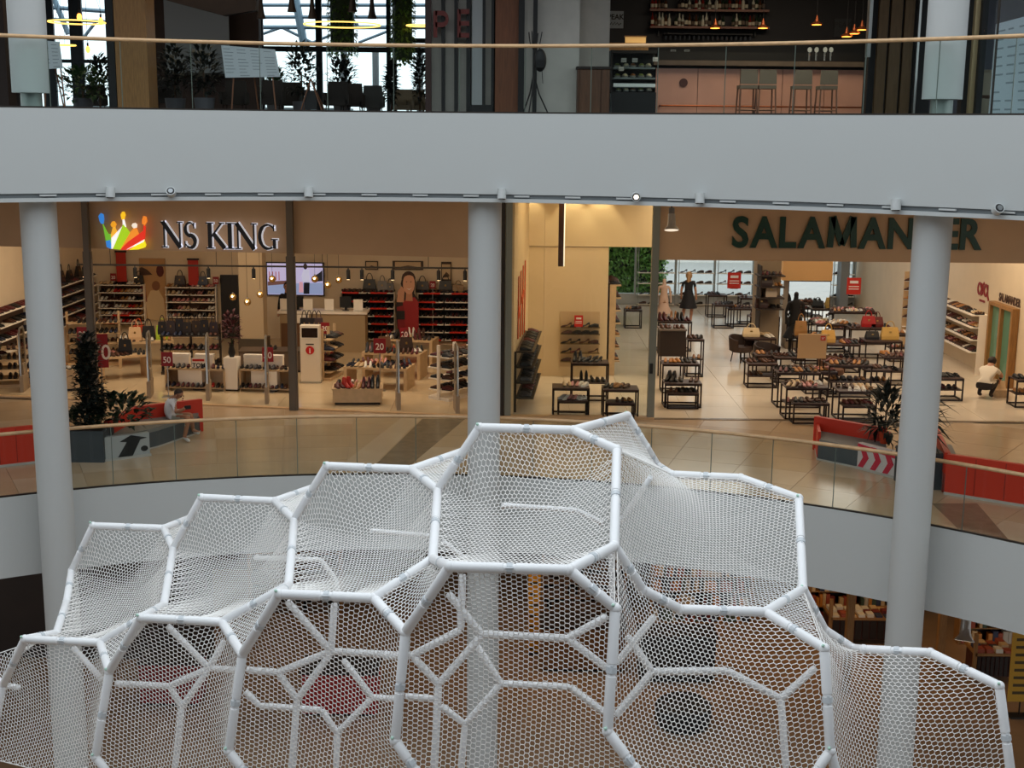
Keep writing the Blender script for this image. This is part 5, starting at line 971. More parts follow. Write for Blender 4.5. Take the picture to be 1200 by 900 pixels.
def printed(label, p, q, h, polys, base_c, name='printed_panel'):
    d = Vector((q.x-p.x, q.y-p.y, 0)); L = d.length; d.normalize(); n = Vector((d.y, -d.x, 0)); t = thing(name, label, 'panel', (p.x, p.y, 0))
    MB().prism([(0, 0), (L, 0), (L, h), (0, h)], p, d, Z3, -n*.1).build('panel', mat('panel_' + base_c[1:], base_c, .5), t, world=True); MB().prism([(-.02, 0), (L+.02, 0), (L+.02, .04), (-.02, .04)], p + n*.02, d, Z3, -n*.14).build('plinth', mat('plinth_pale', '#b5b0a8', .6), t, world=True)
    for i, (nm, pts, c) in enumerate(polys): MB().prism([(x*L, y*h) for x, y in pts], p + n*.002, d, Z3, n*.003*(1+i*.3)).build(nm, mat('panel_' + c[1:], c, .5), t, world=True)
printed('grey bench end panel printed with a bold black pointing shape', G(122, 541), G(176, 534), .42, [('printed_shape', [(.3,.1),(.62,.1),(.8,.75),(.95,.8),(.6,.98),(.35,.75),(.5,.7)], '#17181a'), ('printed_dot', arcpts(.88,.35,.08,.12,0,340,12), '#17181a')], '#a7a9a8')
t2 = bench('red-backed bench with dark seat beside the right column', [G(957, 487, .62), G(1040, 501, .62)], [G(1040, 556), G(958, 539)], (0, -1))
e0 = G(957, 487, .62); e0.z = 0; wallpoly([e0, G(957, 538)], .05, 0, .5, (1, 0)).build('end_panel', red, t2, world=True)
Z = [('printed_bar', [(.02+.28*k,.1),(.14+.28*k,.1),(.26+.28*k,.5),(.14+.28*k,.95),(.02+.28*k,.95),(.13+.28*k,.5)], '#c2253f') for k in range(3)] + [('printed_bar', [(.0,.86),(1,.72),(1,.82),(0,.98)], '#c2253f')]
printed('bench end panel printed with pink-red zigzag stripes', G(1004, 549), G(1056, 563), .46, Z, '#c9c3c2')
for lab, p, q in (('long red bench back seen beyond the right planter', G(1106, 579), G(1212, 596)), ('long red bench back left of the left column', G(-20, 550), G(41, 543))):
    d = Vector((q.x-p.x, q.y-p.y, 0)); L = d.length; d.normalize(); n = Vector((-d.y, d.x, 0)); t = thing('red_bench', lab, 'bench', (p.x, p.y, 0))
    MB().prism([(0, .04), (L, .04), (L, .66), (0, .66)], p, d, Z3, n*.09).build('backrest', red, t, world=True); MB().prism([(0, 0), (L, 0), (L, .04), (0, .04)], p - n*.02, d, Z3, n*.5).build('plinth', mat('plinth_pale', '#b5b0a8', .6), t, world=True); MB().prism([(0, .04), (L, .04), (L, .34), (0, .34)], p + n*.09, d, Z3, n*.4).build('seat', bseat, t, world=True)
    for k in (.33, .66): MB().prism([(L*k, .06), (L*k+.01, .06), (L*k+.01, .64), (L*k, .64)], p - n*.003, d, Z3, n*.004).build('seam', mat('seam_red', '#7a1f12', .6), t, world=True)
e0 = G(1106, 579); e1 = G(1090, 545); t = thing('red_bench', 'short slanted red bench end joining the right planter', 'bench', (e0.x, e0.y, 0)); e2 = G(1092, 500, .62); e2.z = 0; wallpoly([e0 + Vector((0, .1, 0)), e2], .09, 0, .66, (1, 0)).build('backrest', red, t, world=True); wallpoly([e0 + Vector((0, .1, 0)), e2], .35, 0, .32, (1, 0)).build('seat', bseat, t, world=True)
def planter(label, p, w, d, h): t = thing('planter_box', label, 'planter', (p.x, p.y, 0)); MB().box(-w/2, w/2, 0, d, 0, h).build('box', pgrey, t); MB().box(-w/2+.03, w/2-.03, .03, d-.03, h-.02, h+.005).build('soil', dark_brown, t); MB().box(-w/2-.01, w/2+.01, -.01, d+.01, h-.05, h-.02).build('rim', pgrey, t); return t
planter('dark grey planter box beside the left column', G(101, 542), .62, .62, .55)
planter('dark grey planter box behind the right column', G(1082, 574), .62, .6, .6)
b = G(101, 542); t = thing('columnar_plant', 'tall dark columnar ficus in the left planter', 'plant', (b.x, b.y + .3, .55)); MB().tube((0, 0, 0), (0, 0, 1.5), .02, n=6).build('stem', bark, t)
zt = W(103, 393, 22).z - .55; mb = MB()
for k in range(9): foliage((rnd.uniform(-.03, .03), 0, .12 + k*(zt-.25)/8), (.26 - .012*k, .26 - .012*k, .16), 95, .15, .04, mb)
mb.build('foliage', leaf_black, t, fixn=False)
t = thing('bushy_plant', 'low bushy leafy plant beside the columnar ficus', 'plant', (b.x + .35, b.y + .45, .56)); mb = MB(); foliage((.15, 0, .25), (.5, .3, .28), 170, .2, .06, mb); foliage((-.55, -.1, .12), (.25, .22, .2), 60, .2, .07, mb); mb.build('foliage', leaf_dark, t, fixn=False); MB().tube((0, 0, 0), (.1, 0, .3), .012, n=5).tube((0, 0, 0), (.25, 0, .3), .01, n=5).build('stem', bark, t)
b = G(1082, 574); t = thing('strap_leaf_plant', 'dark long-leaved plant behind the right column', 'plant', (b.x, b.y + .3, .6)); mb = MB()
for k in range(110):
    a = rnd.uniform(0, 6.28); e = rnd.uniform(-.3, 1.3); r0 = Vector((0, 0, rnd.uniform(.1, .75))); leaf(mb, r0, Vector((math.cos(a)*math.cos(e), math.sin(a)*math.cos(e), math.sin(e))), Z3, rnd.uniform(.4, .62), .045, .35)
mb.build('foliage', leaf_black, t, fixn=False); MB().tube((0, 0, 0), (0, 0, .75), .025, n=6).build('stem', bark, t)
b = G(1044, 552); t = thing('orange_pot', 'small orange pot with a leafy plant at the right bench end', 'plant', (b.x, b.y + .5, .37)); MB().lathe([(.07, 0), (.11, .2), (.1, .2), (.07, .18)], n=16).build('pot', mat('pot_orange', '#c8441e', .5), t, smooth=True); mb = MB(); foliage((0, 0, .48), (.28, .28, .42), 170, .3, .04, mb, .5); mb.build('foliage', leaf_black, t, fixn=False); MB().tube((0, 0, .2), (0, 0, .6), .015, n=5).build('stem', bark, t)
# seated man
b = G(199, 493, .4); JP = dict(pel=(199,491,23.5,(.13,.11)), abd=(196,483,23.5,(.125,.1)), che=(198,473,23.45,(.15,.1)), nk=(205,466,23.4,.048), hd=(210,462.5,23.35,.072), ht=(212,459,23.3,.068),
   ls=(203,472,23.3,.05), le=(206,483,23.2,.04), lw=(213,481,23.15,.028), lh=(217,478.5,23.15,.03), rs=(196,471,23.6,.05), re=(206,482,23.6,.04), rw=(214,480,23.5,.028), rh=(218,477,23.4,.03),
   lhp=(203,491,23.4,.085), lk=(221,489,23.1,.055), la=(216,513,23.15,.036), lf=(222,517,23.02,.034), rhp=(203,489,23.6,.085), rk=(224,486,23.45,.055), ra=(226,504,23.6,.036), rf=(234,508,23.55,.034))
base_m = Vector((b.x, b.y, 0)); J = {k: (*(W(v[0], v[1], v[2]) - base_m), v[3]) for k, v in JP.items()}
hd = Vector(J['hd'][:3]); kz = J['lk'][2]; kx = J['lk'][0]
def look3(c):
    if c.x > J['lhp'][0] - .02 and c.z < J['pel'][2] + .1: return 2 if c.x < kx - .06 and c.z > .3 else (3 if c.z < .085 else 0)
    if c.z > J['nk'][2] - .005: return 0
    if c.x > J['le'][0] - .02 and c.z > J['pel'][2] + .05: return 0
    return 1 if c.z > J['pel'][2] + .03 else 2
t = person('person', 'man in white T-shirt and pale shorts hunched over a phone on the bench', J, SB, look3, base_m, 0, [mat('skin_tan', '#a8775a', .55), mat('tshirt_white', '#dfe0e2', .8), mat('shorts_pale', '#a9b3a6', .8), mat('trainer_white', '#d8d8d8', .6)], hair_cap(hd + Vector((-.01, .0, .035)), (.085, .085, .08), lambda d: d.z > -.01 or d.x < -.03), hd + Vector((-.005, 0, -.005)), (.8, -.35, -.45))
ph = Vector(J['lh'][:3]) + base_m; t = thing('phone', 'black phone held in the hands of the seated man', 'phone', ph + Vector((.03, .06, .0)), .6); MB().box(-.06, .06, -.006, .006, -.03, .04).build('case', black, t); MB().box(-.054, .054, .006, .008, -.026, .036).build('screen', mat('phone_screen', '#22324a', .2), t)
# slab-edge spotlights
for px, m in ((130, 0), (201, 1), (362, 0), (588, 0), (745, 2), (820, 0), (1050, 0), (1170, 1)):
    d = ray(px, 229); A = d[0]**2+d[1]**2; B_ = -(d[0]*CX+d[1]*CY); C_ = CX*CX+CY*CY-(R1-.07)**2; k = (-B_+math.sqrt(B_*B_-A*C_))/A; p = Vector((d[0]*k, d[1]*k, ZUB+.08))
    t = thing('edge_spotlight', ('white cylinder spotlight on the slab edge, its lamp lit towards the atrium' if m == 2 else 'white cylinder spotlight tilted up on the slab edge, showing its dark ring' if m == 1 else 'white cylinder spotlight pointing down from the slab edge'), 'spotlight', p, 0, 'spotlights along the upper slab edge')
    ax = Vector((0, -.2, -1)).normalized() if m == 0 else Vector((.1, -.85, .45)).normalized() if m == 1 else Vector((0, -1, -.05)).normalized()
    q = Vector((0, -.02, .03)); L0 = -.075 if m == 0 else -.05; MB().tube(q + ax*L0, q - ax*L0, .068, n=20).build('body', white, t, smooth=True); MB().tube(q - ax*L0, q - ax*L0 + ax*.006, .056, .05, n=18).build('ring', black, t)
    MB().tube(q - ax*L0 + ax*.003, q - ax*L0 + ax*.01, .036, n=16).build('lens', mat('spot_lens_lit', '#fff4e0', .3, emit='#fff4e0', estr=2.5) if m == 2 else mat('spot_lens', '#9aa0a4', .1, .5), t); MB().tube((0, .07, .03), (0, .0, .03), .02, n=8).build('bracket', white, t)
def reflector(label, p, ztop, s=1.0, tilt=(0, -.25, -1)):
    t = thing('reflector_lamp', label, 'lamp', p); ax = Vector(tilt).normalized(); MB().path([-ax*.16*s, -ax*.05*s, ax*.03*s, ax*.11*s], [.06*s, .065*s, .07*s, .13*s], 20).build('reflector', mat('spun_aluminium', '#c9cbcc', .3, .7), t, smooth=True); MB().tube(ax*.1*s, ax*.112*s, .115*s, n=18).build('lens', mat('lamp_lens', '#e8e6da', .2, emit='#fff0d8', estr=.8), t); MB().tube(-ax*.16*s, -ax*.26*s, .05*s, n=12).build('housing', mat('grey_housing', '#8f9294', .5, .4), t, smooth=True)
    MB().tube(-ax*.26*s, (0, .05, ztop - p.z), .012, n=6).build('hanger', dark_metal, t)
reflector('spun aluminium reflector lamp hanging under the upper slab edge', W(787, 262, 21.6), ZUB, 1.0)
# ------------------------------------------------------------------ upper level: restaurant, striped wall, bar
def ubox(par, name, x0, x1, y0, y1, Y, th, m, floor=False, sub=None):
    a, b = W(x0, y1, Y), W(x1, y0, Y); z0 = ZU + .01 if floor else min(a.z, W(x1, y1, Y).z); return MB().box(min(a.x, W(x0, y0, Y).x), b.x, Y, Y+th, z0, b.z).build(name, m, sub or par, world=True)
def utop(name, lab, cat, px, Y, group=None): p = W(px, 130, Y); return thing(name, lab, cat, (p.x, Y, ZU + .01), 0, group)
struct(sector(R1 + 2.0, 35.8, -75, 75, 9.9, 10.2).build('ceiling', mat('dark_ceiling', '#2b2724', .8)))
concrete = mat('concrete', '#b4b0a8', .8, noise=.12, nscale=3); concrete_lit = mat('concrete_lit_face', '#d0cdc5', .8, noise=.1, nscale=3); dwall = mat('dark_wall', '#17161a', .7)
brown_wall = mat('brown_wall', '#3a2a26', .7, noise=.15, nscale=2)
H = 9.9
def ucol(name, x0, x1, Y, th, m): a, b = W(x0, 100, Y), W(x1, 100, Y); return struct(MB().box(a.x, b.x, Y, Y+th, ZU+.01, H).build(name, m))
# left restaurant
ucol('wall_wood_clad_pier', 137, 174, 24.0, .6, wood); ucol('wall_dark_jamb', -30, 9, 24.5, .4, brown_wall)
ucol('wall_dark_jamb', 128, 136, 24.0, .3, black)
back = ucol('wall_dark_restaurant', 172, 305, 31.0, .3, brown_wall)
t = utop('projection_screen', 'grey hanging projection screen in the dark restaurant', 'screen', 230, 30.6); ubox(t, 'screen_cloth', 195, 266, -40, 86, 30.6, .02, mat('screen_grey', '#8a96a2', .8)); ubox(t, 'bottom_bar', 194, 267, 86, 88, 30.58, .05, black); ubox(t, 'top_case', 193, 268, -46, -40, 30.55, .1, black)
for k, (x0, y0, x1, y1) in enumerate(((194, 0, 262, 18), (262, 18, 300, 12))):
    p, q = W(x0, y0, 27), W(x1, y1, 27); t = thing('ceiling_beam', 'dark slanting ceiling beam before the projection screen', 'beam', p, 0, 'slanting restaurant beams'); MB().prism([(0, 0), (1, 0), (1, 1), (0, 1)], p, q-p, Z3*1.4, (0, .25, 0)).build('beam_body', dark_brown, t, world=True); MB().tube(p + Z3*1.35, Vector((p.x, p.y, H)), .02, n=5).build('hanger', black, t, world=True)
# window wall of the restaurant
YR = 35.5
wn = struct(thing('window_2', None, None, W(400, 100, YR))); wst = mat('window_dark_steel', '#2b3238', .5, .4)
for px in (54, 88, 130): ubox(wn, 'mullion', px-1.5, px+1.5, -90, 133, YR, .1, wst, True)
for px in (303, 373, 455, 462, 500, 520): ubox(wn, 'mullion', px-1.6, px+1.6, -90, 133, YR, .1, wst, True)
for a, b in ((20, 54), (54, 88), (88, 130), (303, 373), (373, 455), (455, 520)): ubox(wn, 'glass_pane', a, b, -90, 133, YR+.04, .01, g_win, True)
ubox(wn, 'transom', 303, 520, 56, 60, YR-.02, .08, wst); ubox(wn, 'transom', 455, 520, 45, 50, YR-.03, .1, wst); ubox(wn, 'transom', 20, 130, 70, 73, YR-.02, .08, wst)
struct(MB().box(W(130, 60, YR).x, W(303, 60, YR).x, YR, YR+.2, ZU, H).build('wall_restaurant_back', brown_wall)); struct(MB().box(W(520, 60, YR).x, 14, YR, YR+.2, ZU, H).build('wall_bar_rear', dwall)); struct(MB().box(-17, W(20, 60, YR).x, YR, YR+.2, ZU, H).build('wall_restaurant_far_left', brown_wall))
# steelwork outside
stl = mat('pale_blue_steel', '#7f98a8', .5, .3)
t = thing('roof_truss', 'pale blue steel roof truss outside the restaurant window', 'truss', W(400, 60, 39)); 
for (a, b, r) in (((296, 20), (520, 20), .05), ((296, 32), (520, 32), .06), ((296, 44), (330, 32), .04), ((330, 32), (366, 50), .04), ((366, 50), (420, 28), .04), ((420, 50), (456, 36), .04), ((343, -20), (358, 62), .12), ((296, 6), (520, 6), .05)): MB().tube(W(a[0], a[1], 39), W(b[0], b[1], 39), r, n=8).build('member', stl, t, world=True)
for px in (403, 440, 492): p = W(px, 60, 39); MB().tube(p, Vector((p.x, p.y, ZU-1)), .1, n=8).build('post', mat('pale_post', '#9a9ea2', .6), t, world=True)
t = thing('roof_truss', 'slanted steel roof members outside the left restaurant window', 'truss', W(90, 30, 39))
for (a, b, r) in (((50, 8), (135, 14), .06), ((50, 22), (135, 26), .05), ((60, -10), (80, 40), .08), ((98, 44), (112, 26), .05)): MB().tube(W(*a, 39), W(*b, 39), r, n=8).build('member', stl, t, world=True)
struct(MB().box(-14, -5, 40, 41, 0, 6.3).build('parapet_outside', mat('parapet', '#8f979a', .8)))
# hanging green columns
for x0, x1, y1, lab in ((384, 419, 60, 'tall cylinder of hanging green plants near the restaurant window'), (458, 486, 70, 'leafy hanging green column behind the window post')):
    a, b = W(x0, y1, 33.5), W(x1, y1, 33.5); r = (b.x-a.x)/2; c = (a+b)/2; t = thing('green_column', lab, 'plants', (c.x, 33.5, a.z)); MB().lathe([(r*.8, 0), (r*.8, H-a.z)], n=16).build('core', leaf_mid, t)
    mb = MB(); hh = 2.4
    for _ in range(900): q = rnd.uniform(0, 6.28); z = rnd.uniform(-.1, hh); leaf(mb, Vector((r*.85*math.cos(q), r*.85*math.sin(q), z)), Vector((math.cos(q), math.sin(q), rnd.uniform(-1.2, .3))), Z3, .12, .035)
    mb.build('leaves', mat('hanging_leaf', '#7fae58', .5, noise=.4, nscale=6), t, fixn=False)['kind'] = 'stuff'
# ring lamps and pendants
glow = mat('ring_glow', '#ffd97a', .5, emit='#ffcf66', estr=2.2)
for cx, cy, w, Y in ((90, 26, 62, 29), (78, 53, 20, 32), (401, 29, 86, 30), (492, 30, 30, 33)):
    p = W(cx, cy, Y); r = w/2/F*Y; t = thing('ring_lamp', 'thin glowing yellow ring lamp hanging in the restaurant', 'lamp', p, 0, 'glowing ring lamps'); MB().path([(r*math.cos(a), r*math.sin(a), 0) for a in np.linspace(0, 2*math.pi, 41)], .016, 6).build('ring', glow, t)
    for a in (0, 2.1, 4.2): MB().tube((r*math.cos(a), r*math.sin(a), 0), (0, 0, H-p.z-.02), .004, n=4).build('wire', black, t)
amber = mat('amber_bulb', '#ffb060', .4, emit='#ff9a3c', estr=5); copper = mat('copper', '#8a4a2c', .45, .8)
for px, py, Y in ((93, 20, 27), (118, 25, 27), (103, 58, 29), (2, 14, 26)):
    p = W(px, py, Y); t = thing('bulb_lamp', 'bare amber filament bulb hanging in the left restaurant window', 'lamp', p, 0, 'amber filament bulbs'); MB().ball((0, 0, 0), (.05, .05, .075), 10, 8).build('bulb', amber, t, smooth=True); MB().lathe([(.02, .06), (.02, .14)], n=8).build('socket', black, t); MB().tube((0, 0, .13), (0, 0, H-p.z), .005, n=4).build('cord', black, t)
for px, py in ((306, 22), (342, 14), (366, 22), (436, 22), (413, 14)):
    p = W(px, py, 28.5); t = thing('cone_pendant', 'slim dark cone pendant lamp hanging in the restaurant', 'lamp', p, 0, 'dark cone pendants'); MB().lathe([(.1, 0), (.07, .12), (.045, .3), (.035, .5), (.0, .52)], n=16).build('shade', dark_brown, t, smooth=True); MB().ball((0, 0, .03), .03, 8, 6).build('bulb', mat('dim_bulb', '#d8d0c0', .4), t); MB().tube((0, 0, .5), (0, 0, H-p.z), .006, n=4).build('cord', black, t)
# potted trees
def potted(px, Y, wpx, ytop, lab, pot=True, lm=leaf_black, n=260):
    t = utop('potted_tree', lab, 'plant', px, Y); zt = W(px, ytop, Y).z - ZU; r = wpx/2/F*Y
    if pot: MB().lathe([(.16, 0), (.2, .3), (.18, .3), (.15, .28)], n=16).build('pot', mat('pot_grey', '#55565c', .6), t, smooth=True)
    mb = MB(); foliage((0, 0, zt*.62), (r, r, zt*.36), n, .17, .04, mb); mb.build('foliage', lm, t, fixn=False); MB().tube((0, 0, .25 if pot else 0), (0, 0, zt*.6), .02, n=6).build('trunk', bark, t)
for a in ((206, 25.3, 32, 54, 'leafy potted tree in a grey pot left of the tilted menu board'), (240, 24.8, 34, 52, 'dense potted tree in a grey pot beside the tilted menu board'), (354, 27, 34, 52, 'dark potted tree behind the A-frame stand'), (401, 29.5, 30, 66, 'round dark potted tree between the window posts'), (492, 31, 14, 58, 'slim climbing plant left of the striped wall', False), (459, 30, 12, 74, 'slim climbing plant at the window post', False), (98, 26, 56, 80, 'broad bright-leaved plant behind the left easel', True, leaf_mid), (118, 28, 26, 66, 'small dark tree at the left window', False), (323, 29, 22, 82, 'low green plant behind the tilted menu board', True, leaf_mid)): potted(*a)
t = utop('palm_plant', 'small palm with arching fronds before the bright window', 'plant', 438, 31); mb = MB()
for k in range(16): a = k*.393; leaf(mb, Vector((0, 0, .55)), Vector((math.cos(a), math.sin(a), .7)), Z3, .55, .03, .5)
mb.build('fronds', leaf_mid, t, fixn=False); MB().lathe([(.14, 0), (.18, .3)], n=12).tube((0, 0, .3), (0, 0, .56), .03, n=6).build('pot', mat('pot_grey', '#55565c', .6), t)
# easels and menu boards
paper = mat('menu_paper', '#c3ccd2', .6); ink2 = mat('menu_ink', '#8d959b', .6)
def menu(lab, pts, Y, rows, cols_, stand):
    P = [W(x, y, Y) for x, y in pts]; c = (P[0]+P[1])/2; t = thing('menu_board', lab, 'menu board', (c.x, Y, ZU+.01)); mb = MB(); mb.add([*P, *[p + Vector((0, .03, 0)) for p in P]], [(0, 1, 2, 3), (7, 6, 5, 4), (0, 4, 5, 1), (1, 5, 6, 2), (2, 6, 7, 3), (3, 7, 4, 0)]); mb.build('sheet', paper, t, world=True)
    mb = MB()
    for c_ in range(cols_):
        for r_ in range(rows):
            if rnd.random() < .12: continue
            u0, u1 = (c_+.12)/cols_, (c_+rnd.uniform(.6, .88))/cols_; v0 = (r_+.45)/(rows+.5); v1 = v0 + .2/(rows+.5)
            q = lambda u, v: (P[0]*(1-u)+P[1]*u)*(1-v) + (P[3]*(1-u)+P[2]*u)*v + Vector((0, -.004, 0))
            mb.add([q(u0, v0), q(u1, v0), q(u1, v1), q(u0, v1)], [(0, 1, 2, 3)])
    mb.build('printed_lines', ink2, t, world=True, fixn=False)
    if stand:
        mb = MB(); l = (P[0]*.85+P[1]*.15); r = (P[0]*.15+P[1]*.85)
        for p in (l, r): mb.tube(p + Vector((0, .05, .1)), Vector((p.x + (.06 if p is r else -.06), Y+.02, ZU+.01)), .014, n=6)
        mb.tube((l+r)/2 + Vector((0, .05, .2)), Vector(((l.x+r.x)/2, Y+.5, ZU+.01)), .014, n=6); mb.build('easel', mat('easel_wood', '#7a4f36', .6), t, world=True)
menu('wide tilted menu sheet on a stand between potted trees', [(264, 91), (328, 90), (322, 58), (259, 53)], 23.8, 9, 4, True); menu('pale menu board on a wooden easel behind the left column', [(50, 81), (73, 80), (69, 49), (47, 47)], 22.6, 7, 2, True)
menu('tall grey menu board behind glass beyond the right column', [(1159, 134), (1206, 134), (1206, 18), (1168, 28)], 20.6, 10, 3, False)
t = utop('a_frame_stand', 'folded A-frame stand with thin wooden legs before the dark tree', 'stand', 364, 24.2); mb = MB(); ap = W(364, 92, 24.2) - t.location
for px in (351, 379): b = W(px, 131, 24.2); MB().tube(ap, (b.x-t.location.x, 0, 0), .013, n=6).build('leg', mat('easel_wood', '#7a4f36', .6), t); MB().tube(ap, (b.x-t.location.x, .4, 0), .013, n=6).build('leg', mat('easel_wood', '#7a4f36', .6), t)
ubox(t, 'dark_panel', 357, 371, 106, 128, 24.25, .02, black)
# lounge chairs
def lounge(px, Y, lab, c, w=.55):
    t = utop('lounge_chair', lab, 'chair', px, Y, None); t.scale = (.85, .85, .78); m = mat('lounge_' + c, '#' + c, .8); MB().box(-w/2, w/2, -.25, .25, .28, .42).build('seat', m, t); MB().prism([(-.5, 0), (.5, 0), (.42, .5), (-.42, .5)], (0, .2, .4), X3*w, Z3, (0, .1, .0)).build('backrest', m, t)
    for s in (-1, 1): MB().box(s*w/2-.04, s*w/2+.04, -.25, .25, .3, .6).build('armrest', m, t)
    for sx in (-1, 1):
        for sy in (-1, 1): MB().tube((sx*(w/2-.05), sy*.2, .28), (sx*(w/2-.02), sy*.23, 0), .015, n=5).build('leg', black_metal, t)
for px, Y, lab, c in ((318, 26.5, 'dark lounge chair under the tilted menu sheet', '2a2422'), (340, 27.5, 'dark lounge chair left of the A-frame stand', '25201f'), (395, 26.8, 'dark lounge chair right of the A-frame stand', '26211f'), (412, 27.8, 'second dark lounge chair right of the A-frame stand', '2b2523'), (436, 29, 'grey lounge chair before the palm', '45484c'), (472, 31.5, 'pale chair near the bright window', '9a9285'), (487, 31.8, 'second pale chair near the bright window', '8f887c'), (195, 26, 'dark sofa chair behind the left potted tree', '1f1b1a'), (275, 27, 'dark lounge chair behind the menu stand', '24201e'), (110, 30, 'tall dark stool chair in the left window', '1c1a19')): lounge(px, Y, lab, c)
# striped wall with PE letters
sw = ucol('wall_striped', 499, 578, 25.2, .15, concrete)
for px, w in ((502, 6), (519.5, 4), (534.5, 4), (549, 5), (566, 5), (577, 3)):
    a, b = W(px-w/2, 100, 25.1), W(px+w/2, 100, 25.1); MB().box(a.x, b.x, 25.02, 25.2, ZU+.01, H).build('black_slat', black, sw)
struct(MB().box(W(499, 100, 25.1).x, W(506, 100, 25.1).x, 24.95, 25.05, ZU+.01, H).build('trim_7', mat('dark_red_brown', '#3c2320', .6)))
a = ucol('wall_pale_panel', 553, 565, 25.0, .1, mat('pale_panel', '#9fa3a4', .6)); ubox(None, 'trim_8', 550, 577, 123, 133, 24.95, .05, black)['kind'] = 'structure'
t = thing('wall_letters', 'dull red capitals on the striped concrete wall', 'sign', W(520, 44, 24.95)); lr = mat('letter_red', '#6e2a24', .6)
for ch, px0, px1, y0, y1 in (('P', 508, 527, 13, 44), ('E', 536, 550, 11, 44)):
    A, B_ = W(px0, y1, 24.98), W(px1, y0, 24.98); w, h = B_.x-A.x, B_.z-A.z; mb = MB()
    if ch == 'P':
        stroke(mb, [(.12, 0), (.12, 1)], .24, A, X3*w, Z3*h, (0, -.03, 0)); stroke(mb, [(.12, .92), (.55, .92)] + arcpts(.55, .7, .3, .22, 90, -90, 8) + [(.12, .48)], .18, A, X3*w, Z3*h, (0, -.03, 0))
    else:
        stroke(mb, [(.14, 0), (.14, 1)], .28, A, X3*w, Z3*h, (0, -.03, 0)); [stroke(mb, [(.14, k), (1, k)], .17, A, X3*w, Z3*h, (0, -.03, 0)) for k in (.92, .5, .08)]
    mb.build('letter', lr, t, world=True)
# orange-wood post, concrete pier
ucol('wall_wood_post', 580, 607, 25.0, .3, mat('warm_wood', '#7d4a2c', .6, noise=.3, nscale=6, stretch=(5, 5, .5))); ucol('wall_black_post', 607, 614, 24.9, .3, black); ucol('wall_grey_post', 614, 624, 25.0, .3, concrete); ucol('wall_black_post', 624, 629, 24.9, .3, black)
ucol('wall_concrete_pier', 629, 678, 25.2, .6, concrete_lit); ucol('wall_concrete_pier_side', 677, 713, 25.6, .6, concrete)  # one pier: brightness of its lit left face put into a paler concrete
# coat rack with backpack
t = utop('coat_rack', 'black tripod coat rack before the concrete pier', 'coat rack', 625, 23.6); hz = W(625, 46, 23.6).z - ZU; MB().tube((0, 0, .3), (0, 0, hz-.1), .02, n=8).build('pole', black, t)
for a in (.2, 2.3, 4.4): MB().path([(0, 0, .75), (.1*math.cos(a), .1*math.sin(a), .4), (.3*math.cos(a), .3*math.sin(a), 0)], .013, 6).build('leg', black, t); MB().path([(0, 0, hz-.2), (.1*math.cos(a), .1*math.sin(a), hz-.1), (.14*math.cos(a), .14*math.sin(a), hz+.12)], .01, 6).build('hook', black, t); MB().path([(0, 0, hz-.2), (-.08*math.cos(a), .08*math.sin(a), hz-.05), (-.1*math.cos(a), .1*math.sin(a), hz+.1)], .009, 6).build('hook', black, t)
p = W(633, 83, 23.5); t = thing('backpack', 'black backpack hanging on the coat rack', 'bag', p); MB().ball((0, 0, .18), (.11, .08, .2), 12, 9).build('sack', black, t, smooth=True); MB().box(-.07, .07, -.1, -.05, .05, .18).build('pocket', blk, t); MB().path([(0, 0, .36), (-.05, 0, .44), (-.1, 0, .4)], .01, 5).build('strap', black, t); MB().tube((.03, -.02, .02), (.05, -.02, -.22), .008, n=4).build('loose_strap', black, t)
# cabinet, deli case
t = utop('wooden_cabinet', 'brown wooden cabinet at the foot of the concrete pier', 'cabinet', 695, 24.8); ubox(t, 'body', 677, 715, 80, 133, 24.8, .5, mat('cab_brown', '#5e3c25', .55, noise=.3, nscale=6, stretch=(5, 5, .6)), True); ubox(t, 'door', 680, 704, 82, 131, 24.78, .03, mat('cab_brown2', '#6b462c', .5, noise=.3, nscale=6, stretch=(5, 5, .6)), True); ubox(t, 'door', 705.5, 714, 82, 131, 24.78, .03, mat('cab_brown2', '#6b462c', .5), True); ubox(t, 'top_board', 676, 716, 78, 80.5, 24.76, .55, dark_brown)
t = utop('deli_case', 'glass deli display case with a dark base left of the copper bar', 'display case', 743, 27.6); ubox(t, 'base', 717, 769, 108, 133, 27.6, .6, mat('deli_base', '#10161c', .4), True); ubox(t, 'back', 718, 768, 60, 108, 28.15, .04, black); ubox(t, 'glass_front', 718, 768, 62, 108, 27.6, .01, g_shop)
steel = mat('deli_steel', '#8e9698', .3, .6)
for y in (79, 91, 101): ubox(t, 'shelf', 719, 768, y, y+1.5, 27.7, .4, steel)
ubox(t, 'top', 716, 770, 59, 62, 27.58, .65, black); ubox(t, 'side', 716, 718.5, 62, 108, 27.6, .6, black); ubox(t, 'price_rail', 719, 768, 98, 101.5, 27.64, .03, mat('rail_white', '#c3cdd0', .5, emit='#c3cdd0', estr=.25))
DG = 'food trays in the deli case'
for y in (78.5, 90.5, 107):
    for i in range(5):
        px = 724 + i*9 + rnd.uniform(-1, 1); p = W(px, y, 27.78); d = thing('deli_food', 'small dish of food inside the deli case', 'food', p, 0, DG); MB().lathe([(.05, 0), (.075, .03), (.07, .03)], n=10).build('dish', mat('dish_white', '#c9cbc8', .4), d); MB().ball((0, 0, .04), (.055, .055, .04), 8, 5).build('food', mat(('food_green', 'food_cream', 'food_brown')[i % 3], ('#7d8a4a', '#d8cfae', '#8a5a36')[i % 3], .6), d)
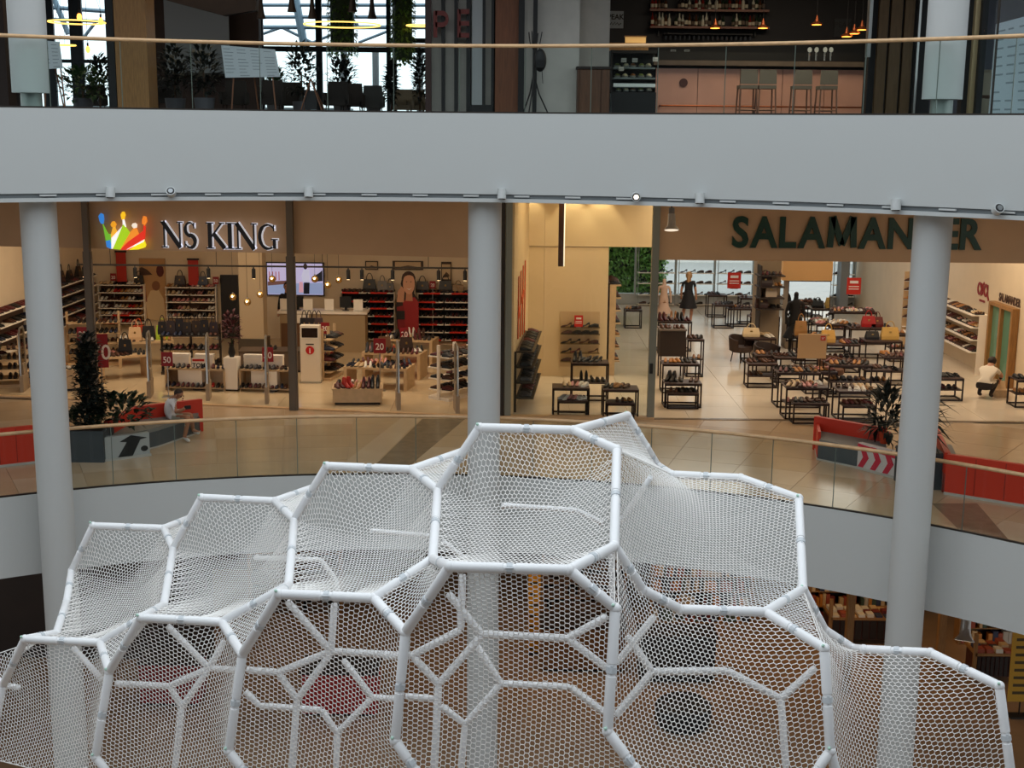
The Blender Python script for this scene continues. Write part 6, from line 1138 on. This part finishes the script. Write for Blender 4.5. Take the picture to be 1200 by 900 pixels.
for px, y in ((731, 73), (744, 73), (728, 83), (768, 72)): p = W(px, y, 27.66); d = thing('price_card', 'small white price card inside the deli case', 'card', p, 0, 'deli price cards'); MB().box(-.055, .055, 0, .008, 0, .085).build('card', mat('card_white', '#d9dcdc', .5), d); MB().box(-.04, .04, -.003, 0, .03, .04).build('print_line', ink2, d)
ubox(thing('wood_crate', 'shallow wooden crate with lit jars above the deli case', 'crate', W(740, 52, 27.9)), 'crate_frame', 714, 760, 50.5, 59, 27.9, .3, wood)
d = thing('lit_lamp_box', 'small warm lit box above the deli case', 'lamp', W(745, 50, 27.95)); ubox(d, 'lamp_body', 733, 757, 43, 50, 27.95, .1, mat('warm_box', '#d8b070', .5, emit='#d8a860', estr=.5)); ubox(d, 'frame', 732, 758, 42, 43, 27.93, .14, wood)
# bar
t = utop('bar_counter', 'long bar counter with copper-pink front and dark top', 'bar', 890, 28.0); cf = mat('copper_front', '#cf9d8c', .4, .1, noise=.12, nscale=2)
a, b = W(768, 100, 28).x, W(1016, 100, 28).x; zt = W(900, 72, 28).z - ZU; n = 5
for k in range(n): x0 = a + (b-a)*k/n; MB().box(x0+.006, a + (b-a)*(k+1)/n-.006, 28.0, 28.04, ZU+.02, ZU+zt-.16).build('front_panel', cf, t, world=True)
MB().box(a, b, 28.04, 28.6, ZU+.01, ZU+zt-.1).build('carcass', black, t, world=True); MB().box(a-.06, b+.02, 27.88, 28.7, ZU+zt-.1, ZU+zt).build('counter_top', mat('bar_top', '#5f5044', .5, noise=.2, nscale=5), t, world=True)
zr = W(900, 125, 27.9).z; MB().path([(a+.1, 28.0, zr), (a+.12, 27.86, zr), (b-.12, 27.86, zr), (b-.06, 27.86, zr-.06), (b-.05, 27.86, ZU+.02)], .018, 8).build('foot_rail', copper, t, world=True, smooth=True); MB().prism(arcpts(0, 0, .09, .09, 0, 340, 16), W(801, 97, 27.99), X3, Z3, (0, -.005, 0)).build('emblem', mat('emblem_dark', '#4a2a28', .5), t, world=True)
ubox(thing('beer_tap_rail', 'dark rail with taps on the bar top', 'taps', W(960, 70, 28.3)), 'rail', 945, 978, 62, 71, 28.3, .06, black)
for px in (948, 956, 966, 973):
    p = W(px, 71, 28.2); d = thing('beer_tap', 'chrome beer tap with a round badge on the bar', 'tap', p, 0, 'beer taps'); MB().tube((0, 0, 0), (0, 0, .16), .018, n=8).build('column', chrome, d); MB().prism(arcpts(0, .22, .045, .055, 0, 340, 14), (0, -.02, 0), X3, Z3, (0, -.01, 0)).build('badge', mat('badge_white', '#aab0b2', .4), d); MB().tube((0, 0, .15), (0, -.07, .1), .01, n=6).build('spout', chrome, d)
st = None
for px in (876.5, 898.5, 940, 970):
    lab = 'grey upholstered bar stool with back at the copper bar'
    if st is None:
        st = t = utop('bar_stool', lab, 'stool', px, 27.2, 'bar stools at the copper bar'); gm2 = mat('stool_grey', '#77736a', .8); lm = mat('stool_leg', '#7d5f50', .5, .3); w = 20/F*27.2/2; z0 = W(px, 99, 27.2).z-ZU; z1 = W(px, 82, 27.2).z-ZU
        MB().prism([(-1, 0), (1, 0), (.94, 1), (-.94, 1)], (0, .0, z0), X3*w, Z3*(z1-z0), (0, .05, 0)).build('backrest', gm2, t); MB().box(-w, w, .0, .42, z0-.09, z0-.02).build('seat', gm2, t)
        for sx in (-1, 1):
            for y, dy in ((.02, -.05), (.38, .05)): MB().tube((sx*w*.9, y, z0-.06), (sx*w*1.02, y+dy, 0), .016, n=6).build('leg', lm, t)
        for y in (-.01, .4): MB().tube((-w, y, .22), (w, y, .22), .012, n=6).build('footrest', lm, t)
    else: s2 = copy_tree(st); s2.location = (W(px, 130, 27.2).x, 27.2, ZU+.01)
# bar back wall, shelves, bottles
struct(MB().box(W(712, 60, 30.6).x, W(1050, 60, 30.6).x, 30.6, 30.8, ZU, H).build('wall_bar_back', dwall))
for k, (y, lab) in enumerate(((30, 'lower wooden bottle shelf on the dark bar wall'), (10, 'upper wooden bottle shelf on the dark bar wall'))):
    t = thing('bottle_shelf', lab, 'shelf', W(830, y, 30.3)); A, B_ = W(762, y, 30.3), W(902, y-4, 30.3); MB().box(A.x, B_.x, 30.3, 30.58, A.z-.05, A.z).build('shelf_board', mat('shelf_rust', '#6a4030', .5), t, world=True); [MB().box(x, x+.03, 30.5, 30.58, A.z-.2, A.z-.05).build('bracket', black, t, world=True) for x in (A.x+.2, B_.x-.3)]
    nb_ = 34
    for i in range(nb_):
        if rnd.random() < .15: continue
        x = A.x + .06 + (B_.x-A.x-.1)*i/nb_; c, nm = rnd.choice((('#1c1512', 'dark'), ('#4a2a14', 'amber'), ('#b9b6a6', 'clear'), ('#1d2b1c', 'green'), ('#6e1d16', 'red')))
        d = thing('bottle', f'{nm} glass bottle standing on the {"lower" if k == 0 else "upper"} bar wall shelf', 'bottle', (x, 30.44, A.z), 0, 'bottles on the bar wall shelves'); hh = rnd.uniform(.24, .33); MB().lathe([(.034, 0), (.036, hh*.55), (.014, hh*.72), (.013, hh)], n=8).build('glass', mat('bottle_' + nm, c, .15), d, smooth=True); MB().lathe([(.037, hh*.15), (.037, hh*.42)], n=8).build('paper_band', mat('bottle_label', '#b7ae98', .6) if rnd.random() < .5 else mat('bottle_label_d', '#5a4a3a', .6), d); MB().lathe([(.016, hh), (.016, hh+.02)], n=6).build('cap', black, d)
t = thing('glass_rack', 'row of upturned glasses under the bar shelf', 'rack', W(830, 44, 30.4)); A, B_ = W(778, 40, 30.4), W(882, 40, 30.4); MB().box(A.x, B_.x, 30.35, 30.55, A.z, A.z+.02).build('rail', black, t, world=True); MB().box(A.x+.1, A.x+.13, 30.4, 30.6, A.z+.02, A.z+.04).box(A.x+.1, A.x+.13, 30.56, 30.6, A.z, A.z+.3).build('hanger', black, t, world=True)
for i in range(19): x = A.x + .05 + i*(B_.x-A.x-.1)/18; MB().lathe([(.03, -.12), (.034, -.05), (.008, -.03), (.008, 0)], (x, 30.42, A.z), n=8).build('glass', mat('dim_glass', '#3c4046', .1), t, world=True)
for px, y in ((789, 61), (805, 61), (786, 71.5), (805, 71.5), (823, 71)): p = W(px, y, 29.9); d = thing('shelf_card', 'small pale card on the dark back bar', 'card', p, 0, 'pale cards on the back bar'); MB().box(-.06, .06, 0, .01, 0, .055).build('card', mat('card_grey', '#83888c', .5), d); MB().box(-.04, .04, -.002, 0, .02, .03).build('print_line', black, d)
t = utop('back_bar', 'dark back bar cabinet behind the copper bar', 'cabinet', 850, 29.8); ubox(t, 'body', 772, 1010, 62.5, 133, 29.85, .6, black, True); ubox(t, 'shelf', 772, 1010, 72, 73, 29.7, .3, dark_brown)
for px, py in ((838, 33), (894, 33), (957, 29), (992, 43), (1001, 39.5), (1010, 35)):
    p = W(px, py, 28.6); t = thing('copper_pendant', 'small copper dish pendant lamp glowing over the bar', 'lamp', p, 0, 'copper pendants over the bar'); MB().lathe([(.13, 0), (.12, .025), (.05, .07), (.025, .16), (.012, .2)], n=20).build('shade', copper, t, smooth=True); MB().lathe([(.1, -.004), (.1, .0)], n=16).build('glow_disc', amber, t); MB().tube((0, 0, .18), (0, 0, H-p.z), .006, n=5).build('cord', black, t)
def peak(px0, px1, y0, y1, Y, lab, c):
    A, B_ = W(px0, y1, Y), W(px1, y0, Y); w, h = B_.x-A.x, B_.z-A.z; t = thing('bar_sign', lab, 'sign', (A.x, Y, A.z)); MB().box(0, w, 0, .03, 0, h).build('board', mat('peak_' + c[1:], c, .6), t); xf(text_mb('PEAK', h*.42, .003, .004, 'CENTER'), (w/2, -.004, h*.52), X3, Z3, NY).build('lettering', black, t, fixn=False); mb = MB(); stroke(mb, [(.15, .2), (.25, .34), (.32, .18), (.45, .36), (.5, .2), (.62, .32), (.7, .18), (.85, .3)], .05, (0, -.003, 0), X3*w, Z3*h, (0, -.003, 0)); mb.build('script', black, t)
peak(712, 731, 13, 33, 30.57, 'grey square bar sign with black lettering on the dark wall', '#7f868c'); peak(977, 998, 22, 43, 30.57, 'very dark square sign beside the hanging copper lamps', '#22262a')
# right of the bar: striped timber wall, frames, glazing
rw = ucol('wall_timber_stripes', 1016, 1090, 24.6, .3, black); tim = mat('timber_stripe', '#6e5434', .6, noise=.3, nscale=6, stretch=(5, 5, .5))
for px, w in ((1031, 11), (1046, 13), (1061, 11)): A, B_ = W(px-w/2, 100, 24.5), W(px+w/2, 100, 24.5); MB().box(A.x, B_.x, 24.5, 24.6, ZU+.01, H).build('timber_board', tim, rw)
A = W(1073, 100, 24.4); MB().box(A.x-.02, A.x+.02, 24.4, 24.6, ZU+.01, H).build('steel_strip', chrome, rw); A = W(1015, 100, 24.5); MB().box(A.x-.03, A.x+.03, 24.45, 24.6, ZU+1.15, H).build('steel_strip', chrome, rw)
ucol('wall_right_jamb', 1128, 1137, 22.0, .2, black); ucol('wall_brass_strip', 1137, 1145, 21.9, .15, mat('brass_strip', '#b7a27a', .4, .3)); ucol('wall_right_jamb', 1145, 1152, 21.8, .2, black)
struct(MB().box(W(1150, 60, 21).x, 14, 24.8, 25, ZU, H).build('wall_right_upper', mat('grey_purple_wall', '#565660', .7, noise=.15, nscale=2)))
t = thing('glass_screen', 'tall glass screen with the grey menu board beyond the right column', 'glass', W(1180, 130, 20.3)); t.location.z = ZU; MB().box(W(1152, 60, 20.4).x, 10.2, 20.4, 20.42, ZU+.01, H).build('glass_pane', g_win, t, world=True); ubox(t, 'frame', 1176, 1178, -60, 133, 20.38, .03, dark_metal, True)
t = utop('seated_shape', 'pale draped armchair glimpsed behind the right glass screen', 'chair', 1153, 22.8); MB().lathe([(.25, 0), (.28, .35), (.2, .5), (.24, .8), (.1, .85)], n=16).build('cover', mat('drape_pale', '#a89a86', .8), t, smooth=True); MB().lathe([(.2, .36), (.22, .42)], (0, -.08, 0), n=14).build('cushion', mat('cushion_brown', '#5a4034', .8), t)
# ------------------------------------------------------------------ ground floor below the gallery
gf = struct(MB().box(-16, 18, 2, 36, ZG-.2, ZG).build('floor_ground', mat('ground_stone', '#a98c70', .25, noise=.15, nscale=1.2)))
struct(MB().box(-16, 18, 33, 33.3, ZG, ZLB).build('wall_ground_back', mat('ground_wall', '#4a3526', .7, noise=.2, nscale=2)))
struct(MB().box(-16, -6.6, 27.0, 27.3, ZG, ZLB).build('wall_ground_left', mat('ground_panel', '#33241b', .5, noise=.2, nscale=2)))
for k in range(6): MB().box(-9.6 + k*.52, -9.12 + k*.52, 26.95, 27.0, ZG+.1, ZLB-.3).build('wall_panel', mat('ground_panel2', '#3d2c20', .5, noise=.3, nscale=4, stretch=(4, 4, .5)), bpy.data.objects['wall_ground_left'])
red_brown = mat('slat_red_brown', '#4a2018', .6)
def bookcase(lab, x, y, w, h, rz=0, grp='ground floor bookcases'):
    t = thing('bookcase', lab, 'bookcase', (x, y, ZG), rz, grp); MB().box(-w/2, w/2, .25, .28, 0, h).build('back_panel', dark_brown, t)
    for s in (-1, 1): MB().box(s*w/2-.03, s*w/2+.03, -.05, .28, 0, h).build('side_panel', wood, t)
    n = int(h/.38)
    for k in range(n+1): MB().box(-w/2, w/2, -.03, .25, k*.38, k*.38+.025).build('shelf_board', wood, t)
    for k in range(n):
        xx = -w/2+.05
        while xx < w/2-.1:
            bw = rnd.uniform(.05, .12); bh = rnd.uniform(.2, .32); c = rnd.choice(('#a8523a', '#d8b98a', '#3a3f55', '#c9c0b0', '#7a2f28', '#4a5a48', '#d0883c'))
            if rnd.random() < .85: BOOKS.append((Matrix.Translation((x, y, ZG)) @ Matrix.Rotation(rz, 4, 'Z') @ Vector((xx+bw/2, .05, k*.38+.026)), bw, .17, bh, c, rz, 'in the ' + lab))
            xx += bw + .01
def book_table(lab, px, py, w, d):
    p = G(px, py, ZG); t = thing('book_table', lab, 'table', (p.x, p.y, ZG)); MB().box(-w/2, w/2, 0, d, .6, .66).build('table_top', wood, t); MB().box(-w/2+.04, w/2-.04, .04, d-.04, .12, .6).build('cabinet', red_brown, t)
    for sx in (-1, 1): MB().box(sx*w/2-.04, sx*w/2+.04, 0, .06, 0, 1.1).build('end_post', wood, t)
    for k in range(8): MB().box(-w/2+.06+k*(w-.12)/8, -w/2+.03+(k+1)*(w-.12)/8, .02, .04, .14, .58).build('slat', dark_brown, t)
    for i in range(int(w/.2)):
        for j in range(3): BOOKS.append((Vector((p.x-w/2+.12+i*.2, p.y+.12+j*.22, ZG+.661)), .15, .2, rnd.uniform(.02, .1), rnd.choice(('#a8523a', '#d8b98a', '#e0d8c8', '#3a3f55', '#7a2f28')), 0, 'on the ' + lab.split(' with')[0].split(' beyond')[0] + (' below the right gallery' if px < 1100 else ' beyond the hanging lamp')))
BOOKS = []
book_table('book table with stacks of books below the right gallery', 1010, 756, 1.5, .8); book_table('second book table beyond the hanging lamp on the ground floor', 1165, 800, .9, .7)
bookcase('tall ground-floor bookcase behind the book table', 8.3, 29.6, 2.2, 2.6); bookcase('tall ground-floor bookcase near the yellow banner', 11.2, 28.3, 1.6, 2.6); bookcase('tall ground-floor bookcase seen through the netting on the right', 4.6, 29.5, 2.4, 2.6); bookcase('tall ground-floor bookcase seen through the netting at mid-width', 1.8, 30, 2.0, 2.6); bookcase('tall ground-floor bookcase seen through the netting on the left', -5.2, 29.8, 2.2, 2.4)
for p, w, d, h, c, rz, wh in BOOKS[:300]:
    key = 'book_' + c[1:]; t = thing('book', {'#a8523a': 'rust', '#d8b98a': 'tan', '#3a3f55': 'navy', '#c9c0b0': 'pale', '#7a2f28': 'dark red', '#4a5a48': 'green', '#d0883c': 'orange', '#e0d8c8': 'white'}[c] + ' book ' + wh, 'book', p, rz, 'books on the ground floor'); MB().box(-w/2, w/2, -d/2, d/2, 0, h).build('cover', mat(key, c, .6), t)
if len(BOOKS) > 300:
    mb = MB()
    for p, w, d, h, c, rz, wh in BOOKS[300:]: mb.cbox((p.x, p.y, p.z+h/2), w, d, h)
    tag(mb.build('book_rows', mat('book_mixed', '#8a6a4c', .6, noise=.6, nscale=30, c2='#3a2a24')), 'rows of further books on the ground floor shelves', 'books', None, 'stuff')
def gbanner(lab, px, y0, y1, Y, wpx, c, txt):
    a = W(px, y1, Y); b = W(px, y0, Y); w = wpx/F*Y/2; t = thing('standing_banner', lab, 'banner', (a.x, Y, ZG)); z0, z1 = a.z-ZG, b.z-ZG; MB().box(-w, w, -.015, .015, z0, z1).build('sheet', mat('gb_' + c[1:], c, .6), t); MB().box(-w*.8, w*.8, -.12, .12, 0, .04).tube((0, .03, 0), (0, .03, z1), .015, n=6).build('stand', dark_metal, t)
    mb = MB(); [mb.box(-w*.7, w*rnd.uniform(.1, .7), -.02, -.014, z0+(z1-z0)*k/9, z0+(z1-z0)*k/9+.06) for k in range(1, 9)]; mb.build('printed_lines', mat('gb_ink', '#4a3a1a', .6), t)
gbanner('yellow lettered banner at the right edge of the ground floor', 1196, 742, 822, 24.5, 34, '#c9992c', ''); gbanner('narrow bright orange-yellow banner seen through the netting', 625, 672, 786, 27.5, 15, '#f0a818', '')
bk = [(-3.4, 24.2, 1.5, .8, .9, 'a3201c', 'red ground-floor kiosk counter seen through the left netting'), (-6.9, 24.6, 1.2, .7, .9, '8e1d1a', 'second red kiosk counter seen through the far left netting'), (1.6, 26.5, 1.8, .8, 1.0, '8a5a2e', 'warm wooden ground-floor counter behind the orange banner'), (3.6, 26.0, 1.6, .7, 1.0, '2a2420', 'dark ground-floor counter seen through the right netting')]
for x, y, w, d, h, c, lab in bk: t = thing('kiosk_counter', lab, 'counter', (x, y, ZG)); MB().box(-w/2, w/2, 0, d, .06, h).build('body', mat('kiosk_' + c, '#' + c, .5), t); MB().box(-w/2-.04, w/2+.04, -.04, d+.04, h, h+.05).build('counter_top', dark_brown, t); MB().box(-w/2+.05, w/2-.05, .04, d-.04, 0, .06).build('plinth', black, t)
p = G(800, 848, ZG); t = thing('round_rug_table', 'round black pouf on the ground floor seen through the netting', 'pouf', p); MB().lathe([(.5, 0), (.56, .12), (.56, .4), (.46, .48), (.1, .5)], n=28).build('cushion', black, t, smooth=True); MB().lathe([(.57, .2), (.57, .24)], n=28).build('seam_band', dark_brown, t)
struct(MB().box(9.2, 9.35, 26.2, 26.35, ZG, ZLB).build('trim_9', wood)); struct(MB().box(7.05, 7.2, 25.6, 25.75, ZG, ZLB-1).build('trim_10', wood))
reflector('aluminium reflector lamp hanging under the lower slab', W(1131, 741, 19.6), ZLB, 1.25, (-.15, -.35, -1))
# ------------------------------------------------------------------ the shoes themselves
SHOES.sort(key=lambda s: (s[0] - Vector((0, 0, ZC))).length)
_sm = {}
def smesh(k, c):
    if (k, c) not in _sm: _sm[(k, c)] = shoe_mesh(k, c)
    return _sm[(k, c)]
for p, h, k, c, ctx in SHOES[:300]:
    me, _ = smesh(k, c); ob = bpy.data.objects.new('shoe', me); col.objects.link(ob); ob.location = p + Vector((0, 0, .001)); ob.rotation_euler = (0, 0, h); ob.scale = (.86,)*3
    tag(ob, f'{c} {KW[k]} {ctx}', 'shoe', f'shoes {ctx}')
bycol = {}
V, FQ, MI = [], [], []; names = sorted({m for s in SHOES[300:] for m in [s[3]]}); mats_ = [mat('shoe_' + c.replace(' ', '_'), SC[c]) for c in names] + [mat('shoe_sole_dark', '#1a1614', .6)]
for p, h, k, c, ctx in SHOES[300:]:
    _, mb = smesh(k, c); ch, sh = math.cos(h)*.86, math.sin(h)*.86; b = len(V)
    V.extend([(p.x + x*ch - y*sh, p.y + x*sh + y*ch, p.z + z*.86 + .001) for x, y, z in mb.v]); FQ.extend([tuple(i+b for i in f) for f in mb.f]); MI.extend([names.index(c) if m == 0 else len(names) for m in mb.mi])
if V:
    me = bpy.data.meshes.new('shoe_stock'); me.from_pydata(V, [], FQ); [me.materials.append(m) for m in mats_]; me.polygons.foreach_set('material_index', MI); ob = bpy.data.objects.new('shoe_stock', me); col.objects.link(ob); tag(ob, 'the many further shoes on the deeper shelves of both shoe shops', 'shoes', None, 'stuff')
print('shoes', len(SHOES), 'books', len(BOOKS), 'tris', sum(len(o.data.loop_triangles) or len(o.data.polygons)*2 for o in bpy.data.objects if o.type == 'MESH'))
